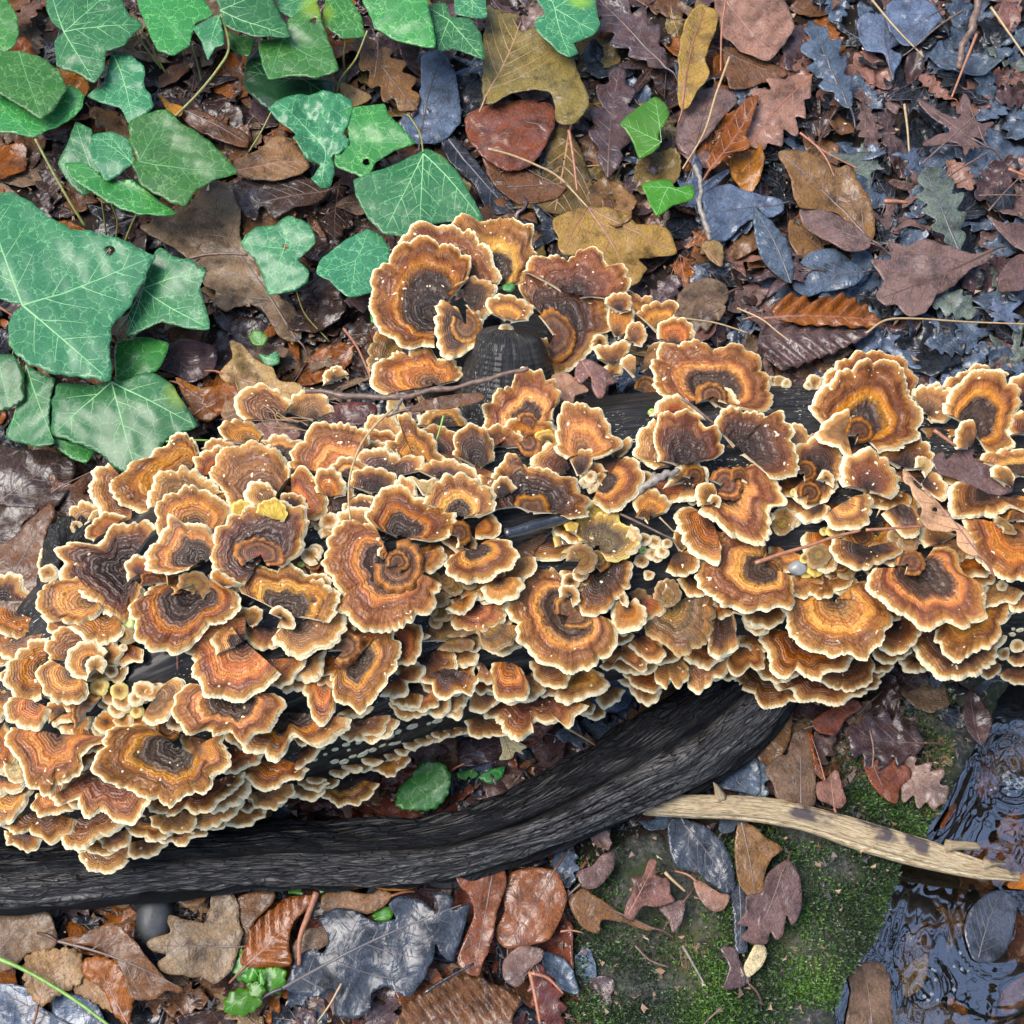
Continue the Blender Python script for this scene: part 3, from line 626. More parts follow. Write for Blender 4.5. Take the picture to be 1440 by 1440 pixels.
CAPS = '''
# knot cluster
S|T|frilled fawn bracket rising behind the fine roots, back left slope
T3 0 1180,330;1040,330 1000,270 1040,210 1110,190 1180,220 1230,270
S|O|ruffled orange tan bracket half buried in withered leaves, back left slope
T3 1 1080,440;960,420 940,370 990,340 1060,350 1110,400
S|T|ragged tan bracket between the root hairs and the thin twig
T3 1 1330,330;1220,300 1240,240 1300,215 1370,240 1400,300
S|C|big zoned bracket with broad amber ring, left of the knotty branch stub
K1 2 400,560;400,705 270,690 180,640 105,560 98,450 85,370 150,320 230,215 330,180 440,195 530,240 575,310 560,380 500,410
K1 3 445,450;410,440 405,405 440,395 475,430 465,470
S|B|ruffled brown bracket behind the big amber ringed one by the stub
K1 1 480,430;235,200 310,115 430,115 560,150 640,240 700,330 705,400 640,420
S|A|tall bracket with wide orange band, highest of all on the log
K1 0 690,420;500,130 545,72 640,90 700,95 760,78 800,120 875,130 880,200 892,260 860,330 830,385 760,390
S|D|small dark frilled bracket touching the left side of the branch stub
K1 3 545,470;560,365 640,370 695,410 690,480 645,560 590,545
K1.D 3 560,610;520,520 440,490 418,590 430,690 455,745 520,745 600,705 640,690 638,610 615,530
K1.I 4 560,600;500,560 490,620 530,665 590,670 625,620 610,560 560,530
S|O|single orange fan with cream rim sitting on top of the branch stub
K1 stub 770,575;690,540 672,485 740,450 830,470 888,520 865,572
S|D|large dark purple brown bracket right of the branch stub
K1 2 1030,640;910,520 850,440 862,352 960,345 1050,345 1130,330 1190,390 1232,460 1272,540 1270,620 1205,660 1190,740 1130,780 1040,830 965,790
K1.I 3 1010,650;935,560 990,530 1070,580 1105,650 1080,740 1000,770 965,735
S|B|ruffled brown bracket behind the dark one right of the stub
K1 1 1100,450;862,335 910,280 1000,265 1100,250 1150,205 1230,240 1270,280 1340,310 1368,390 1330,455 1268,460
S|O|tiny cream edged lobe low on the dark bracket right of the stub
K1 4 985,720;970,670 930,680 900,740 930,782 975,770
S|O|round orange button bracket in the row right of the stub cluster
K1 2 1320,665;1280,600 1290,520 1370,515 1402,570 1385,640
S|B|flat brown lobe above the round orange button bracket
K1 1 1330,530;1270,495 1290,460 1360,448 1392,480 1380,530
S|T|kidney shaped tan bracket above the small oak leaf on the log
K1 2 1295,800;1235,775 1222,715 1290,705 1365,692 1375,740 1320,785
K1.T 1 1290,850;1250,830 1290,800 1340,810 1340,850
S|O|row of orange lobes along the log's back edge near the ochre leaf
G 1 1250,1390;1110,1290 1180,1242 1250,1252 1300,1262 1330,1320
G.O 2 1340,1400;1250,1330 1300,1290 1390,1278 1412,1310 1395,1350 1420,1370
G.O 3 1400,1450;1340,1430 1350,1370 1420,1350 1470,1380 1480,1430
G.T 3 1230,1440;1200,1430 1215,1375 1260,1370 1280,1420 1260,1460
S|T|small pair of tan lobes on the left of the big dark centred bracket
K6 2 790,160;830,40 890,10 930,20 900,90 850,120
K6.T 3 770,180;700,120 720,85 765,85 770,120
K6.I 1 815,240;770,240 790,195 840,190 865,230 850,275 800,282
S|V|dull olive bracket low on the left side of the stub cluster
K1 0 240,770;85,830 75,760 120,660 170,640 235,680
S|O|frilly orange fan with small dark centre resting above the thin twig
K1 2 400,905;170,950 95,890 112,800 190,740 290,748 358,720 430,770 505,775 528,850 500,885
S|A|hooked bracket with yellow amber left side and purple brown middle
K1 2 880,1120;740,1185 690,1220 668,1110 660,1020 720,960 790,920 830,850 915,838 960,890 1000,910 1025,990 985,1040 990,1080
K1.I 3 880,1110;830,1090 840,1060 890,1060 915,1100 890,1130
K1.I 3 860,1180;820,1200 850,1240 900,1250 930,1210 900,1160
S|A|amber shelf sagging under the curled brown leaf beneath the twig
K1 0 500,1040;330,1060 350,1110 440,1150 520,1165 600,1095 660,1035
S|D|smooth dark hood shaped bracket below the amber shelf
K1 1 620,1320;505,1270 512,1200 540,1145 620,1120 682,1190 692,1290
S|O|triangular orange fan on a dark stalk in the middle of the log
K6 3 500,570;430,590 385,545 375,460 400,350 440,322 530,350 600,380 640,460 695,520 640,560 560,592
K6.D 2 480,680;440,600 480,560 540,570 545,620 510,670
S|B|frosted brown bracket tucked left of the triangular fan's stalk
K6 1 440,650;350,690 280,660 265,610 290,560 350,525 400,560
S|A|amber crescent bracket with dark heart right of the triangular fan
K6 2 590,720;555,800 600,830 660,845 740,790 785,730 775,650 720,598 670,630
K6.B 1 560,690;500,730 520,650 580,620 620,660
S|T|small smooth tan lobe behind the triangular fan's right corner
K6 0 660,590;640,555 720,498 740,530 700,582
S|D|broad dark bracket with frosted middle, left of the black twig piece
K6 2 250,830;60,850 20,790 0,700 70,690 110,620 170,592 230,650 330,680 440,710 490,770 525,810 490,880 420,900
K6.I 3 240,860;160,830 195,785 290,790 335,870
K6.D 3 100,790;50,800 50,740 110,700 160,750
S|Y|olive bracket with bright yellow lobe beside the black twig piece
K6 2 580,1040;490,1010 460,960 500,900 560,890 640,880 690,930 740,960 770,1010 730,1070 680,1100 620,1100
K6.Q 1 610,920;530,870 545,828 600,815 660,850 685,920
K6.Q 3 470,970;430,960 418,930 440,915 480,930
K6.P 3 700,1030;740,940 782,985 775,1050 720,1080
S|Y|small cup shaped bracket between the black twig piece and the olive bracket
K6 1 440,1030;375,1040 362,960 400,935 450,950 480,1010 470,1060 400,1065
S|V|knobbly textured button under the olive and yellow bracket
K6 3 495,1100;430,1110 440,1060 490,1035 545,1060 560,1110 530,1160 460,1160
S|D|dark brown bracket with thick cream lobes below the knobbly button
K6 1 590,1150;480,1290 500,1345 595,1362 670,1290 722,1240 735,1140 700,1100 650,1115
K6.O 2 510,1240;475,1250 490,1225 540,1240 535,1275 490,1280
K6.I 2 570,1130;540,1110 570,1070 620,1080 630,1130 590,1160
S|C|large rosette with blue black hollow, centre front of the log
K7 3 430,580;410,445 360,372 280,350 200,390 165,450 135,530 160,620 190,690 205,740 280,790 370,830 470,860 560,810 630,760 665,690 640,610 590,600
K7.I 4 430,600;370,590 380,520 450,480 480,550 540,580 550,630 480,660 410,650
K7.B 4 440,490;395,500 400,455 460,455 480,510 450,540
S|O|flower like orange bracket just right of the large front rosette
K7 4 725,550;700,500 655,555 672,655 740,662 800,630 812,570 760,512
K7.D 5 700,530;680,490 700,475 725,510 725,550
S|V|wide olive brown bracket topped by a green knob
K7 2 950,560;805,600 840,680 920,740 1000,775 1080,740 1140,660 1155,560 1140,490 1070,480
K7.V 4 930,520;870,510 890,440 960,428 990,490 960,540 900,545
K7.V 4 925,510;905,490 930,465 955,490 945,520
S|V|round olive tan lobe left of the green knobbed bracket
K7 1 800,545;740,490 790,465 848,510 850,575
S|T|stack of small smooth brown caps beside the amber crescent
K6 1 1000,1060;962,1010 985,962 1030,1000 1022,1050
K6.B 2 960,1080;928,1150 1000,1175 1060,1150 1078,1090 1030,1058
K6.B 0 1050,1180;985,1200 1040,1270 1110,1282 1170,1230 1172,1150 1110,1115
S|O|lone little orange brown fan on bare wood left of the grey twig
K6 2 850,885;790,880 768,815 820,755 880,775 938,820 915,870
K6.I 3 815,890;780,890 800,860 835,870 830,915
S|C|large bracket with frosted dark centre near the log's back edge
K6 2 1160,270;1010,335 930,310 875,220 870,130 920,50 1000,28 1100,20 1200,35 1300,40 1370,80 1430,160 1442,220 1430,290 1400,350 1280,340
K6.I 3 1160,280;1090,310 1090,240 1160,215 1220,250 1225,310
S|P|cream and white scarred lobe at the left of the frosted bracket
K6 3 960,200;900,200 885,120 960,95 1010,130 990,190
S|D|purple brown bracket with scalloped cream rim on the right centre log
K6 3 1010,630;890,600 870,480 900,400 1000,378 1080,368 1092,430 1170,460 1202,520 1180,580 1130,600
S|T|pale fan under the left edge of the purple brown bracket
K6 2 960,620;880,642 820,600 772,558 820,460 872,412
S|D|frosted grey brown knot of caps where the grey twig meets the fungus
K6 2 1030,700;920,740 990,640 1050,600 1110,640 1130,720 1080,790 980,800
K6.I 3 1070,690;1020,680 1050,640 1100,650 1110,710 1060,730
S|D|dark rosette with orange outer band, upper half of the linked pair
K8 3 -10,540;-130,440 -70,360 0,345 60,350 120,380 190,370 225,440 245,540 278,660 230,695 140,690
S|A|amber crescent rosette, lower half of the linked pair
K8 2 -110,740;60,620 170,608 150,700 190,740 205,820 150,850 130,990 30,985 -60,955 -160,880 -200,850
K6.I 3 1220,720;1150,700 1190,650 1270,660 1300,720 1270,790 1180,780
S|T|smooth pale ear shaped lobe on the left of the amber crescent rosette
K6 4 1180,830;1100,830 1088,755 1140,722 1180,750 1170,790
K6.T 5 1175,820;1145,810 1160,785 1195,800 1190,835
S|R|wet red brown bracket under the pale ear shaped lobe
K6 1 1160,910;1060,838 1000,855 1002,950 1042,1040 1120,1092 1190,1110 1200,1040
S|A|crescent with wide amber band cupping the reddish pine needle
K9 3 130,430;110,340 130,270 -20,262 -120,255 -178,310 -185,420 -160,510 -90,590 10,620 80,637 190,632 250,610 275,550 258,470
K9.I 2 150,430;95,420 140,385 190,410 210,460 180,480
S|A|biggest rosette at the log's upper right with dark olive heart
K8 3 600,450;440,430 372,340 430,265 510,190 620,130 720,108 800,150 860,250 892,330 912,440 840,520 700,555
K8.I 4 610,460;530,480 560,410 620,392 665,440 660,490 590,510
S|B|frilled brown bracket peeking out behind the biggest rosette
K8 1 640,260;430,250 460,170 545,95 650,62 760,75 840,120 875,200 890,300
S|T|wavy cream edged lobes at the left foot of the biggest rosette
K8 4 540,460;570,582 500,540 405,480 435,420 500,370 550,348 570,390
S|T|small fan on bare wood between two big rosettes
K8 1 300,535;235,500 240,460 300,430 345,478 345,515
S|D|dark lumpy cluster of old caps with a spiral button
K8 1 390,640;275,620 285,540 380,498 470,520 512,590 505,680 440,790 340,812 280,740
K8.I 2 350,770;305,790 310,735 360,715 405,755 390,805 340,815
K8.I 2 330,660;280,660 310,610 370,620 380,680 330,710
K8.A 3 440,700;400,700 430,660 470,680 470,730
S|B|ruffled purple brown bracket in the middle of the right end
K8 3 650,750;535,740 518,680 540,600 640,562 712,580 792,650 802,720 770,785 715,780
S|O|pale ribbed fan pointing down below the ruffled purple brown bracket
K8 3 530,810;430,880 480,930 560,942 630,920 650,850 657,790 590,782
S|D|thin dark bracket with cream lip left of the pale ribbed fan
K8 2 420,820;300,870 350,905 425,890 460,840
S|B|brown patch of fused caps with creamy knobs below the biggest rosette
K8 1 830,640;690,570 780,545 830,488 900,478 950,540 970,590 960,650
K8.P 2 930,640;895,640 905,595 950,590 970,630 940,680
S|B|rounded brown lobe behind the pale leaf with the hole
K8 1 920,720;975,645 1012,690 1048,760 1020,802 955,780
S|D|dark shelf with cream edge below the pale leaf with the hole
K8 1 820,820;725,870 780,920 860,975 908,940 900,870
K8.D 0 760,800;700,880 720,830 740,780 830,760
S|A|tall bracket with yellow arc over a grey heart at the far right
K8 3 1170,430;1050,370 1052,300 1090,240 1150,190 1240,165 1330,190 1395,270 1385,350 1365,470 1372,520 1300,570 1245,555
S|B|frilled brown edge behind the tall far right bracket
K8 1 1210,300;1005,255 1080,185 1180,133 1270,140 1345,185
S|T|soft brown bracket joining the biggest rosette to the far right one
K8 1 950,370;880,290 905,248 980,240 1050,270 1062,340 1040,400 970,412
S|T|small upright pale lobe in front of the tall far right bracket
K8 4 1180,530;1110,545 1098,500 1128,425 1180,405 1202,450
S|B|brown bracket cut by the right edge of the photo, topmost there
K8 2 1450,330;1360,230 1400,188 1480,190 1540,260 1520,350
K8.B 3 1480,460;1375,475 1360,400 1400,368 1500,360 1560,420
S|A|broad amber and black shelf at the right edge under the mauve oak leaf
K8 2 1440,690;1220,600 1290,568 1400,558 1520,580 1600,640
S|B|cream lipped brown shelf holding the mauve oak leaf
K8 2 1260,770;1110,715 1072,770 1080,850 1120,885 1220,880 1300,882 1360,840 1440,862 1500,830
K8.T 3 1380,740;1285,690 1300,640 1360,648 1388,700
S|O|big banded shelf low at the right edge with olive crescents above
K9 2 1400,220;1150,180 1180,290 1230,385 1280,430 1340,472 1420,482 1500,470 1560,400
K8.V 4 1340,940;1300,920 1320,895 1370,930 1390,965 1340,960
K8.I 3 1410,900;1360,910 1380,860 1440,860 1460,910
S|C|sweeping rosette with glossy amber ring, front right of the log
K9 3 900,440;690,440 650,510 700,580 770,622 850,662 930,722 1030,700 1130,712 1205,660 1215,580 1190,500 1140,455 1125,380 1060,335 980,330
K9.I 4 860,400;800,410 820,360 890,350 930,400 900,450 840,450
K9.T 4 665,460;635,440 648,388 690,395 690,450
S|T|small tan frill on the right rim of the glossy amber ringed rosette
K9 2 1150,540;1165,462 1232,458 1252,510 1220,590
S|O|orange bracket right of and under the glossy amber ringed rosette
K9 2 1150,620;1010,730 1008,800 1090,885 1180,842 1260,822 1312,750 1342,660 1372,600 1335,545 1255,510
S|D|smooth dark brown scoop at the bottom of the right end
K9 1 1080,760;875,700 880,790 930,880 1000,960 1080,988 1170,962 1255,912 1318,830 1335,770
S|B|small round brown fan left of the dark brown scoop
K9 2 780,700;705,730 718,810 790,852 862,812 898,760 892,700 840,675
K9.T 1 760,810;665,815 700,882 760,902 852,855 850,815
S|T|dull half hidden tan cap above the glossy amber ringed rosette
K9 1 1020,300;950,320 925,270 950,225 1020,230 1100,260
S|O|heart shaped orange shelf with grey band, front right
K9 3 480,590;340,545 290,570 243,612 260,700 300,790 430,850 540,852 620,862 680,790 720,750 762,660 712,590 645,508 590,508 575,590
S|R|orange brown shelf directly under the heart shaped one
K9 2 310,790;180,730 130,740 128,790 160,830 172,920 230,975 290,940 370,988 440,952 520,922 562,870 550,850
S|B|wet brown shelf at the lower right of the orange brown one
K9 1 540,870;390,970 460,1012 550,1032 640,1005 672,930 655,870
S|B|lowest wide shelf of the right hand stack
K9 0 430,960;190,980 212,1040 280,1030 300,1080 430,1108 530,1092 640,1045 690,985 702,920 665,870
S|B|brown shelf left of the lowest wide one, above the charred branch end
K9 0 130,930;-20,960 10,1010 70,1050 120,1112 200,1112 280,1085 295,1030
S|D|dark stalked bracket ending in an orange tongue
K7 2 1225,570;1150,600 1138,700 1160,775 1212,782 1285,742 1280,690 1272,600
K7.D 3 1220,560;1160,540 1170,470 1250,480 1330,540 1300,590
S|O|orange shelf with torn pale edge right of the tongue shaped one
K7 1 1310,740;1220,790 1240,850 1290,892 1340,852 1400,862 1412,800 1395,750
S|T|flat tan brown shelf right of the olive brown bracket's foot
K7 0 1100,760;960,830 1030,900 1042,945 1100,968 1170,912 1232,882 1235,800 1200,760
S|T|cream edged tan lobes below the olive brown bracket
K7 1 910,770;860,800 870,860 880,925 925,952 940,905 980,942 1030,880 1005,810
S|R|glossy red lobe between two orange frills, lower centre
K7 2 780,700;735,745 800,800 870,822 912,780 865,700
S|O|crinkled orange frill with cream edge, lower centre
K7 3 700,770;600,842 640,862 685,812 740,840 800,865 818,790 770,738 700,735
S|O|small orange lobe at the lower right of the large front rosette
K7 2 650,690;650,745 720,722 742,690 700,658 655,668
S|O|rounded orange shelf beneath the large front rosette
K7 2 490,880;400,935 373,990 430,1028 520,1000 612,962 612,910 560,870
S|B|brown frill left of the rounded orange shelf
K7 1 330,830;240,830 270,912 350,952 400,940 430,890
S|O|long drooping orange tan tongue above the dark hollow
K7 1 790,900;690,920 740,960 812,1032 870,1012 888,970 850,905
S|O|square orange tongue hanging at the front centre
K7 2 130,830;48,835 45,920 70,1000 140,1012 212,990 216,920 190,865
K7.B 1 230,920;212,980 268,972 275,915 240,890
S|B|wide ragged brown shelf hanging lowest at the front centre
K7 0 230,980;-30,1020 20,1100 100,1140 140,1205 205,1205 252,1170 240,1130 330,1132 380,1130 410,1152 455,1100 510,1050
S|O|little round orange lobe at the right of the ragged brown shelf
K7 1 500,1010;462,1040 490,1082 540,1080 558,1045
K7.T 0 560,1050;500,1085 560,1112 608,1090 600,1055
S|T|pale frayed lobes above the long drooping tongue's left side
K7 1 640,950;575,1010 620,1050 680,1015 712,970
S|C|great rosette left of centre with red spiral button
K4 3 690,840;620,800 632,710 580,650 500,632 430,690 368,770 385,880 455,960 430,1040 500,1120 620,1172 700,1150 770,1100 870,1050 908,950 890,905 840,900
K4.I 4 715,850;605,840 610,920 700,965 790,945 830,880 830,800 780,730 710,725
K4.I 5 715,830;665,850 680,790 740,780 765,840 720,870
S|C|upper wing of the great rosette with pointed right corner
K4 2 730,700;600,660 568,580 620,500 690,455 780,480 850,540 920,552 988,600 960,695 890,725 850,700
S|R|small torn red lobe right of the great rosette
K4 3 840,790;930,758 948,805 880,872 840,850
S|A|neat round amber ringed fan with white spot, right of the great rosette
K4 3 1030,600;858,540 885,460 960,402 1040,398 1130,440 1192,510 1182,575 1120,605
S|O|narrow orange lobe below the neat amber ringed fan
K4 2 1110,650;1185,590 1222,640 1200,692 1110,705
K4.I 3 1030,690;985,690 1000,630 1060,640 1080,710 1030,740
K4.D 2 1060,760;1020,760 1040,700 1100,720 1110,780
S|A|boat shaped bracket with dark hollow left of the oak leaf fragment
K4 3 1110,760;990,795 972,850 1020,902 1100,915 1200,890 1292,840 1305,770 1240,718 1170,715
S|O|small ruffled orange cap above the great rosette
K4 3 770,495;698,450 740,400 800,432 815,495
S|P|almost white torn scrap of bracket above the great rosette
K4 4 850,490;790,405 850,425 905,412 890,480
S|T|pale brown bracket with curled tail on the left of the great rosette
K4 1 510,670;345,705 338,660 400,680 420,600 500,562 585,585 600,640
S|D|dark smooth hoods huddled under the ridge of brown caps
K4 1 440,560;350,590 345,530 370,480 460,460 495,500
K4.D 2 600,480;480,450 500,382 600,360 692,400 705,460
K4.D 1 520,600;432,580 470,520 560,500 605,545
S|D|long ragged ridge of brown caps with dark interior
K4 2 660,400;522,370 508,320 555,268 650,268 720,300 822,308 838,370
K4.D 2 970,430;820,370 900,322 980,310 1062,350 1112,390 1135,440
S|O|spiky orange bracket standing above the ragged ridge
K4 3 810,330;720,290 675,235 738,190 728,118 790,118 830,180 882,178 912,250 945,320
S|T|soft brown bracket left of the spiky orange one
K4 1 650,240;540,200 580,110 650,98 720,150 745,210
K4.T 2 600,290;540,240 620,222 668,262 640,300
S|O|orange bracket blotched with pale yellow patches under the fine roots
K4 2 430,390;190,370 190,310 230,240 290,170 360,140 450,160 540,160 570,230
K4.Y 3 370,220;320,210 325,165 370,140 410,180 405,225
K4.A 3 470,390;370,370 400,330 470,310 540,330 550,380
S|O|narrow upright orange cap between grass stem and yellow lobed bracket
K4 3 370,500;310,480 308,400 370,362 438,420 445,490
S|O|tall orange ribbed cap right of the yellow lobed bracket
K4 2 190,570;178,400 230,362 302,430 342,550 290,605 230,590
K4.D 3 190,560;120,540 150,490 230,500 260,560
S|B|big frilled brown bracket with cream scars, upper left
K2 2 1370,400;1190,410 1130,320 1068,240 1100,170 1220,115 1340,108 1410,145 1450,190 1462,270
S|T|small pale ear shaped lobe above the yellow lobes
K2 5 1390,380;1285,405 1248,340 1290,288 1360,295 1400,340
S|Q|left one of the two bright yellow lobes
K2 5 1235,460;1180,440 1185,398 1240,388 1278,435
S|Q|right one of the two bright yellow lobes, the larger
K2 6 1390,470;1308,440 1330,385 1400,380 1442,430 1430,475
S|D|round purple brown rosette with many rings, under the yellow lobes
K2 3 1330,670;1240,790 1150,780 1095,680 1105,560 1190,460 1300,420 1446,410 1546,460 1538,536 1506,640 1420,710
K2.I 4 1320,650;1230,700 1200,630 1260,580 1350,580 1420,620 1420,690 1350,700
S|T|frilly fawn bracket crowned by a paler one, upper left
K2 2 960,400;760,410 770,320 800,250 920,213 1010,250 1090,310 1132,345
S|O|layered orange brown bracket directly below the frilly fawn one
K2 3 1000,510;795,570 798,470 820,370 900,340 950,320 1030,330 1080,380 1152,400 1150,460 1110,545
S|C|orange horned bracket with glossy dark heart, left of the ringed rosette
K2 4 1020,680;960,725 850,742 758,690 780,600 840,540 870,468 930,490 1030,510 1080,550 1112,630
S|C|large dark centred rosette with torn pale scars, left front
K2 3 980,840;865,855 860,808 800,808 740,840 678,910 710,1000 720,1070 790,1112 890,1120 990,1085 1050,1010 1130,992 1182,920 1182,830 1090,780
K2.V 4 980,800;900,830 930,750 1010,740 1060,800 1020,860
K2.O 5 1130,810;1070,770 1090,730 1150,760 1205,795
S|D|dark centred rosette with orange left wing near the broken log end
K2 2 630,730;790,530 720,470 650,510 580,492 535,580 440,602 360,600 312,630 340,710 320,770 390,810 470,880 560,940 620,985 690,900 730,820
K2.R 3 700,750;650,780 640,700 700,660 770,680 790,740
K2.I 3 770,790;715,800 730,750 800,745 840,790
S|O|orange fan lobe at the far left under the dark centred rosette
K2 3 490,880;400,770 325,778 222,820 215,900 260,972 330,972 390,992 480,962 520,920
S|O|orange skirt below the dark centred rosette, beside a green blob
K2 2 550,930;370,1010 470,1080 530,1092 600,1055 628,1010
S|T|dull tan lobe half hidden under the far left orange fan
K2 0 340,950;235,960 260,1020 310,1052 370,1025
S|O|big orange cap sliding over the log, left front
K2 2 1240,1090;1250,940 1170,932 1100,1000 980,1022 938,1120 1000,1170 1010,1240 1060,1332 1150,1362 1270,1362 1342,1300 1410,1240
K2.A 3 1230,1090;1110,1150 1090,1080 1110,1030 1180,1020
S|T|small pale hood at the top of the big orange cap
K2 3 1260,1010;1225,930 1300,925 1318,965 1290,1005
S|A|spiral rosette with yellow arc and cream frill, left of the great rosette
K5 3 150,370;-60,270 -85,200 -40,130 60,138 160,128 215,165 300,180 372,230 408,330 350,412
K5.O 4 290,330;240,250 300,200 360,240 390,330 330,400
K5.B 4 130,390;75,370 110,340 170,370 180,430 110,430
S|T|pale grey brown skirt under the spiral rosette
K5 2 210,420;430,360 442,420 400,492 330,542 200,582 130,542 92,490 118,448
S|T|fawn outer bracket around the small dark eyed spiral at far left
K3 1 460,260;270,245 242,180 310,108 400,78 480,100 560,130 605,200 580,265
S|A|small spiral bracket with dark eye and amber collar at far left
K3 3 485,285;440,345 370,310 345,240 395,185 480,165 540,215
K3.D 4 480,290;450,320 440,260 490,232 525,265 510,310
S|O|round orange tan lobe below the dark eyed spiral
K3 3 370,310;270,250 215,280 205,340 260,425 360,452 432,420 437,360
S|O|tall ribbed tan bracket on the left flank of the spiral
K3 1 230,280;250,150 170,155 90,230 45,290 55,400 120,440 210,425
S|T|small tan lobe poking in from the left, topmost there
K3 0 60,320;48,285 2,320 38,365
S|O|rounded orange lobe with cream border, third down the left edge
K3 2 190,460;250,490 200,572 150,588 60,542 38,480 60,440 130,440
S|I|grey brown ringed button in the hollow above the great left shelf
K3 3 430,510;380,590 362,520 388,450 450,430 505,445
K3.B 1 310,520;250,560 240,480 320,450 380,470
S|T|elongated tan bracket on bare wood above the great left shelf
K3 2 770,450;718,540 790,562 860,522 905,450 928,390 890,348 835,365
S|O|jagged orange shelf at the left with long scalloped lip
K3 2 300,620;50,580 35,640 90,720 112,810 190,892 240,902 300,840 400,800 422,730 560,640
S|B|red brown shelf with one long white scar
K3 1 560,790;440,640 430,780 370,850 288,925 310,972 390,960 440,1032 540,1010 590,1052 690,1042 765,940
K3.P 2 370,860;315,895 330,850 400,822 395,860
S|C|great cream rimmed shelf with smoky dark centre, lower left
K3 4 890,680;790,600 720,578 610,600 560,680 528,760 550,850 610,882 660,880 760,930 850,958 930,912 1020,900 1060,840 1090,780
S|O|small fluted lobe on the right shoulder of the great cream rimmed shelf
K3 5 985,690;1010,822 1060,825 1152,755 1122,670 1132,610
S|C|winged dark hearted bracket above the great cream rimmed shelf
K3 4 1180,450;980,370 900,440 912,520 970,602 1030,592 1080,610 1150,602 1230,662 1262,630 1330,580 1402,510 1412,450 1370,410
S|B|wet brown shelf right below the great cream rimmed one
K3 2 1000,880;765,940 762,970 800,1012 880,1022 950,982 1000,1022 1060,1002 1130,932 1202,882 1215,815
S|T|bright tan lobe with cream rim under the wet brown shelf
K3 1 880,1010;768,1035 790,1082 860,1112 932,1112 985,1070 975,1015
S|T|long smooth tan shelf under the wet brown one, right side
K3 0 1080,960;988,1080 1060,1085 1140,1052 1205,990 1215,900
S|C|orange and dark shelf left of the white spotted underside
K5 2 160,870;-60,980 -50,1052 30,1072 90,1102 150,1062 190,982 250,1012 300,1042 362,1002 432,962 460,900
S|O|low orange shelf just above the strip of white spots
K5 0 90,1090;-90,1190 -10,1220 80,1258 150,1212 220,1192 255,1150
K5.B 1 230,1050;195,1150 250,1125 305,1065 295,1015
S|O|bright orange brown shelf at the very left edge, low
K3 1 80,910;-100,1000 -50,1052 40,1062 100,1010 150,920 140,860
S|B|ragged red brown shelf near the bottom left of the cluster
K3 1 220,1000;30,1080 80,1112 180,1122 260,1162 330,1112 378,1050
S|B|spiky edged brown shelf right of the ragged red brown one
K3 0 450,1010;300,1135 390,1195 480,1145 570,1102 622,1062 610,1035
S|O|small shelf wedged between the jagged orange and red brown shelves
K3 1 270,910;190,920 168,980 200,1022 280,1012 360,992 395,960
S|O|orange bracket at the left edge, level with the jagged shelf
K3 1 -30,480;0,385 45,420 40,500 -20,560
K3.O 1 -20,660;20,560 55,620 80,720 50,790 -40,800
S|P|cream ruffled knot between two shelves at the far left
K3 3 60,780;20,760 30,820 65,852 112,830 112,770
S|T|large smooth lobe hanging lowest at the bottom left
K3 1 530,1180;408,1180 428,1262 500,1315 590,1302 645,1255
S|T|uppermost small lobe of the hanging pair at the bottom left
K3 3 590,1120;508,1150 540,1202 610,1192 650,1150 645,1105
K3.T 2 610,1190;538,1240 600,1258 658,1222 660,1180
S|T|smooth oval lobe right of the hanging pair
K3 1 750,1150;658,1170 670,1232 750,1232 820,1192 835,1145
S|C|orange and olive shelf in the second row, between great rosette and branch
K5 3 500,620;400,690 398,745 420,800 480,822 530,852 600,792 640,720 702,622 714,570 690,480 640,448 605,500
S|I|reddish barrel shaped button above the orange and olive shelf
K5 3 450,550;375,560 390,490 470,458 525,500 512,570 440,622 400,610
S|R|upright red brown bracket with fine rings beside the barrel button
K5 2 735,520;700,470 725,428 770,418 832,460 822,540 790,612 720,615
S|O|ruffled orange bracket left of the orange and olive shelf
K5 2 350,720;260,690 248,740 270,820 300,892 350,904 392,852 400,790
S|T|fawn fan under the pale grey brown skirt
K5 1 270,600;192,620 200,682 260,702 322,682 335,610 345,560
S|R|red shelf below the skirt, its cream edge running to the left
K5 1 60,600;-110,720 0,752 60,712 130,732 192,670 238,600
S|R|red orange folded shelf right of the orange and olive one
K5 1 715,690;635,775 700,785 765,770 765,720 825,712 832,640 780,615
S|T|half round fawn shelf hanging over the black spotted strip
K5 1 550,900;425,960 480,1002 550,972 600,982 655,932 665,885
S|T|thin tan frill above the half round fawn shelf
K5 0 510,840;430,870 490,892 560,872 585,840
S|T|fawn double lobe hanging at centre, left of the cream torn frill
K5 0 790,810;688,820 720,882 790,892 872,852 885,815
K5.O 1 770,770;700,820 760,835 820,832 835,780
S|T|tan lobe with cream tip above the white spotted strip
K5 1 910,790;850,800 880,862 930,882 972,842 975,785
K5.P 1 1010,790;960,872 1030,892 1052,830 1085,780
S|D|broad orange lipped dark shelf in the lower centre
K5 2 970,640;832,700 890,722 930,782 1030,762 1080,762 1112,690
S|V|upper olive tan fused shelf between the two central rosettes
K5 2 1150,420;980,470 1050,482 1120,470 1160,540 1240,530 1300,490 1312,430
S|V|lower ringed shelf between the two central rosettes
K5 1 980,500;848,510 845,460 900,430 1000,425 1090,520 1040,550 920,545
S|O|banded orange shelf under the torn oak leaf, centre
K5 2 1230,190;1145,235 1180,292 1230,305 1300,282 1345,240 1330,190
S|O|curved little orange cap among round buttons, centre
K5 2 1050,290;970,340 1040,362 1092,322 1108,265
S|T|tan lobe peeping from under the large front rosette's left rim
K5 1 1310,390;1290,440 1232,400 1235,350 1290,340
S|T|tan ear left of the square orange tongue
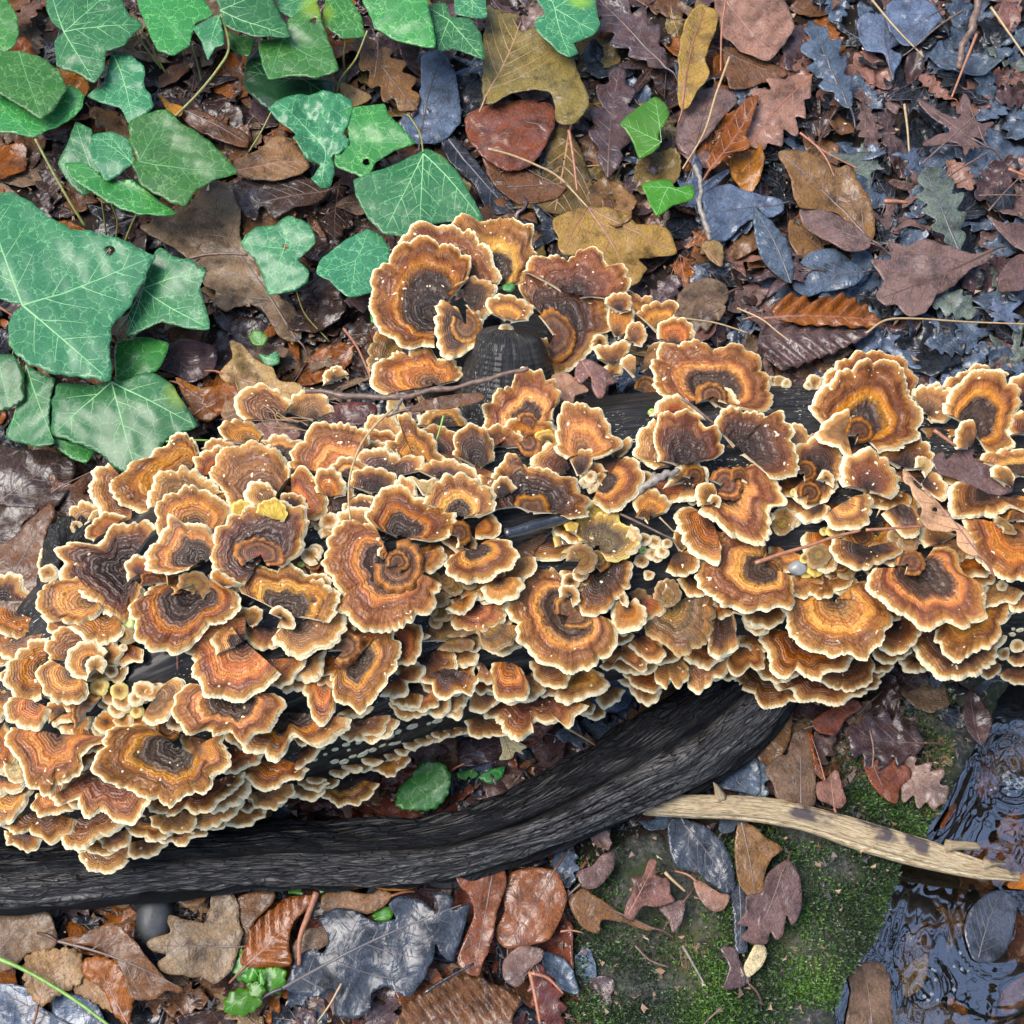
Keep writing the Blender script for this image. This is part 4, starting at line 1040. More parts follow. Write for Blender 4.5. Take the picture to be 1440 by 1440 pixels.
K5 1 1150,620;1075,610 1085,590 1130,650 1120,690 1180,710 1195,690
S|B|low brown shelf behind the square orange tongue
K5 0 1220,740;1090,785 1110,850 1170,855 1250,800 1360,815
S|D|dark shelf with cream lobes and white crust near the round buttons, right
K9 3 650,320;488,280 480,340 540,400 620,424 700,395 750,372 808,340 790,295
S|T|tan cap at the lower right edge beside the bare wood
K9 1 1430,550;1368,560 1380,622 1440,636 1500,590
S|T|small tan shelf at the bottom right end of the log
K9 0 1270,900;1198,940 1260,975 1318,930 1300,895
K9.T 0 1400,920;1310,955 1370,992 1440,1004 1500,975
K9.T 1 1400,860;1360,880 1400,912 1450,900 1450,860
S|O|orange bracket under the ivy tip with yellow orange stripes
K2 2 960,240;760,425 700,408 635,370 595,280 690,180 830,100 940,45 1005,140
S|B|brown bracket left of the ivy tip, uppermost on the left
K2 1 690,330;665,490 560,482 508,430 475,330 495,240 555,190
S|O|small amber cap above the fawn and frilled brackets, upper left
K2 1 1110,170;1030,120 1080,70 1160,90 1190,150
S|D|little dark hood beside the frilled brown bracket, upper left
K2 2 1050,220;1010,180 1060,130 1110,170 1110,220
S|T|pair of fawn lobes at the back edge left of the stub
T3 0 1410,160;1370,180 1375,135 1420,110 1460,140
S|O|frilly orange bracket on the back left slope among dead leaves
K4 0 60,340;-60,330 -40,270 60,245 130,300 158,360
S|T|pale bracket under the drooping shelves above the green round leaf
K5 0 1140,890;1065,910 1090,978 1160,985 1240,975 1290,970 1200,900
S|I|amber and brown button at the heart of the linked pair
K6 4 1300,690;1260,700 1270,650 1320,650 1330,710
'''
EDGE_SHELF = [(20, 1325, 52), (100, 1320, 58), (110, 1290, 40), (180, 1285, 45), (240, 1265, 40), (290, 1240, 68), (305, 1215, 40), (365, 1225, 55), (425, 1180, 45), (490, 1155, 42), (545, 1150, 40), (590, 1120, 42), (640, 1125, 40), (700, 1100, 46), (740, 1070, 32), (790, 1040, 40), (850, 1020, 38), (905, 1000, 36), (940, 985, 38), (1000, 975, 40), (1045, 960, 34), (-50, 1350, 50)]
def parse_caps():
    out = []
    for l in CAPS.strip().splitlines():
        if l.startswith('#') or not l.strip(): continue
        if l[0:2] == 'S|':
            _, st, lab = l.split('|'); out.append([st, lab, []])
        else:
            head, arc = l.split(';'); t, h, c = head.split()
            st = out[-1][0]
            if '.' in t: t, st = t.split('.')
            out[-1][2].append((t, h, tp(t, *[float(v) for v in c.split(',')]), [tp(t, *q) for q in pts(arc)], st))
    return out
bracket_px = []
def build_caps():
    for k, (st, lab, cs) in enumerate(parse_caps()):
        stub = cs[0][1] == 'stub'
        if stub: loc = STUB_TOP
        else: loc = on_log(*cs[0][2])[0]
        t = thing('bracket_fungus', lab, 'bracket fungus', loc, 'bracket fungi growing on the fallen log')
        for (tl, h, c, arc, s2) in cs:
            arr = np.array(arc); bracket_px.append((c, arr))
            if stub:
                z = on_log(706, 560)[0][2] + .056
                cap(t, t, c, arc, s2, 0, seed=900 + k, center_w=P(c[0], c[1], z))
            else:
                cap(t, t, c, arc, s2, float(h), seed=1000 + 17 * k + len(bracket_px))
build_caps()

LMK = [('the branch stub', 712, 500), ('the yellow lobes', 365, 720), ('the great rosette', 555, 800), ('the large front rosette', 800, 865), ('the green knobbed bracket', 940, 850), ('the leaf with a hole', 1315, 715),
       ('the amber crescent', 1060, 800), ('the heart shaped shelf', 1175, 875), ('the great cream rimmed shelf', 245, 1070), ('the square orange tongue', 715, 950), ('the white disc strip', 560, 1030), ('the black twig piece', 755, 740),
       ('the triangular fan', 820, 610), ('the biggest rosette', 1220, 585), ('the glossy amber rosette', 1290, 815), ('the dark eyed spiral', 130, 930), ('the broken log end', 80, 780), ('the spiral rosette', 410, 860), ('the ragged ridge', 560, 665),
       ('the frosted bracket', 1000, 540), ('the upper left frills', 250, 680), ('the jagged left shelf', 70, 1060), ('the lowest left lobe', 145, 1200), ('the olive and yellow bracket', 840, 760), ('the ringed rosette', 370, 780),
       ('the linked pair', 1050, 650), ('the winged bracket', 320, 990), ('the orange log cap', 330, 930), ('the right edge', 1420, 800), ('the lowest right stack', 1150, 960), ('the ragged brown shelf', 760, 1010), ('the round green leaf', 595, 1100), ('the barrel button', 485, 910)]
def where(x, y):
    d, n, a, b = min((math.hypot(x - a, y - b), n, a, b) for n, a, b in LMK)
    dx, dy = x - a, y - b
    if d < 16: return 'right at ' + n
    v = 'above' if dy < -.4 * abs(dx) and dy < 0 else 'below' if dy > .4 * abs(dx) else ''
    h = 'left of' if dx < -.4 * abs(dy) else 'right of' if dx > .4 * abs(dy) else ''
    if v and h: return v + ' and ' + h + ' ' + n
    far = 'close ' if d < 45 else 'farther ' if d > 90 else ''
    return far + (v or h) + ' ' + n
def fan_arc(c, dirn, R, span=2.9, asp=.8, n=9, jit=.12):
    a = np.linspace(-span / 2, span / 2, n) + dirn
    r = R * (1 + jit * np.array([random.uniform(-1, 1) for _ in a]))
    return [(c[0] + r[i] * math.cos(a[i]), c[1] + r[i] * math.sin(a[i]) * asp) for i in range(n)]
# thin shelf of little lobes along the lower edge of the log
for i, (x, y, r) in enumerate(EDGE_SHELF):
    c = tp('K5', x, y - r * .5); t = thing('bracket_fungus', 'tiny pale shelf lobe, %s' % where(*c), 'bracket fungus', on_log(*c)[0], 'tiny lobes of the thin shelf under the log')
    cap(t, t, c, fan_arc(c, math.pi / 2 + .1, r / 3.6, 2.7, .8), 'T', -.3 + random.uniform(0, .5), small=True)
# round buttons
BUT = [('K5', 900, 210, 36, 'V'), ('K5', 965, 205, 32, 'V'), ('K5', 1000, 235, 34, 'V'), ('K5', 1075, 215, 28, 'V'), ('K5', 1140, 265, 24, 'T'), ('K5', 930, 300, 34, 'V'), ('K5', 965, 330, 38, 'T'), ('K5', 925, 365, 34, 'V'), ('K5', 960, 375, 28, 'V'), ('K5', 890, 350, 24, 'V'), ('K5', 910, 410, 24, 'V'), ('K5', 470, 430, 26, 'T'), ('K5', 1100, 520, 34, 'T'), ('K5', 1170, 290, 26, 'T'),
       ('K4', 280, 790, 38, 'T'), ('K4', 285, 825, 30, 'I'), ('K4', 300, 770, 26, 'T'), ('K4', 370, 620, 40, 'R'), ('K4', 410, 950, 40, 'B'), ('K4', 440, 980, 30, 'O'),
       ('K6', 815, 1000, 26, 'T'), ('K6', 865, 1012, 28, 'T'), ('K6', 930, 1020, 20, 'T'), ('K6', 855, 1070, 24, 'T'), ('K6', 880, 1060, 26, 'T'), ('K6', 905, 1065, 24, 'T'), ('K6', 880, 1090, 22, 'T'), ('K6', 800, 1108, 26, 'T'), ('K6', 838, 1180, 20, 'O'), ('K6', 1060, 795, 22, 'O'), ('K6', 330, 440, 22, 'Y'), ('K6', 310, 490, 40, 'Q'), ('K6', 345, 470, 20, 'V'), ('K6', 200, 420, 38, 'R'), ('K6', 240, 500, 34, 'I'), ('K6', 820, 690, 30, 'T'), ('K6', 540, 680, 26, 'R'), ('K6', 560, 700, 26, 'O'), ('K6', 520, 710, 24, 'R'), ('K6', 590, 690, 26, 'B'), ('K6', 550, 735, 22, 'O'),
       ('K8', 230, 900, 50, 'T'), ('K8', 215, 925, 40, 'V'), ('K8', 285, 912, 20, 'O'), ('K8', 150, 885, 20, 'B'), ('K8', 400, 1080, 52, 'V'), ('K8', 440, 1120, 44, 'T'), ('K8', 390, 1140, 40, 'Q'), ('K8', 500, 1120, 40, 'I'), ('K8', 540, 1160, 36, 'V'), ('K8', 480, 1180, 36, 'T'), ('K8', 335, 1095, 20, 'Y'), ('K8', 300, 1220, 38, 'P'), ('K8', 380, 1210, 44, 'I'), ('K8', 420, 1260, 40, 'O'), ('K8', 350, 1230, 26, 'T'), ('K8', 500, 1240, 32, 'T'), ('K8', 560, 1220, 28, 'B'), ('K8', 340, 1170, 20, 'Q'), ('K8', 490, 950, 34, 'Y'), ('K8', 430, 960, 16, 'Y'), ('K8', 800, 980, 36, 'V'), ('K8', 860, 1010, 44, 'V'), ('K8', 620, 990, 46, 'I'), ('K8', 870, 1120, 60, 'I'), ('K8', 280, 760, 16, 'Y'), ('K8', 390, 500, 30, 'V'), ('K8', 430, 520, 26, 'T'), ('K8', 1330, 1240, 24, 'T'), ('K8', 380, 210, 34, 'T'), ('K8', 440, 200, 26, 'P'), ('K8', 470, 170, 28, 'P'), ('K8', 350, 220, 16, 'T'), ('K8', 200, 200, 26, 'P'), ('K8', 240, 210, 18, 'P'), ('K8', 170, 195, 18, 'T'),
       ('K3', 500, 380, 34, 'Y'), ('K3', 560, 420, 40, 'T'), ('K3', 600, 400, 34, 'Y'), ('K3', 620, 450, 42, 'T'), ('K3', 590, 490, 38, 'T'), ('K3', 650, 470, 32, 'Y'), ('K3', 725, 400, 46, 'O'), ('K3', 770, 410, 34, 'O'), ('K3', 690, 440, 30, 'T'), ('K3', 690, 500, 26, 'Y'), ('K3', 540, 560, 50, 'O'), ('K3', 620, 550, 40, 'O'), ('K3', 500, 590, 30, 'A'), ('K3', 690, 550, 40, 'O'), ('K3', 850, 590, 52, 'I'), ('K3', 890, 560, 40, 'B'), ('K3', 560, 300, 26, 'T'), ('K3', 480, 420, 20, 'T'), ('K3', 620, 180, 16, 'T'), ('K3', 635, 120, 36, 'V'),
       ('K2', 410, 515, 36, 'T'), ('K2', 350, 525, 22, 'P'), ('K2', 300, 540, 30, 'P'), ('K2', 255, 590, 22, 'P'), ('K2', 245, 640, 34, 'T'), ('K2', 235, 690, 38, 'P'), ('K2', 240, 740, 38, 'T'), ('K2', 505, 495, 26, 'T'), ('K2', 490, 460, 34, 'P'), ('K2', 462, 530, 16, 'P'), ('K2', 380, 500, 24, 'T'), ('K2', 450, 500, 18, 'P'),
       ('K1', 620, 880, 22, 'P'), ('K1', 755, 935, 18, 'O'), ('K1', 960, 790, 28, 'V'), ('K1', 1235, 690, 34, 'B'), ('K1', 1240, 660, 26, 'D'), ('K1', 970, 1190, 40, 'Y'), ('K1', 610, 950, 28, 'P'), ('K1', 640, 980, 24, 'P'), ('K1', 200, 1010, 34, 'P'), ('K1', 235, 1060, 34, 'T'),
       ('K7', 440, 420, 34, 'D'), ('K7', 490, 380, 30, 'T'), ('K7', 580, 300, 34, 'V'), ('K7', 150, 1000, 20, 'T'), ('K7', 960, 780, 26, 'Q'), ('K7', 1390, 640, 44, 'T'), ('K7', 110, 590, 40, 'T'),
       ('K9', 80, 680, 50, 'T'), ('K9', 110, 720, 34, 'B'), ('K9', 1410, 820, 26, 'P'), ('K9', 1340, 860, 22, 'T'), ('K9', 1290, 520, 30, 'V'), ('K9', 740, 900, 26, 'T'), ('K9', 880, 890, 34, 'V')]
for i, (tl, x, y, r, st) in enumerate(BUT):
    c = tp(tl, x, y); rp = r / 3.6 * 1.1; col = {'V': 'olive tan', 'T': 'tan', 'O': 'orange', 'I': 'ringed brown', 'B': 'brown', 'R': 'reddish', 'P': 'cream', 'Y': 'yellowish', 'Q': 'yellow', 'D': 'dark', 'A': 'amber'}[st]
    side = 'left part' if c[0] < 480 else 'middle' if c[0] < 960 else 'right part'
    t = thing('button_fungus', '%s round %s fungus button %s' % ('tiny' if r < 27 else 'little' if r < 37 else 'larger', col, where(*c)), 'fungus button', on_log(*c)[0], 'round fungus buttons on the log')
    a0 = random.uniform(0, 6.28)
    arc = [(c[0] + rp * math.cos(a0 + q) * random.uniform(.85, 1.1), c[1] + rp * math.sin(a0 + q) * random.uniform(.75, 1.0)) for q in np.linspace(0, 6.28, 10)]
    cap(t, t, c, arc, st, .9 + random.uniform(0, 1.), small=True, droop=2.5, res=1.2)
t = thing('button_fungus', 'pale round button on the blunt end of the knotty branch stub', 'fungus button', STUB_TOP)
cc0 = tp('K1', 762, 618); zc = on_log(706, 560)[0][2] + .040
cap(t, t, cc0, [(cc0[0] + 8 * math.cos(q), cc0[1] + 6 * math.sin(q)) for q in np.linspace(0, 6.28, 9)], 'P', 0, center_w=P(*cc0, zc), small=True, res=1.2)
# green algae dots and white discs
M_ALG = simple('algae_dot', (.36, .46, .10), .4, .2, 300, coat=.4)
M_DISC = simple('white_disc', (.60, .54, .36), .8, .2, 900)
def dot(px, py, r, mat, name, lab, cat, grp, flat=.35, ring=False):
    c, n, _ = on_log(px, py); n = np.array(n); a = np.cross(n, [0, 0, 1.]); a /= np.linalg.norm(a) + 1e-9; b = np.cross(n, a)
    th = np.linspace(0, 2 * math.pi, 14, endpoint=False); R = r * .0005
    prof = [(.15, .75 if not ring else .2), (.55, .85 if not ring else .35), (.85, .8), (1, .3), (1.02, -.4)]
    V = []; ph = random.uniform(0, 6)
    for rr, hh in prof:
        q = R * rr * (1 + .15 * np.sin(th * 2 + ph) + .08 * np.sin(th * 5 + ph))
        V.append(c + a * (q * np.cos(th))[:, None] * 1.2 + b * (q * np.sin(th))[:, None] + n * (R * flat * hh + .0008))
    V = np.vstack(V); F = []; k = 14
    for i in range(len(prof) - 1):
        for j in range(k): F.append((i * k + j, i * k + (j + 1) % k, (i + 1) * k + (j + 1) % k, (i + 1) * k + j))
    V = np.vstack([V, c + n * (R * flat * prof[0][1] + .0008)])
    tri = np.array([(len(V) - 1, (j + 1) % k, j) for j in range(k)], dtype=np.int32)
    o = mesh(name, V, [np.array(F, dtype=np.int32)[:, ::-1], tri], mat); tag(o, lab if grp is None else lab + ', ' + where(px, py), cat, grp)
for (tl, x, y, r, w) in [('K6', 852, 362, 5, 'on bare wood below the big dark centred bracket'), ('K6', 805, 1057, 6, 'among the small buttons right of the olive and yellow bracket'), ('K2', 648, 990, 11, 'beside the orange skirt at the left'), ('K4', 230, 842, 4, 'on bare wood above the spiral rosette')]:
    dot(*tp(tl, x, y), r, M_ALG, 'algae_blob', 'round yellow green blob ' + w, 'green blob', None, .7)
for (x, y, r) in [(918, 912, 5.5), (790, 938, 6), (718, 965, 4.5), (668, 990, 6.5), (715, 1022, 4), (520, 1018, 4), (456, 1030, 4), (400, 1055, 3.5), (380, 1020, 3), (338, 1048, 3), (398, 1118, 5), (445, 1118, 6), (490, 1090, 4), (540, 1080, 6), (590, 1058, 5), (690, 1028, 4), (875, 925, 3), (350, 1080, 2.5), (300, 1110, 2.5), (640, 1035, 3.5), (560, 1060, 2.5), (470, 1060, 2.5)]:
    dot(*tp('K5', x, y), r, M_DISC, 'white_disc', 'flat white ring on the black strip' if r > 4 else 'small white dot on the black strip', 'fungus disc', 'white discs on the black strip of the log', .25, ring=r > 4)
for (x, y, r) in [(712, 1045, 6), (718, 1115, 5), (650, 1090, 3)]:
    dot(*tp('K3', x, y), r, M_DISC, 'white_disc', 'pale disc in the black gap', 'fungus disc', 'pale discs between the lower left shelves', .25, True)
for (x, y, r) in [(1380, 760, 4), (1420, 740, 4), (1400, 800, 5), (1350, 835, 4), (1330, 850, 3), (1410, 830, 4), (1385, 735, 2.5)]:
    dot(*tp('K9', x, y), r, M_DISC, 'white_disc', 'pale disc on bare black wood', 'fungus disc', 'pale discs at the right edge of the log', .3)

# smaller brackets filling the slopes between the traced ones
def px_inside(pt, poly):
    return inside(np.array([pt]), poly)[0]
BARE = [(862, 598, 75, 38), (800, 640, 30, 25), (935, 745, 60, 60), (925, 800, 70, 34), (1120, 565, 42, 32), (210, 935, 62, 28), (432, 775, 40, 34), (1085, 735, 55, 45), (770, 800, 40, 30), (700, 520, 60, 55), (590, 870, 30, 20), (1425, 900, 35, 36), (540, 1030, 150, 26), (700, 470, 40, 40), (650, 1000, 60, 20), (395, 1070, 60, 24), (185, 1160, 30, 40), (85, 790, 55, 40), (470, 1045, 60, 26), (60, 1215, 400, 20), (880, 680, 60, 25), (612, 860, 40, 40)]
cnt = 0; placed = []
for k in range(6000):
    x, y = random.uniform(-40, 1480), random.uniform(560, 1180)
    c, n, miss = on_log(x, y)
    if miss > .002: continue
    if any(((x - a) / rx) ** 2 + ((y - b) / ry) ** 2 < 1 for a, b, rx, ry in BARE): continue
    if any(math.hypot(x - a, y - b) < 23 for a, b in placed): continue
    if any(px_inside((x, y), arr) for cc, arr in bracket_px if abs(cc[0] - x) < 120 and abs(cc[1] - y) < 120) and random.random() < .72: continue
    placed.append((x, y)); cnt += 1
    dirn = math.atan2(1, random.uniform(-.5, .5)) if n[1] < .35 else -math.pi / 2 + random.uniform(-.8, .8)
    R = random.uniform(24, 46)
    st = random.choice('OTBRORBC'); cn = dict(B='brown', T='tan', R='red brown', O='orange', V='olive brown', D='dark brown', C='zoned')[st]
    sz = 'small' if R < 32 else 'mid sized'
    t = thing('bracket_fungus', ' '.join(('%s %s bracket %s' % (sz, cn, where(x, y))).split()[:16]), 'bracket fungus', c, 'small brackets tucked between the larger ones')
    cap(t, t, (x, y), fan_arc((x, y), dirn, R, 3.0, .85), st, random.uniform(-1.3, .3))
    if cnt > 175: break
print('filler caps', cnt)
# ------------------------------------------------------------------ leaves
def leaf_mat(name, col, rough=.4, coat=.5, patch=(.3, .25, .2), pamt=.5, bump=.8, sat=1.0, fine=1.):
    m, nt, b = newmat('dead_leaf_' + name); g = N(nt); kd = .92 if name in ('cream', 'orange', 'pinktan') else .80
    col = tuple(c * kd for c in col); patch = tuple(c * kd for c in patch)
    rn = g.rnd(); pos = g.pos()
    off = g.node('ShaderNodeVectorMath', operation='ADD'); g.L(pos, off.inputs[0]); g.L(g.comb(g.math('MULTIPLY', rn, 9), g.math('MULTIPLY', rn, 5), 0.), off.inputs[1]); v = off.outputs[0]
    n1 = g.noise(42, v, detail=5, rough=.6); n2 = g.noise(420, v, detail=4, rough=.7); cell = g.voro(330, v); n3 = g.noise(95, v, detail=3, rough=.5, dist=1.2)
    dark = tuple(c * .25 for c in col); lite = tuple(min(1, c * 1.3) for c in col)
    c = g.ramp(n1, [(.30, dark), (.44, col), (.60, lite), (.75, col)])
    c = g.mix(g.maprange(n3, .50, .75, 0, pamt * .7, True), c, patch)
    c = g.mix(g.maprange(cell, .0, .10, .22, 0), c, tuple(x * .35 for x in col))
    c = g.mix(g.maprange(n2, .60, .70, 0, .8), c, tuple(x * .18 for x in col)); c = g.mix(g.maprange(g.noise(75, v, detail=6, rough=.72), .50, .68, 0, .75, True), c, tuple(x * .28 for x in col))
    c = g.hsv(c, g.maprange(rn, 0, 1, .487, .513), sat, g.maprange(rn, 0, 1, .72, 1.3))
    g.L(c, b.inputs['Base Color']); g.L(g.maprange(n3, .3, .7, rough - .08, rough + .16), b.inputs['Roughness'])
    g.L(g.maprange(g.noise(60, v, detail=3, dist=.8), .38, .62, .04, coat * .8), b.inputs['Coat Weight']); b.inputs['Coat Roughness'].default_value = .27; b.inputs['Coat IOR'].default_value = 1.7; b.inputs['Specular IOR Level'].default_value = .12
    crk = g.noise(170, v, detail=4, rough=.6, dist=2.0)
    h = g.math('ADD', g.math('MULTIPLY', crk, 1.5), g.math('ADD', g.math('MULTIPLY', g.maprange(cell, 0, .15), .15), g.math('MULTIPLY', n2, .3)))
    g.L(g.bump(h, bump, .0018), b.inputs['Normal']); g.L(g.bump(g.noise(75, v, detail=3, rough=.5, dist=.6), .5, .0045), b.inputs['Coat Normal']); return m
LM = {
 'slate2': leaf_mat('slate_dark', (.036, .046, .064), .36, .7, (.025, .03, .042), .6, .8),
 'black': leaf_mat('black', (0.014, 0.016, 0.020), .34, .8, (0.035, 0.039, 0.048), .5, 1.),
 'slate': leaf_mat('slate', (.085, .118, .170), .36, .8, (.045, .055, .075), .6, .9),
 'sage': leaf_mat('sage', (0.106, 0.133, 0.106), .45, .5, (0.067, 0.094, 0.112), .6),
 'dkbrown': leaf_mat('darkbrown', (0.039, 0.019, 0.012), .35, .7, (0.070, 0.035, 0.021), .5),
 'purple': leaf_mat('purple', (0.077, 0.042, 0.041), .36, .7, (0.044, 0.035, 0.044), .6),
 'mauve': leaf_mat('mauve', (.165, .098, .082), .42, .5, (0.082, 0.059, 0.064), .6),
 'pink': leaf_mat('pink', (0.234, 0.117, 0.085), .45, .5, (0.156, 0.075, 0.057), .6),
 'pinktan': leaf_mat('pinktan', (0.313, 0.164, 0.092), .5, .3, (0.259, 0.133, 0.070), .4, .5),
 'red': leaf_mat('red', (0.161, 0.044, 0.019), .36, .7, (0.095, 0.032, 0.023), .6),
 'brown': leaf_mat('brown', (0.151, 0.068, 0.026), .42, .5, (0.078, 0.042, 0.028), .6),
 'rust': leaf_mat('rust', (0.243, 0.076, 0.007), .38, .6, (0.137, 0.046, 0.015), .6),
 'tan': leaf_mat('tan', (0.297, 0.175, 0.068), .5, .3, (0.187, 0.106, 0.048), .5),
 'taupe': leaf_mat('taupe', (0.193, 0.125, 0.071), .5, .3, (0.076, 0.053, 0.040), .7),
 'ochre': leaf_mat('ochre', (0.314, 0.188, 0.044), .5, .3, (0.221, 0.121, 0.036), .6),
 'olive': leaf_mat('olive', (0.163, 0.114, 0.030), .42, .45, (0.085, 0.058, 0.026), .7),
 'cream': leaf_mat('cream', (0.529, 0.439, 0.241), .7, .1, (0.456, 0.366, 0.186), .4),
 'orange': leaf_mat('orange', (0.404, 0.148, 0.003), .42, .4, (0.243, 0.081, 0.004), .5),
}
def vein_mat(name, col): return simple(name, col, .5, .3, 300, .2, .3)
V_DARK = vein_mat('leaf_vein_dark', (.07, .035, .022)); V_RED = vein_mat('leaf_vein_red', (.20, .075, .035)); V_SLATE = vein_mat('leaf_vein_slate', (.045, .04, .045)); V_TAN = vein_mat('leaf_vein_tan', (.30, .17, .07))
VM = {'slate2': V_SLATE, 'black': V_SLATE, 'slate': V_SLATE, 'sage': V_SLATE, 'dkbrown': V_DARK, 'purple': V_DARK, 'mauve': V_DARK, 'pink': V_RED, 'pinktan': V_RED, 'red': V_DARK, 'brown': V_DARK, 'rust': V_RED, 'tan': V_RED, 'taupe': V_DARK, 'ochre': V_RED, 'olive': V_TAN, 'cream': V_TAN, 'orange': V_RED}
def ivy_mat(name, col, dark, vein, gloss=.35, net=1.):
    m, nt, b = newmat(name); g = N(nt)
    rn = g.rnd(); v = g.pos()
    wob = g.node('ShaderNodeVectorMath', operation='ADD'); nn = g.node('ShaderNodeTexNoise'); nn.inputs['Scale'].default_value = 130; g.L(v, nn.inputs['Vector'])
    sc = g.node('ShaderNodeVectorMath', operation='SCALE'); g.L(nn.outputs['Color'], sc.inputs[0]); sc.inputs['Scale'].default_value = .012
    g.L(v, wob.inputs[0]); g.L(sc.outputs[0], wob.inputs[1])
    cell = g.voro(88, wob.outputs[0]); c2 = g.voro(300, wob.outputs[0])
    n1 = g.noise(28, v, detail=4, rough=.55); n2 = g.noise(500, v, detail=3)
    vd = g.attr('vd')                                   # distance to the main veins, metres
    c = g.mix(g.maprange(n1, .2, .8), dark, col)
    c = g.mix(g.maprange(vd, .0, .006, .22, 0), c, tuple(x * 1.5 for x in col))
    c = g.mix(g.maprange(cell, .0, .035, .36 * net, 0), c, vein)
    c = g.mix(g.maprange(c2, .0, .10, .10 * net, 0), c, vein)
    c = g.mix(g.maprange(n2, .62, .72, 0, .2), c, (.10, .16, .08))
    # brown rot spots
    sp = g.voro(13, v, 'F1'); spm = g.math('MULTIPLY', g.maprange(g.math('ADD', sp, g.math('MULTIPLY', n1, .06)), .105, .085), g.maprange(g.noise(6, v), .5, .55))
    ylw = g.math('MULTIPLY', g.maprange(sp, .22, .11), g.maprange(g.noise(6, v), .48, .55))
    c = g.mix(g.math('MULTIPLY', ylw, .6), c, (.22, .34, .03)); c = g.mix(spm, c, (.30, .19, .11))
    c = g.hsv(c, g.maprange(rn, 0, 1, .482, .515), 1.05, g.maprange(rn, 0, 1, .68, 1.22))
    g.L(c, b.inputs['Base Color']); g.L(g.maprange(n1, .3, .7, gloss, gloss + .15), b.inputs['Roughness'])
    b.inputs['Coat Weight'].default_value = .5; b.inputs['Coat Roughness'].default_value = .22; b.inputs['Coat IOR'].default_value = 1.45; b.inputs['Specular IOR Level'].default_value = .12
    h = g.math('ADD', g.math('MULTIPLY', g.maprange(cell, 0, .2), .9), g.math('MULTIPLY', n2, .2))
    g.L(g.bump(h, .22, .0008), b.inputs['Normal']); return m
IVY = {'g': ivy_mat('ivy_leaf_green', (.028, .145, .026), (.017, .100, .020), (.22, .46, .16), net=1.3),
       'b': ivy_mat('ivy_leaf_blue_green', (.030, .135, .052), (.020, .095, .040), (.20, .44, .20), net=1.3),
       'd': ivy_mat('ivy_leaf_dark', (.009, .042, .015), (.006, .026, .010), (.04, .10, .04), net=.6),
       'y': ivy_mat('fresh_green_leaf', (.050, .17, .014), (.028, .11, .010), (.13, .30, .04), net=.3)}
M_IVEIN = simple('ivy_vein', (.20, .38, .17), .5, .15, 300, .1); M_IVEIN_D = simple('ivy_vein_dark', (.07, .19, .07), .5, .15, 300, .1)
M_PET = simple('ivy_petiole', (.20, .26, .06), .5, .3, 250, .3, .3, col2=(.22, .16, .05))
M_HOLE = None

def outline_oak(L, W, seed, lobes=5):
    r = np.random.default_rng(seed); t = np.linspace(0, 1, 90)
    env = np.sin(np.clip(t, 0, 1) ** .75 * math.pi) ** .7 * (.45 + .6 * t) ; env = env / env.max()
    sides = []
    for sgn in (1, -1):
        ph = r.uniform(-.12, .12); k = lobes + r.uniform(-.4, .4)
        lob = .5 + .5 * np.cos((t * k + ph) * 2 * math.pi + math.pi)
        w = env * (.56 + .44 * lob ** .7) * (1 + .12 * wav(t * 1., t * 0, seed + sgn + 3, 12))
        sides.append(np.stack([t * L + .05 * L * lob * env, sgn * w * W / 2 * r.uniform(.85, 1.1)], 1))
    return np.vstack([sides[0], sides[1][::-1][1:-1]])
def outline_beech(L, W, seed, teeth=0., tip=1.):
    r = np.random.default_rng(seed); t = np.linspace(0, 1, 70)
    env = np.sin(t ** .85 * math.pi) ** .85
    sides = []
    for sgn in (1, -1):
        w = env * (1 + .05 * wav(t, t * 0, seed + sgn + 9, 14)) * (1 + teeth * (np.abs(np.sin(t * 34 + r.uniform(0, 3))) - .5))
        sides.append(np.stack([t * L, sgn * w * W / 2 * r.uniform(.85, 1.08)], 1))
    return np.vstack([sides[0], sides[1][::-1][1:-1]])
def outline_maple(L, W, seed, deep=.45):
    r = np.random.default_rng(seed); a = np.linspace(-math.pi, math.pi, 170, endpoint=False)
    rr = np.zeros_like(a) + .30
    for k, (c, h, w) in enumerate([(0, 1, .30), (.95, .86, .32), (-.95, .86, .32), (2.0, .52, .34), (-2.0, .52, .34)]):
        c += r.uniform(-.1, .1); rr = np.maximum(rr, h * r.uniform(.85, 1.1) * np.exp(-np.abs((a - c) / w) ** 1.25) * 1.0)
    rr = rr * (1 + .10 * np.abs(np.sin(a * 9 + 1)) + .05 * np.sin(a * 23)); rr[np.abs(a) > 2.9] *= .45
    return np.stack([(rr * np.cos(a)) * L * .72 + L * .28, rr * np.sin(a) * W * .62], 1)
def outline_scrap(L, W, seed):
    a = np.linspace(0, 2 * math.pi, 60, endpoint=False)
    rr = 1 + .22 * wav(np.cos(a), np.sin(a), seed, 2.2) + .12 * wav(np.cos(a), np.sin(a), seed + 1, 6)
    return np.stack([L / 2 + rr * np.cos(a) * L / 2, rr * np.sin(a) * W / 2], 1)

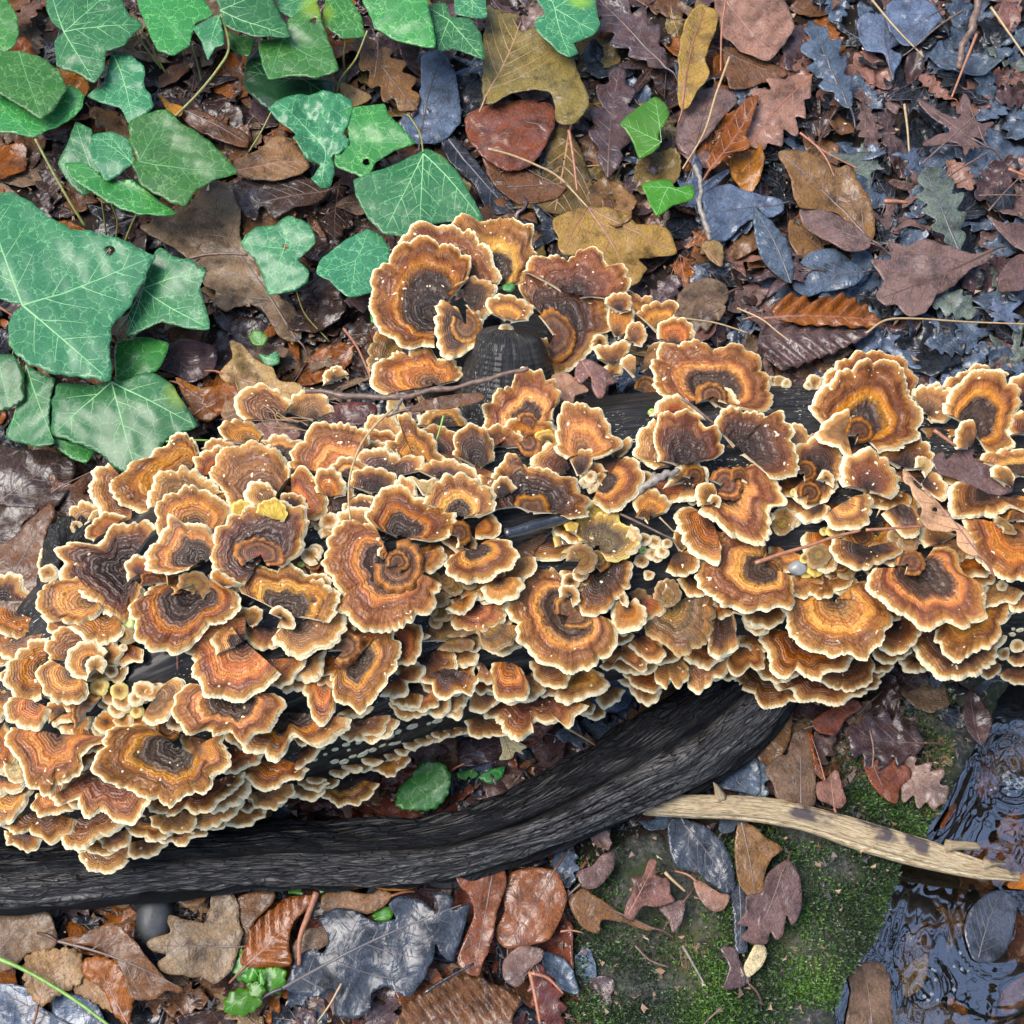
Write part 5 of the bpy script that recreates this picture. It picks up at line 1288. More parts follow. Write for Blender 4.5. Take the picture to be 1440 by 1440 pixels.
def seg_dist(q, segs):
    """distance of 2d points to polylines"""
    best = np.full(len(q), 9.)
    for s in segs:
        a, b = s[:-1], s[1:]
        for p0, p1 in zip(a, b):
            ab = p1 - p0; t = np.clip(((q - p0) @ ab) / (ab @ ab + 1e-12), 0, 1)
            best = np.minimum(best, np.hypot(*(q - p0 - t[:, None] * ab).T))
    return best
def make_leaf(root, name, loop, base, tip, z0, mat, vmat, kind='oak', seed=1, crumple=1., tilt=(0, 0), fold=0., curl=0., holes=(), stalk=None, teeth=0., res=None, veins=True, thick=.00035, laterals=6, pleat=0., vw=1., stalk_mat=None, smooth_loop=True):
    """loop, base, tip: 2d world; z0 height of the leaf plane"""
    r = np.random.default_rng(seed)
    loop = np.asarray(loop, float); base = np.asarray(base, float); tip = np.asarray(tip, float)
    ext = max(np.ptp(loop[:, 0]), np.ptp(loop[:, 1]))
    step = res or float(np.clip(ext / 20, .0022, .006))
    if smooth_loop: loop = catmull(loop, 6, closed=True, k=.35 if mat.name.startswith('ivy') else .85)
    loop, s = resample(loop, step=step * .6, closed=True)
    # ragged edge
    cen = loop.mean(0); dd = loop - cen; nn = dd / (np.hypot(*dd.T)[:, None] + 1e-9)
    loop = loop + nn * ((teeth * (np.abs(np.sin(s * math.pi / .0065)) - .5) * .0022 if teeth else 0) + .0006 * wav(s, s * 0, seed, 400) * (ext / .06))[:, None]
    gx = np.arange(loop[:, 0].min(), loop[:, 0].max(), step); gy = np.arange(loop[:, 1].min(), loop[:, 1].max(), step)
    GX, GY = np.meshgrid(gx, gy); GX = GX + (np.arange(len(gy)) % 2)[:, None] * step * .5
    q = np.stack([GX.ravel(), GY.ravel()], 1)
    q = q[inside(q, cen + (loop - cen) * .97)]
    hl = [resample(catmull(np.asarray(h, float), 5, closed=True), n=14, closed=True)[0] for h in holes]
    allp = np.vstack([loop, q] + hl); n = len(loop)
    faces = [list(range(n))]; k0 = n + len(q); edges = []
    for h in hl:
        edges += [(k0 + i, k0 + (i + 1) % len(h)) for i in range(len(h))]; k0 += len(h)
    try: rr = delaunay_2d_cdt([Vector(p) for p in allp], edges, faces, 1, 1e-7)
    except Exception: return None
    v = np.array([(p.x, p.y) for p in rr[0]]); f = np.array([t for t in rr[2] if len(t) == 3], dtype=np.int32)
    if len(f) == 0: return None
    for h in hl:
        c = v[f].mean(1); f = f[~inside(c, h)]
    ax = tip - base; L = np.hypot(*ax) + 1e-9; ax = ax / L; nx = np.array([-ax[1], ax[0]])
    ph = r.uniform(0, 6.28, 4); a1 = r.uniform(.6, 1.2)
    def H(p):
        d = p - base; u = (d @ ax); w = (d @ nx); un = u / L; wn_ = w / L
        z = tilt[0] * (p[:, 0] - cen[0]) + tilt[1] * (p[:, 1] - cen[1])
        z = z + np.abs(w) * fold + curl * L * ((un - .5) ** 2) * 1.0 + curl * .8 * L * wn_ ** 2 * r_sign
        z = z + crumple * L * (.022 * wav(p[:, 0], p[:, 1], seed + 1, 5.5 / L) + .013 * wav(p[:, 0], p[:, 1], seed + 2, 13 / L) + .006 * wav(p[:, 0], p[:, 1], seed + 3, 30 / L))
        if pleat: z = z + pleat * .0016 * np.sin((u - np.abs(w) * .85) * 2 * math.pi / (L / (laterals * 1.15)) + ph[0]) * np.clip(np.abs(w) * 90, 0, 1)
        return z + z0
    r_sign = 1 if seed % 2 else -1
    z = H(v)
    # veins first, as 2d polylines
    segs = []; wid = []
    if kind == 'palm' or kind == 'ivy':
        dist = np.hypot(*(loop - base).T); tips = []
        m = len(loop); win = max(4, m // 14)
        for i in range(m):
            seg_ = dist[np.arange(i - win, i + win + 1) % m]
            if dist[i] >= seg_.max() - 1e-12 and dist[i] > .35 * dist.max(): tips.append(i)
        tips = tips[:7]
        if not any(np.hypot(*(loop[i] - tip)) < .2 * L for i in tips): prim = [tip] + [loop[i] for i in tips]
        else: prim = [loop[i] for i in tips]
        for tpt in prim:
            e = base + (tpt - base) * .93; mid = (base + e) / 2 + nx * r.uniform(-.03, .03) * L
            segs.append(np.array([base, (base + mid) / 2 + (mid - (base + e) / 2) * .4, mid, (mid + e) / 2, e])); wid.append(1.)
    else:
        k = r.uniform(-.04, .04) * L
        t = np.linspace(0, .97, 9); segs.append(base + ax * (t * L)[:, None] + nx * (k * np.sin(t * math.pi))[:, None]); wid.append(1.15)
    mains = list(segs)
    if veins:
        for sg in mains:
            Ls = np.hypot(*(sg[-1] - sg[0])); d0 = (sg[-1] - sg[0]) / (Ls + 1e-9); n0 = np.array([-d0[1], d0[0]])
            nl = laterals if kind not in ('palm', 'ivy') else max(2, int(4 * Ls / L))
            for i in range(nl):
                for sgn in (1, -1):
                    t = (i + .7 + .2 * sgn * .5) / (nl + .5)
                    o = np.array([np.interp(t, np.linspace(0, 1, len(sg)), sg[:, k]) for k in (0, 1)])
                    an = r.uniform(.75, .95); dv = d0 * math.cos(an) + n0 * sgn * math.sin(an)
                    pl = [o]
                    for st_ in range(14):
                        dv = dv + d0 * .045; dv /= np.hypot(*dv); nxt = pl[-1] + dv * ext * .035
                        if not inside(nxt[None], cen + (loop - cen) * .95)[0]: break
                        if kind in ('palm', 'ivy') and st_ > 5: break
                        pl.append(nxt)
                    if len(pl) > 2: segs.append(np.array(pl)); wid.append(.5)
    attrs = dict(vd=seg_dist(v, mains) if kind in ('ivy',) else np.zeros(len(v)))
    # thickness
    nv = len(v); top = np.column_stack([v, z]); bot = top - np.array([0, 0, thick])
    V = np.vstack([top, bot])
    e = np.vstack([f[:, [0, 1]], f[:, [1, 2]], f[:, [2, 0]]]); key = e[:, 0].astype(np.int64) * nv + e[:, 1]; rk = e[:, 1].astype(np.int64) * nv + e[:, 0]
    bd = e[~np.isin(key, rk)]
    side = np.stack([bd[:, 1], bd[:, 0], bd[:, 0] + nv, bd[:, 1] + nv], 1).astype(np.int32)
    attrs = {k: np.concatenate([a, a]) for k, a in attrs.items()}
    blade = mesh('blade' if root is not None else name, V, [np.vstack([f, f[:, ::-1] + nv]), side], mat, root, attrs)
    if veins or stalk is not None:
        Vs, Fs, k = [], [], 0
        w0 = .00075 * vw * min(1.3, max(.5, L / .07))
        for sg, ww in zip(segs, wid):
            if len(sg) < 2: continue
            sg2, _ = resample(catmull(sg, 3), step=max(.0025, L / 24)); 
            zz = H(sg2) + .0001; m = len(sg2)
            tt = np.gradient(sg2, axis=0); tt /= np.hypot(*tt.T)[:, None] + 1e-12; pn = np.stack([-tt[:, 1], tt[:, 0]], 1)
            hw = (w0 * ww * np.linspace(1, .35, m))[:, None]
            A = np.column_stack([sg2 + pn * hw, zz - .0001]); B = np.column_stack([sg2, zz + hw[:, 0] * .55]); C_ = np.column_stack([sg2 - pn * hw, zz - .0001])
            Vs += [A, B, C_]
            i = np.arange(m - 1)
            Fs.append(np.stack([k + i, k + i + 1, k + m + i + 1, k + m + i], 1)); Fs.append(np.stack([k + m + i, k + m + i + 1, k + 2 * m + i + 1, k + 2 * m + i], 1)); k += 3 * m
        if Vs: mesh('veins', np.vstack(Vs), np.vstack(Fs)[:, ::-1].astype(np.int32), vmat, root if root is not None else blade)
    if stalk is not None:
        b3 = np.array([base[0], base[1], H(base[None])[0]])
        sp = np.array(stalk, float)
        pth = catmull(np.vstack([b3, sp]), 6); Vt, Ft, _, _ = tube(pth, np.linspace(.0011, .0008, len(pth)) * vw, 6)
        mesh('stalk', Vt, Ft, stalk_mat or vmat, root if root is not None else blade)
    return blade

# ---- traced and placed dead leaves:  colour | label | kind | z(mm) | outline or base>tip,width | options
DEAD = '''
olive|large folded olive brown leaf, bent over at the top centre of the litter|poly|26|T1 870,330|T1 610,400>760,80|610,60 650,45 700,60 750,60 735,105 770,140 830,118 900,170 980,270 1010,360 1042,440 1020,510 960,550 905,530 900,460 870,400 740,395 600,420|crumple=.7,fold=.1
red|shiny red brown leaf under the folded olive one|poly|16|T1 700,560|T1 560,640>880,460|525,490 600,450 760,420 880,440 908,500 860,620 800,700 680,720 560,620 530,560|crumple=1
brown|blotched brown leaf with wet pink patches beneath the shiny red brown one|poly|12|T1 750,760|T1 610,640>950,800|600,640 700,690 800,730 880,760 950,790 900,840 760,860 690,820 620,740|crumple=1
olive|pale olive maple leaf half buried above the ochre maple leaf|poly|10|T1 950,760|T1 960,560>900,900|870,560 960,545 1030,680 1075,860 1000,900 900,905 800,880 700,880 830,840 860,700|crumple=.8
ochre|ochre maple leaf lying tip down behind the stub's right cluster|poly|20|T1 1150,1000|T1 1040,872>1230,1200|1040,870 1140,880 1200,900 1250,945 1370,960 1415,1065 1350,1080 1260,1095 1290,1140 1210,1212 1120,1120 1040,1080 930,1070 912,1000 890,930 960,890|kind=palm,crumple=.6
slate|blue grey wet leaf beside the folded olive one, left of it|poly|14|T1 400,400|T1 330,600>430,220|340,230 420,215 480,300 495,400 500,520 420,600 300,600 250,500 330,400|crumple=1.4
black|long black leaf running down to the top brackets|poly|10|T1 580,760|T1 420,550>740,900|410,550 500,600 640,760 745,880 620,895 560,780 450,680|crumple=1
purple|purple brown oak leaf left of the small green ivy leaf|oak|18|X 855,250>872,92|72|crumple=1.2
purple|purple oak leaf with wavy lobes near the top centre|oak|20|X 938,95>838,-8|70|crumple=1
ochre|golden curled leaf standing on edge at the top|poly|26|T2 60,230|T2 0,440>100,30|25,80 80,20 145,60 140,130 95,250 110,330 60,400 20,455 -20,430 -15,200|crumple=1.2,fold=.25
pink|wet pink leaf with crinkled lobes beside the golden curled leaf|poly|22|T2 310,110|T2 180,0>400,230|150,-40 400,-30 470,90 440,170 370,245 300,235 240,200 160,120|crumple=1.9
brown|grey brown leaf tucked under the wet pink one|poly|14|T2 300,300|T2 180,220>430,320|175,200 260,220 440,300 410,330 330,350 260,375 200,370 180,300|crumple=1
slate|crumpled slate grey oak leaf with drooping lobes, top right|oak|24|X 1195,155>1140,25|64|crumple=2
slate|slate leaf with a pink tip beside the crumpled oak leaf|poly|18|T2 860,130|T2 890,330>850,40|740,80 850,60 960,60 960,150 880,200 930,230 895,300 885,340 850,230 770,200|crumple=1.6
pink|pinkish grey oak leaf with a round lump in it|oak|20|X 1140,108>1052,205|92|crumple=1.3
rust|narrow rust orange folded oak leaf, upper right litter|poly|26|T2 220,560|T2 110,720>320,410|320,410 285,530 270,570 280,640 210,650 130,715 100,690 150,590 220,480 260,430|crumple=1,fold=.3
mauve|mauve leaf left of the narrow rust one|poly|14|T2 90,500|T2 40,700>130,370|60,380 170,370 230,430 170,500 120,560 60,620 20,660 -30,600 -10,480|crumple=1.3
brown|large brown beech leaf with dark right half, centre of the right litter|poly|28|T2 620,840|T2 800,1010>400,650|400,650 480,645 570,670 640,720 700,710 740,780 790,860 812,970 800,1010 740,990 660,900 560,890 480,880 450,760|crumple=1,fold=.15
mauve|smooth mauve leaf overlapping the lower edge of the large beech leaf|poly|30|T2 640,970|T2 800,1030>500,890|490,890 540,875 640,900 720,950 790,1010 780,1050 700,1062 600,1010 520,960|crumple=.6
slate|narrow silver slate beech leaf standing upright in the litter|beech|24|X 1113,397>1060,291|46|crumple=.7,pleat=.8
slate|blue slate leaf with rolled edges left of the silver beech leaf|poly|18|T2 250,900|T2 400,860>100,900|90,820 180,780 300,810 420,840 410,900 280,930 200,1000 130,1010 90,930|crumple=1.5
mauve|pale maple leaf with five points at the far right|maple|22|X 1388,206>1290,140|110|crumple=.9
sage|sage green grey leaf above the grey lobed one|oak|24|X 1350,352>1302,232|62|crumple=.7
mauve|large pink grey lobed leaf near the right edge above the log|poly|24|T2 1000,1150|T2 1300,1060>830,1260|790,1100 880,1090 860,1020 940,1040 1010,1010 1120,1040 1180,1060 1250,1070 1310,1050 1290,1100 1210,1140 1150,1200 1080,1240 1020,1320 960,1335 900,1290 850,1290 815,1240 850,1180|crumple=.9
rust|orange brown beech leaf with pleated ribs behind the log, upper half lit|poly|26|T2 650,1330|T2 340,1340>835,1350|470,1240 560,1270 650,1240 740,1270 835,1350 800,1380 640,1375 500,1370 400,1350 380,1290|crumple=.5,pleat=2.4
purple|purple lower half of the pleated beech leaf behind the log|poly|22|T2 560,1420|T2 330,1420>800,1390|340,1370 500,1375 640,1380 800,1385 740,1440 600,1500 420,1560 330,1470|crumple=.7,pleat=2
slate|lumpy blue grey leaf right of the silver beech leaf|poly|18|T2 640,1150|T2 760,1150>480,1190|500,1100 560,1060 640,1050 720,1100 770,1150 720,1210 600,1225 520,1250 465,1200|crumple=1.8
mauve|brown mauve leaf curling in from the right edge|poly|22|T2 1370,980|T2 1440,1060>1290,920|1280,910 1350,940 1440,940 1500,1000 1470,1060 1400,1040 1340,980|crumple=1.
mauve|rounded purple brown leaf at the right edge, below the curling one|poly|20|T2 1390,1150|T2 1440,1080>1340,1230|1420,1070 1500,1100 1480,1200 1400,1230 1335,1225 1340,1150|crumple=.7
brown|brown leaf wedged beneath the silver slate leaf|poly|12|T2 520,1010|T2 600,1060>450,950|450,930 520,950 600,1050 560,1090 490,1080 450,1020|crumple=1
taupe|tan leaf with orange stain near the pale twig at the back of the log|poly|18|T2 90,1270|T2 180,1240>0,1320|0,1220 90,1170 180,1200 190,1260 120,1330 20,1350 -30,1300|crumple=.8
tan|small tan leaf point beside the knobbly vertical twig|poly|18|T2 130,1060|T2 160,1120>90,1030|80,1030 130,1010 170,1040 165,1125 110,1090|crumple=.6
slate|large folded blue slate leaf near the top edge, right|poly|22|T2 980,110|T2 1060,60>860,180|860,20 960,-20 1060,20 1090,80 1000,180 930,190 870,120|crumple=1.8
taupe|large spotted tan oak leaf among the ivy|poly|14|T0 900,1100|T0 1250,1430>820,850|590,960 640,930 640,880 700,905 760,880 800,870 840,800 930,760 1000,800 1020,900 1015,1000 1060,1060 1130,1160 1180,1250 1250,1300 1270,1440 1180,1420 1100,1300 1010,1290 960,1310 900,1290 910,1220 860,1200 800,1100 700,1030|crumple=.8
tan|light tan leaf flap right of the ivy trio|poly|24|T0 1150,680|T0 1000,720>1290,680|990,680 1090,630 1190,570 1300,680 1280,730 1170,760 1080,758 1000,735|crumple=.6
dkbrown|glossy dark brown oak leaf under the light tan flap|poly|18|T0 1180,800|T0 1380,800>1000,880|1170,690 1230,720 1380,790 1340,850 1240,880 1160,920 1100,870 1080,930 1020,890 980,790 1060,760 1180,760|crumple=.9
brown|warm brown leaf below the long ivy petiole|poly|14|T0 880,520|T0 760,460>1040,600|760,470 860,470 940,520 1040,560 1040,620 940,600 850,560 790,520|crumple=1.
orange|orange curled leaf tip by the long ivy petiole|poly|20|T0 710,430|T0 670,395>770,480|668,395 710,430 770,450 760,490 710,470|crumple=.5
brown|tan brown oak leaf left of the blue grey wet leaf|oak|18|X 500,50>585,155|64|crumple=.6
tan|small worn tan leaf fragment left of the folded olive leaf|poly|16|T1 60,400|T1 0,420>130,380|0,350 60,370 130,410 60,450 0,440|crumple=.6
purple|round wrinkled purple leaf right of the big ivy leaf|poly|18|T3 790,90|T3 700,40>860,160|660,100 700,20 780,-10 900,20 915,90 870,150 790,175 740,140|crumple=1
brown|redbrown oak leaf with deep bays at the left edge|poly|26|K2 120,700|K2 -60,1000>260,410|-60,610 60,600 110,580 100,560 -60,620 60,560 130,490 180,450 262,388 285,440 240,540 230,700 210,790 150,900 90,960 0,1060 -60,1070|crumple=.8
dkbrown|broad glossy dark leaf filling the left edge below the ivy|poly|20|T3 130,600|T3 -40,700>280,480|-60,430 60,450 200,460 310,500 300,600 250,690 140,740 0,700 -60,690|crumple=1.1
dkbrown|dark brown lobed leaf with a notch above the redbrown oak leaf|poly|22|K2 90,480|K2 -40,600>190,410|-60,410 80,405 190,410 170,450 115,490 120,540 50,590 -60,620|crumple=.8
pinktan|withered pinkish tan leaf shred nearest the big ivy leaf tip|poly|60|T3 990,430|T3 900,470>1090,380|890,440 950,390 1020,360 1090,370 1110,420 1050,450 1000,490 930,500|crumple=2.4
pink|crinkled pink brown leaf above the frilled orange bracket|poly|70|T3 1120,400|T3 1010,430>1260,380|1010,400 1080,350 1160,340 1240,350 1270,400 1200,440 1120,430 1050,450|crumple=2.4
tan|torn tan leaf rag lying among the root hairs|poly|66|T3 1010,290|T3 930,330>1110,250|930,300 980,240 1050,220 1110,240 1090,290 1030,330 970,350|crumple=2.6
rust|rust brown rag of leaf under the root hairs|poly|52|T3 930,250|T3 850,290>1000,200|850,260 900,190 960,170 1010,210 990,260 920,300|crumple=2.4
tan|crumpled flesh tan debris leaf above the root hairs|poly|40|T3 1080,160|T3 940,140>1270,240|925,140 980,80 970,0 1020,10 1080,80 1150,110 1180,160 1260,180 1280,230 1180,270 1080,250 1000,220|crumple=2.2
red|crimson brown leaf lying on the log's back edge under the thin twig|poly|90|K4 450,90|K4 320,110>600,60|320,90 380,40 480,20 600,30 610,90 540,140 440,160 340,130|crumple=1.1
purple|wet purple leaf beside the root hairs on the back slope|poly|60|K4 100,200|K4 240,180>-60,220|-80,150 40,140 160,160 250,180 230,240 160,310 60,260 -60,270|crumple=1.2
rust|orange brown leaf leaning behind the upper left brackets|poly|30|T3 870,250|T3 780,200>980,320|740,150 830,190 960,200 980,250 900,330 840,330 790,260|crumple=1.1
'''
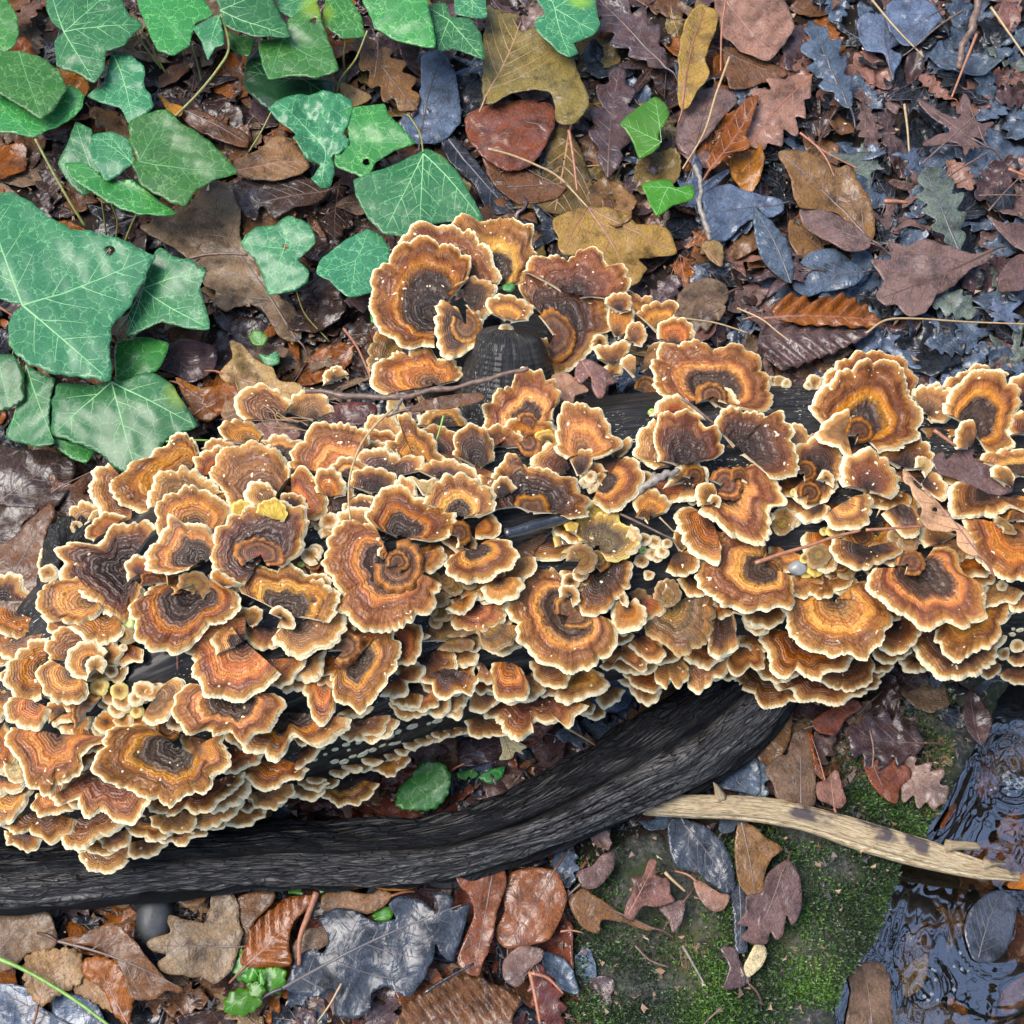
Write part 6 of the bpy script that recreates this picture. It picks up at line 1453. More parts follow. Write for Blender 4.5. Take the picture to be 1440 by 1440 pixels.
DEAD2 = '''
taupe|tan grey leaf with pale blotches below the lowest left bracket|poly|20|D 590,840|D 700,880>450,820|438,810 480,775 560,740 620,728 690,790 720,860 742,900 700,925 620,890 560,900 540,945 490,945 460,890|crumple=.8
taupe|grey brown oak leaf with speckles, lower left|poly|24|D 850,1100|D 1015,1115>640,1110|1012,1110 985,1200 950,1240 900,1272 850,1240 800,1245 770,1232 690,1225 665,1180 700,1150 640,1130 618,1100 650,1075 720,1055 705,1010 720,980 790,1000 860,1012 885,960 890,900 930,862 975,880 1005,930 1012,1010 1025,1060|crumple=.8
brown|round dull brown leaf above the speckled oak leaf|poly|20|D 800,890|D 870,880>740,900|740,900 770,850 820,822 872,850 875,900 830,950 770,945|crumple=.7
taupe|flaking tan leaf in the lower left corner with torn surface|poly|22|D 110,1040|D -60,1200>190,930|-60,950 60,920 120,910 190,950 232,1020 240,1090 210,1130 120,1140 60,1200 -60,1210|crumple=1.2
brown|long folded golden brown leaf with upturned rim, lower left|poly|28|D 500,1150|D 240,1090>765,1290|240,1090 330,1065 400,1040 480,1010 560,1075 640,1180 700,1250 768,1288 750,1310 700,1300 640,1340 560,1330 520,1230 460,1150 380,1110|crumple=1.,fold=.15
tan|tan hazel leaf with saw toothed edge, lower left|poly|26|D 220,1230|D 160,1360>240,1120|100,1190 130,1140 240,1122 325,1130 350,1190 345,1260 260,1310 180,1360 110,1290|teeth=1,crumple=.6,laterals=7,pleat=.6
rust|bright orange brown hazel leaf, lower left|poly|27|D 470,1280|D 540,1440>400,1160|348,1180 400,1155 480,1170 540,1210 582,1260 560,1350 540,1440 480,1400 430,1290 350,1240|teeth=.6,crumple=.8,pleat=.6
tan|brown tan leaf with toothed rim tucked below the orange hazel leaf|poly|24|D 410,1320|D 500,1400>330,1240|320,1250 380,1240 440,1270 500,1330 530,1400 470,1390 380,1340 310,1300|teeth=1,crumple=.6
slate|blue black leaf filling the lower left corner|poly|18|D 120,1370|D 280,1440>-20,1290|-60,1290 60,1270 140,1300 180,1370 290,1440 260,1520 -60,1520|crumple=1
slate|dark slate leaf beside the saw toothed tan one, bottom|poly|16|D 320,1380|D 430,1440>230,1320|220,1330 300,1310 400,1350 440,1440 340,1500 240,1440|crumple=1.2
rust|orange brown beech leaf leaning against the charred branch|poly|28|D 1150,1060|D 1040,1190>1310,920|1015,1190 1040,1090 1080,1010 1150,950 1230,905 1330,900 1290,960 1240,1010 1220,1100 1230,1190 1120,1200|crumple=.8,pleat=1.6
brown|brown leaf between the speckled oak leaf and the orange brown beech|poly|22|D 1080,960|D 1010,1050>1150,880|1000,910 1090,880 1160,885 1150,930 1080,1000 1050,1070 1020,1020|crumple=.7
taupe|mottled tan leaf crossed by a red stalk, bottom left centre|poly|24|D 1330,1100|D 1230,1150>1430,1020|1230,1120 1280,1050 1350,1030 1440,1020 1420,1080 1340,1130 1290,1190 1240,1170|crumple=.9
slate2|big slate blue oak leaf at the bottom, left of centre|poly|30|E 150,1150|E -250,1290>530,930|-230,1290 -200,1180 -130,1120 -80,1140 -60,1060 -100,1000 -50,955 60,960 140,1010 230,1000 200,930 240,905 330,920 420,970 385,900 420,880 470,910 470,960 540,930 530,990 470,1170 420,1140 400,1100 385,1170 350,1240 280,1330 200,1290 130,1300 120,1380 60,1420 -20,1400 -40,1300 -120,1330|crumple=.8,laterals=5,vw=1.2
tan|pale fawn leaf poking out above the big slate oak leaf|poly|24|E 60,920|E 210,900>-70,960|-80,900 0,870 60,885 130,890 160,872 215,895 170,950 110,975 40,960 -70,965|crumple=.6
brown|wide brown beech leaf with strong ribs at the bottom edge|poly|26|E 450,1360|E 720,1440>280,1440|215,1450 300,1335 400,1270 500,1235 600,1250 700,1300 760,1340 720,1420 700,1520 200,1520|crumple=.8,pleat=2.2,laterals=7,vw=1.3
red|wine red leaf hanging in folds below the charred branch|poly|28|E 590,960|E 640,800>560,1230|480,790 560,770 660,760 700,830 680,900 650,1000 640,1080 600,1180 570,1240 490,1190 520,1080 560,980 540,900 500,860|crumple=1.6,fold=.15
red|dark red oak leaf with wet ribs right of the wine red one|poly|24|E 800,960|E 900,790>700,1110|720,800 830,780 910,800 950,900 930,980 880,1080 800,1110 700,1120 650,1060 690,960 680,880|crumple=1.5
mauve|dusky mauve leaf at the foot of the dark red oak leaf|poly|26|E 770,1190|E 850,1130>740,1280|700,1150 760,1110 850,1125 845,1170 790,1210 770,1260 735,1285 685,1250 680,1190|crumple=.8
brown|smooth brown oak leaf pointing right on the moss edge|poly|24|E 1110,970|E 1310,1035>990,900|960,925 1020,868 1060,895 1110,925 1180,975 1260,1010 1310,1035 1290,1045 1180,1010 1100,1000 1088,1055 1040,1045 1000,1010|crumple=.5
mauve|mauve brown leaf with lifted corner above the moss|poly|24|E 1090,800|E 1010,850>1150,725|1000,800 1060,770 1100,725 1152,718 1150,780 1110,840 1060,870 1010,860|crumple=.8
pink|pinkish brown oak leaf standing on the moss|poly|28|E 1290,880|E 1210,980>1330,750|1200,940 1230,880 1225,820 1270,815 1300,745 1330,755 1325,810 1380,830 1390,890 1408,920 1340,945 1270,945 1230,1000 1195,985|crumple=.8
mauve|lilac brown leaf scrap on the right of the pinkish oak leaf|poly|20|E 1390,990|E 1440,930>1350,1050|1340,950 1400,925 1450,920 1440,1000 1400,1055 1380,1000|crumple=.8
orange|curled orange leaf rim under the charred branch|poly|22|E 260,850|E 130,860>380,830|120,855 200,850 300,820 370,818 380,840 300,870 200,880|crumple=.8,fold=.3
purple|purple leaf in the dark hollow under the log|poly|10|E 580,300|E 450,330>680,240|440,320 500,250 600,225 690,240 680,300 600,345 500,360|crumple=.9
brown|brown oak leaf in the dark hollow beside the round green leaf|poly|8|E 130,430|E 40,380>240,500|30,400 100,370 200,380 240,440 220,470 190,460 200,520 140,520 100,480 50,470|crumple=1.
cream|torn cream white flake below the ragged brown shelf|poly|18|E 710,270|E 680,220>720,320|668,225 700,220 730,240 785,270 760,285 770,305 735,290 720,320 665,325 680,290|crumple=.6
brown|brown leaf just above the pale stick, left of the tall dark leaf|poly|18|F 370,200|F 330,330>420,60|300,120 380,80 460,90 460,200 430,290 360,350 310,300|crumple=1.
taupe|tall brown oak leaf standing above the pale stick|poly|24|F 480,380|F 500,510>500,210|350,370 400,310 440,300 470,210 520,200 560,290 560,400 555,515 480,510 400,490 380,430|crumple=1.
red|red brown lobed leaf under the lowest right shelf|poly|22|F 640,140|F 560,180>760,100|550,160 620,110 700,60 765,100 690,150 650,220 610,220 560,200|crumple=.9
rust|thin rust coloured leaf edge beside the tall brown leaf|poly|30|F 560,330|F 600,410>540,220|525,210 550,220 560,300 600,370 598,415 560,380 545,300|crumple=.6
slate|blue grey wet leaf behind the charred branch's end|poly|16|F 200,400|F 310,480>100,330|90,370 160,300 220,320 300,300 330,380 320,470 240,460 160,440|crumple=1.4
purple|cluster like crinkled purple leaf on the mossy stone|oak|22|X 1300,1045>1190,1035|92|crumple=1.9
red|red brown crinkled leaf under the purple one on the mossy stone|poly|20|F 860,400|F 800,330>880,500|760,320 860,310 950,350 965,400 920,440 900,510 840,480 790,420|crumple=1.6
pink|grey pink leaf right above the pale stick|poly|22|F 630,440|F 640,530>620,370|560,430 600,410 650,365 670,430 690,500 660,530 610,510 570,490|crumple=.7
slate2|slate leaf under the left part of the pale stick|poly|16|F 100,740|F 10,600>220,890|-60,580 60,590 140,640 200,730 225,850 190,895 120,850 60,800 -40,760|crumple=1.
brown|orange brown oak leaf hanging below the pale stick|poly|24|F 300,720|F 250,590>310,930|235,590 300,605 350,650 420,700 380,740 350,800 345,850 325,930 295,920 240,850 225,760 220,680|crumple=.8
mauve|mauve pink oak leaf with rounded lobes on the moss|poly|26|F 380,940|F 420,800>300,1090|360,800 440,750 480,790 500,850 500,960 460,1020 440,980 425,1060 395,1085 370,1050 355,1100 290,1100 245,1075 280,1030 230,1020 260,970 270,900 330,880|crumple=.8
pink|small salmon pink leaf on the moss|poly|22|F 120,900|F 60,840>190,910|45,835 90,845 150,885 200,900 170,960 120,960 70,910|crumple=.7
cream|small buff bark flake lying on the moss|poly|20|F 310,1170|F 330,1100>270,1240|310,1100 345,1110 355,1150 330,1200 275,1245 258,1200 280,1150|crumple=.6,veins=0
slate2|long slate leaf strip running down through the moss|poly|14|F 240,1000|F 240,860>240,1130|200,870 250,860 275,950 265,1060 275,1130 225,1130 215,1000|crumple=.8
purple|purple leaf half sunk in moss below the slate strip|poly|14|F 210,1200|F 280,1270>170,1110|160,1120 230,1120 240,1170 290,1250 230,1290 170,1290 195,1200|crumple=.9
slate2|large slate leaf seen through the water film|poly|-19|F 1300,1030|F 1250,1160>1340,890|1190,1060 1210,960 1270,900 1350,870 1410,920 1400,1020 1370,1120 1300,1180 1230,1170|crumple=.5
taupe|grey pink leaf lying in shallow water at the bank|poly|-19|F 790,1300|F 800,1440>760,1170|700,1230 760,1180 830,1180 870,1230 880,1330 890,1440 880,1520 700,1520 690,1400 710,1320|crumple=.7
orange|bright orange leaf tip at the right edge by the stick's end|poly|-16|F 1420,840|F 1440,820>1370,850|1370,850 1400,825 1460,800 1500,830 1460,870 1380,868|crumple=.3
rust|thin reddish leaf stem piece at the waterline|poly|-14|F 1120,570|F 1090,610>1150,510|1085,605 1110,560 1150,505 1150,530 1115,590 1095,620|crumple=.2,veins=0
pinktan|pale pinkish narrow leaf with a small hole, on the right end of the log|poly|195|K8 1010,860|K8 1210,1080>840,650|830,645 870,680 895,735 975,790 1010,830 1060,860 1090,910 1150,950 1190,1020 1212,1085 1160,1075 1105,1030 1100,960 1050,968 960,950 915,900 925,840 880,790 860,730 832,710|crumple=.35,hole=1
mauve|mauve brown oak leaf lying on the brackets at the right edge|poly|185|K8 1180,690|K8 985,650>1385,770|970,600 1030,555 1050,600 1100,560 1190,540 1180,590 1250,600 1300,650 1370,690 1380,760 1300,790 1210,812 1180,770 1100,700 1010,670|crumple=.6
pink|small pink tan oak leaf on the log below the kidney shaped bracket|poly|168|K1 1210,870|K1 1150,790>1235,970|1120,800 1170,770 1230,800 1300,850 1315,890 1270,910 1260,960 1225,972 1195,920 1190,860 1140,900 1110,860|crumple=.6
pinktan|pink tan leaf piece left of the small oak leaf on the log|poly|166|K1 1080,920|K1 1110,880>1080,1000|990,860 1060,840 1110,870 1180,930 1140,950 1110,960 1105,995 1050,985 1020,930|crumple=.7
brown|curled brown leaf under the thin twig, rim turned up|poly|196|K1 450,1000|K1 280,1030>640,960|270,1030 330,990 430,965 540,950 640,950 645,985 560,1010 450,1030 380,1030 300,1045|crumple=.5,fold=.2
pink|pinkish brown oak leaf beneath the black twig piece|poly|182|K6 170,920|K6 60,1000>290,900|60,900 110,870 160,890 200,920 300,900 290,930 200,960 130,1000 80,1020 60,960|crumple=.6
brown|long pink brown oak leaf pointing down left from the black twig piece|poly|184|K6 180,1080|K6 310,990>0,1190|300,975 318,1000 260,1060 260,1110 180,1120 130,1160 0,1200 60,1150 110,1110 150,1040 200,1020|crumple=.5
'''
def parse_opts(s):
    d = {}
    for kv in (s or '').split(','):
        if '=' in kv:
            k, v = kv.split('='); d[k] = v if k == 'kind' else float(v)
    return d
leaf_px = []
def build_dead():
    seed = 100
    for line in (DEAD + DEAD2).strip().splitlines():
        if not line.strip(): continue
        f = line.split('|'); seed += 7
        col, lab, kind, z = f[0], f[1], f[2], float(f[3]) * MM
        if kind == 'poly':
            tl = f[4].split()[0]; ctr = tp(tl, *pts(f[4].split()[1])[0]); b, t = f[5].split()[1].split('>')
            b = tp(tl, *pts(b)[0]); t = tp(tl, *pts(t)[0]); loop = [tp(tl, *q) for q in pts(f[6])]; o = parse_opts(f[7])
        else:
            tl, bt = f[4].split(); b, t = bt.split('>'); b = tp(tl, *pts(b)[0]); t = tp(tl, *pts(t)[0]); W = float(f[5]); o = parse_opts(f[6])
            L = math.hypot(t[0] - b[0], t[1] - b[1]); an = math.atan2(t[1] - b[1], t[0] - b[0])
            q = {'oak': outline_oak, 'beech': outline_beech, 'maple': outline_maple}[kind](L, W, seed)[::2]
            loop = [(b[0] + x * math.cos(an) - y * math.sin(an), b[1] + x * math.sin(an) + y * math.cos(an)) for x, y in q]; ctr = tuple(np.mean(loop, 0))
        leaf_px.append(np.array(loop))
        lw = np.array([P(x, y, z)[:2] for x, y in loop])
        rel = lw - lw.mean(0)
        area = .5 * np.sum(lw[:, 0] * np.roll(lw[:, 1], -1) - np.roll(lw[:, 0], -1) * lw[:, 1])
        if area < 0: lw = lw[::-1]
        bw, tw = P(*b, z)[:2], P(*t, z)[:2]
        root = thing('dead_leaf', lab, 'dead leaf', P(ctr[0], ctr[1], z), None)
        holes = []
        if o.pop('hole', 0):
            hc = tp('K8', 990, 850); holes = [[P(hc[0] + 3.6 * math.cos(a), hc[1] + 3.2 * math.sin(a), z)[:2] for a in np.linspace(0, 2 * math.pi, 8, endpoint=False)]]
        vk = o.pop('kind', 'palm' if kind == 'maple' else 'oak'); vv = o.pop('veins', 1)
        if 'laterals' in o: o['laterals'] = int(o['laterals'])
        st = None
        if vv and seed % 3 != 0 and z > 0:
            d = (bw - tw) / np.hypot(*(bw - tw)); Ls = .016
            st = [[*(bw + d * Ls * .5 + .001), z - .001], [*(bw + d * Ls), z - .004]]
        make_leaf(root, 'dead_leaf', lw, bw, tw, z, LM[col], VM[col], kind=vk, seed=seed, holes=holes, stalk=st, veins=bool(vv), res=.0024, **o)
build_dead()

# ---- the rest of the litter, leaf after leaf
COLN = {'slate2': 'slate', 'black': 'black', 'slate': 'slate grey', 'sage': 'sage grey', 'dkbrown': 'dark brown', 'purple': 'purple brown', 'mauve': 'mauve', 'pink': 'pinkish', 'red': 'red brown', 'brown': 'brown', 'rust': 'rust brown', 'tan': 'tan', 'taupe': 'grey tan', 'ochre': 'ochre', 'olive': 'olive brown', 'orange': 'orange'}
def region_of(x, y):
    if y < 620:
        if x < 520: return 'under the ivy', ['brown', 'dkbrown', 'taupe', 'dkbrown', 'black', 'brown', 'purple', 'rust']
        if x < 960: return 'behind the branch stub', ['purple', 'mauve', 'dkbrown', 'slate', 'brown', 'purple', 'black', 'olive']
        if x < 1200: return 'in the right hand litter behind the log', ['slate', 'mauve', 'mauve', 'brown', 'slate', 'slate', 'slate', 'purple', 'pink', 'taupe', 'rust']
        return 'in the dark litter at the upper right', ['slate', 'slate', 'slate', 'black', 'slate', 'mauve', 'slate', 'slate', 'sage', 'pink']
    if y < 1000 and x < 200: return 'at the left end of the log', ['dkbrown', 'black', 'brown', 'dkbrown', 'purple']
    if x < 420: return 'in the lower left litter', ['brown', 'taupe', 'slate', 'dkbrown', 'rust', 'brown', 'black', 'tan', 'purple']
    if x < 800: return 'below the charred branch', ['red', 'purple', 'slate', 'dkbrown', 'mauve', 'brown', 'red', 'black']
    return 'around the mossy stone', ['slate', 'purple', 'mauve', 'slate', 'brown', 'dkbrown', 'taupe']
def covered_by_log(x, y):
    return on_log(x, y)[2] < 0
LLM = [('the golden curled leaf', 975, 80), ('the wet pink leaf', 1060, 40), ('the folded olive leaf', 745, 90), ('the lone ivy leaf', 905, 180), ('the tiny green leaf', 940, 275), ('the ochre maple leaf', 860, 330), ('the big beech leaf', 1165, 280), ('the silver slate leaf', 1085, 340),
       ('the pleated leaf', 1150, 455), ('the grey lobed leaf', 1290, 385), ('the pale maple leaf', 1335, 175), ('the sage leaf', 1325, 290), ('the brown stick', 1365, 50), ('the slate oak leaf', 1170, 90), ('the blue slate leaf', 1280, 40), ('the black long leaf', 675, 250), ('the spotted oak leaf', 310, 370),
       ('the biggest ivy leaf', 60, 400), ('the ivy trio', 200, 230), ('the long petiole', 280, 130), ('the left corner ivy', 40, 120), ('the glossy dark leaf', 40, 670), ('the redbrown oak leaf', 40, 770), ('the speckled oak leaf', 280, 1320), ('the hazel leaves', 120, 1370), ('the green sprout', 360, 1370), ('the big slate leaf', 560, 1330),
       ('the wine red leaf', 680, 1290), ('the ribbed beech leaf', 640, 1420), ('the charred knot', 965, 1080), ('the stone bank', 1200, 1060), ('the top edge', 560, 10), ('the slit ivy leaf', 395, 360), ('the keyhole ivy leaf', 520, 210), ('the top right corner', 1420, 20), ('the narrow rust leaf', 1030, 190), ('the right edge', 1430, 300), ('the floating slate leaf', 1395, 1305), ('the foam', 1400, 1080), ('the pale stick tip', 1400, 1230), ('the charred branch', 300, 1240), ('the golden folded leaf', 170, 1350), ('the bottom edge', 800, 1430)]
def wherel(x, y):
    global LMK
    k = LMK; LMK = LLM; w = where(x, y); LMK = k; return w
TPL = {}
def template(kind, k, small):
    """one loose leaf at the origin, 1/10 m long along x; returns (blade mesh, veins mesh or None, stalk mesh or None)"""
    key = (kind, k, small)
    if key in TPL: return TPL[key]
    r = random.Random(hash(kind) % 7 + k * 13 + 5 * small if False else {'oak': 1, 'beech': 2, 'maple': 3, 'scrap': 4}[kind] * 100 + k * 7 + small)
    L = .1; W = L * {'oak': r.uniform(.5, .68), 'beech': r.uniform(.42, .58), 'maple': r.uniform(.9, 1.1), 'scrap': r.uniform(.5, .95)}[kind]
    q = {'oak': outline_oak, 'beech': outline_beech, 'maple': outline_maple, 'scrap': outline_scrap}[kind](L, W, r.randint(1, 9999))[::2] - np.array([L / 2, 0])
    area = .5 * np.sum(q[:, 0] * np.roll(q[:, 1], -1) - np.roll(q[:, 0], -1) * q[:, 1])
    if area < 0: q = q[::-1]
    b = np.array([-L / 2, 0]); t = np.array([L / 2, 0])
    st = [[-L / 2 - .008, .001, .001], [-L / 2 - .018, .003, -.003]] if kind != 'scrap' and r.random() < .6 else None
    bl = make_leaf(None, 'tpl', q, b, t, 0, LM['brown'], V_DARK, kind='palm' if kind == 'maple' else 'oak', seed=r.randint(1, 99999), crumple=r.uniform(1.4, 2.8) * (1.7 if small else 1), curl=r.uniform(-.12, .3), fold=r.uniform(0, .3), stalk=st,
                   veins=kind != 'scrap', res=.0047, laterals=5, smooth_loop=False, thick=.0006, vw=1.2)
    ch = {c.name.split('.')[0]: c.data for c in bl.children}
    out = (bl.data, ch.get('veins'), ch.get('stalk'))
    for c in list(bl.children): bpy.data.objects.remove(c)
    bpy.data.objects.remove(bl); TPL[key] = out; return out
from mathutils import Matrix, Euler
def mesh_arrays(me):
    n = len(me.vertices); V = np.empty(n * 3, np.float32); me.vertices.foreach_get('co', V)
    nl = len(me.loops); li = np.empty(nl, np.int32); me.loops.foreach_get('vertex_index', li)
    nf = len(me.polygons); lt = np.empty(nf, np.int32); me.polygons.foreach_get('loop_total', lt)
    return V.reshape(-1, 3), li, lt
def fill_leaves():
    r = random.Random(11); pos = []; cand = []
    for i in range(14000):
        x, y = r.uniform(-50, 1490), r.uniform(-50, 1490)
        if x > 800 and y > 1150 and r.random() < .985: continue
        w = P(x, y, 0)
        if bank_dist(w[0], w[1]) > -.012: continue
        if x > 1150 and 960 < y < 1150 and r.random() < .75: continue
        rad = 24 if (x > 950 and y < 550) else 28
        if any(abs(x - a) < rad and abs(y - b) < rad and math.hypot(x - a, y - b) < rad for a, b, c in pos): continue
        if covered_by_log(x, y + 26) and covered_by_log(x, y - 26): continue
        hid = any(px_inside((x, y), lp) for lp in leaf_px)
        pos.append((x, y, hid))
    r.shuffle(pos); named = 0; stuff = []; AC = {k: mesh_arrays for k in ()}
    order = sorted(pos, key=lambda p: p[2])
    for (x, y, hid) in order:
        reg, cols = region_of(x, y); col = r.choice(cols)
        small = x > 950 and y < 560
        L = r.uniform(70, 130) if not small else r.uniform(66, 122)
        kind = r.choice(['oak', 'oak', 'oak', 'beech', 'maple', 'scrap'] if not small else ['oak', 'scrap', 'maple', 'oak', 'beech', 'oak'])
        if y > 1130 and x > 800: L = r.uniform(36, 60); kind = 'scrap'
        top = (not hid) and named < 190 and 0 < x < 1440 and 0 < y < 1440 and not covered_by_log(x, y) and r.random() < .5
        z = r.uniform(.008, .018) if top else r.uniform(.001, .009)
        if hid: z = r.uniform(.001, .005)
        me, mv, ms = template(kind, r.randrange(5), small)
        sc = L * .0005 / .1
        M = Matrix.Translation(P(x, y, z)) @ Euler((r.uniform(-.28, .28), r.uniform(-.28, .28), r.uniform(0, 6.283))).to_matrix().to_4x4() @ Matrix.Diagonal((sc, sc * r.choice((1, -1)) if False else sc, sc, 1))
        if top:
            named += 1
            kn = {'oak': 'oak leaf', 'beech': 'beech leaf', 'maple': 'maple leaf', 'scrap': 'leaf scrap'}[kind]
            big = 'small' if L < 75 else 'medium sized' if L < 100 else 'larger'
            lab = '%s %s %s, %s' % (big, COLN[col], kn, wherel(x, y))
            o = bpy.data.objects.new('dead_leaf', me); COL.objects.link(o); o.matrix_world = M; tag(o, lab, 'dead leaf', 'fallen leaves of the litter')
            o.material_slots[0].link = 'OBJECT'; o.material_slots[0].material = LM[col]
            for nm, dm in (('veins', mv), ('stalk', ms)):
                if dm is None: continue
                c = bpy.data.objects.new(nm, dm); COL.objects.link(c); c.parent = o
                c.material_slots[0].link = 'OBJECT'; c.material_slots[0].material = VM[col]
        else:
            stuff.append((M, me, mv, ms, {'mauve': 'purple', 'pink': 'purple', 'tan': 'brown', 'taupe': 'dkbrown', 'slate': 'black', 'sage': 'slate', 'ochre': 'brown', 'purple': 'dkbrown'}.get(col, col) if r.random() < .45 else col))
    print('named fill', named, 'stuff leaves', len(stuff))
    mats = sorted(set(c for *_, c in stuff)); ml = [LM[c] for c in mats] + [VM[c] for c in mats]
    cache = {}; VV, LI, LT, MI = [], [], [], []; off = 0
    for M, me, mv, ms, col in stuff:
        A = np.array(M)
        for dm, mi in ((me, mats.index(col)), (mv, len(mats) + mats.index(col)), (ms, len(mats) + mats.index(col))):
            if dm is None: continue
            if dm.name not in cache: cache[dm.name] = mesh_arrays(dm)
            V, li, lt = cache[dm.name]
            VV.append(V @ A[:3, :3].T + A[:3, 3]); LI.append(li + off); LT.append(lt); MI.append(np.full(len(lt), mi, np.int32)); off += len(V)
    me = bpy.data.meshes.new('leaf_litter'); V = np.vstack(VV).astype(np.float32); li = np.concatenate(LI).astype(np.int32); lt = np.concatenate(LT).astype(np.int32)
    me.vertices.add(len(V)); me.vertices.foreach_set('co', V.ravel()); me.loops.add(len(li)); me.loops.foreach_set('vertex_index', li)
    me.polygons.add(len(lt)); me.polygons.foreach_set('loop_total', lt); me.polygons.foreach_set('loop_start', np.concatenate([[0], np.cumsum(lt)[:-1]]).astype(np.int32))
    me.polygons.foreach_set('use_smooth', np.ones(len(lt), bool))
    for m in ml: me.materials.append(m)
    me.polygons.foreach_set('material_index', np.concatenate(MI)); me.update(calc_edges=True)
    o = bpy.data.objects.new('leaf_litter', me); COL.objects.link(o); tag(o, 'deep layer of small wet decaying leaves under the larger ones', 'leaf litter', None, 'stuff')
fill_leaves()
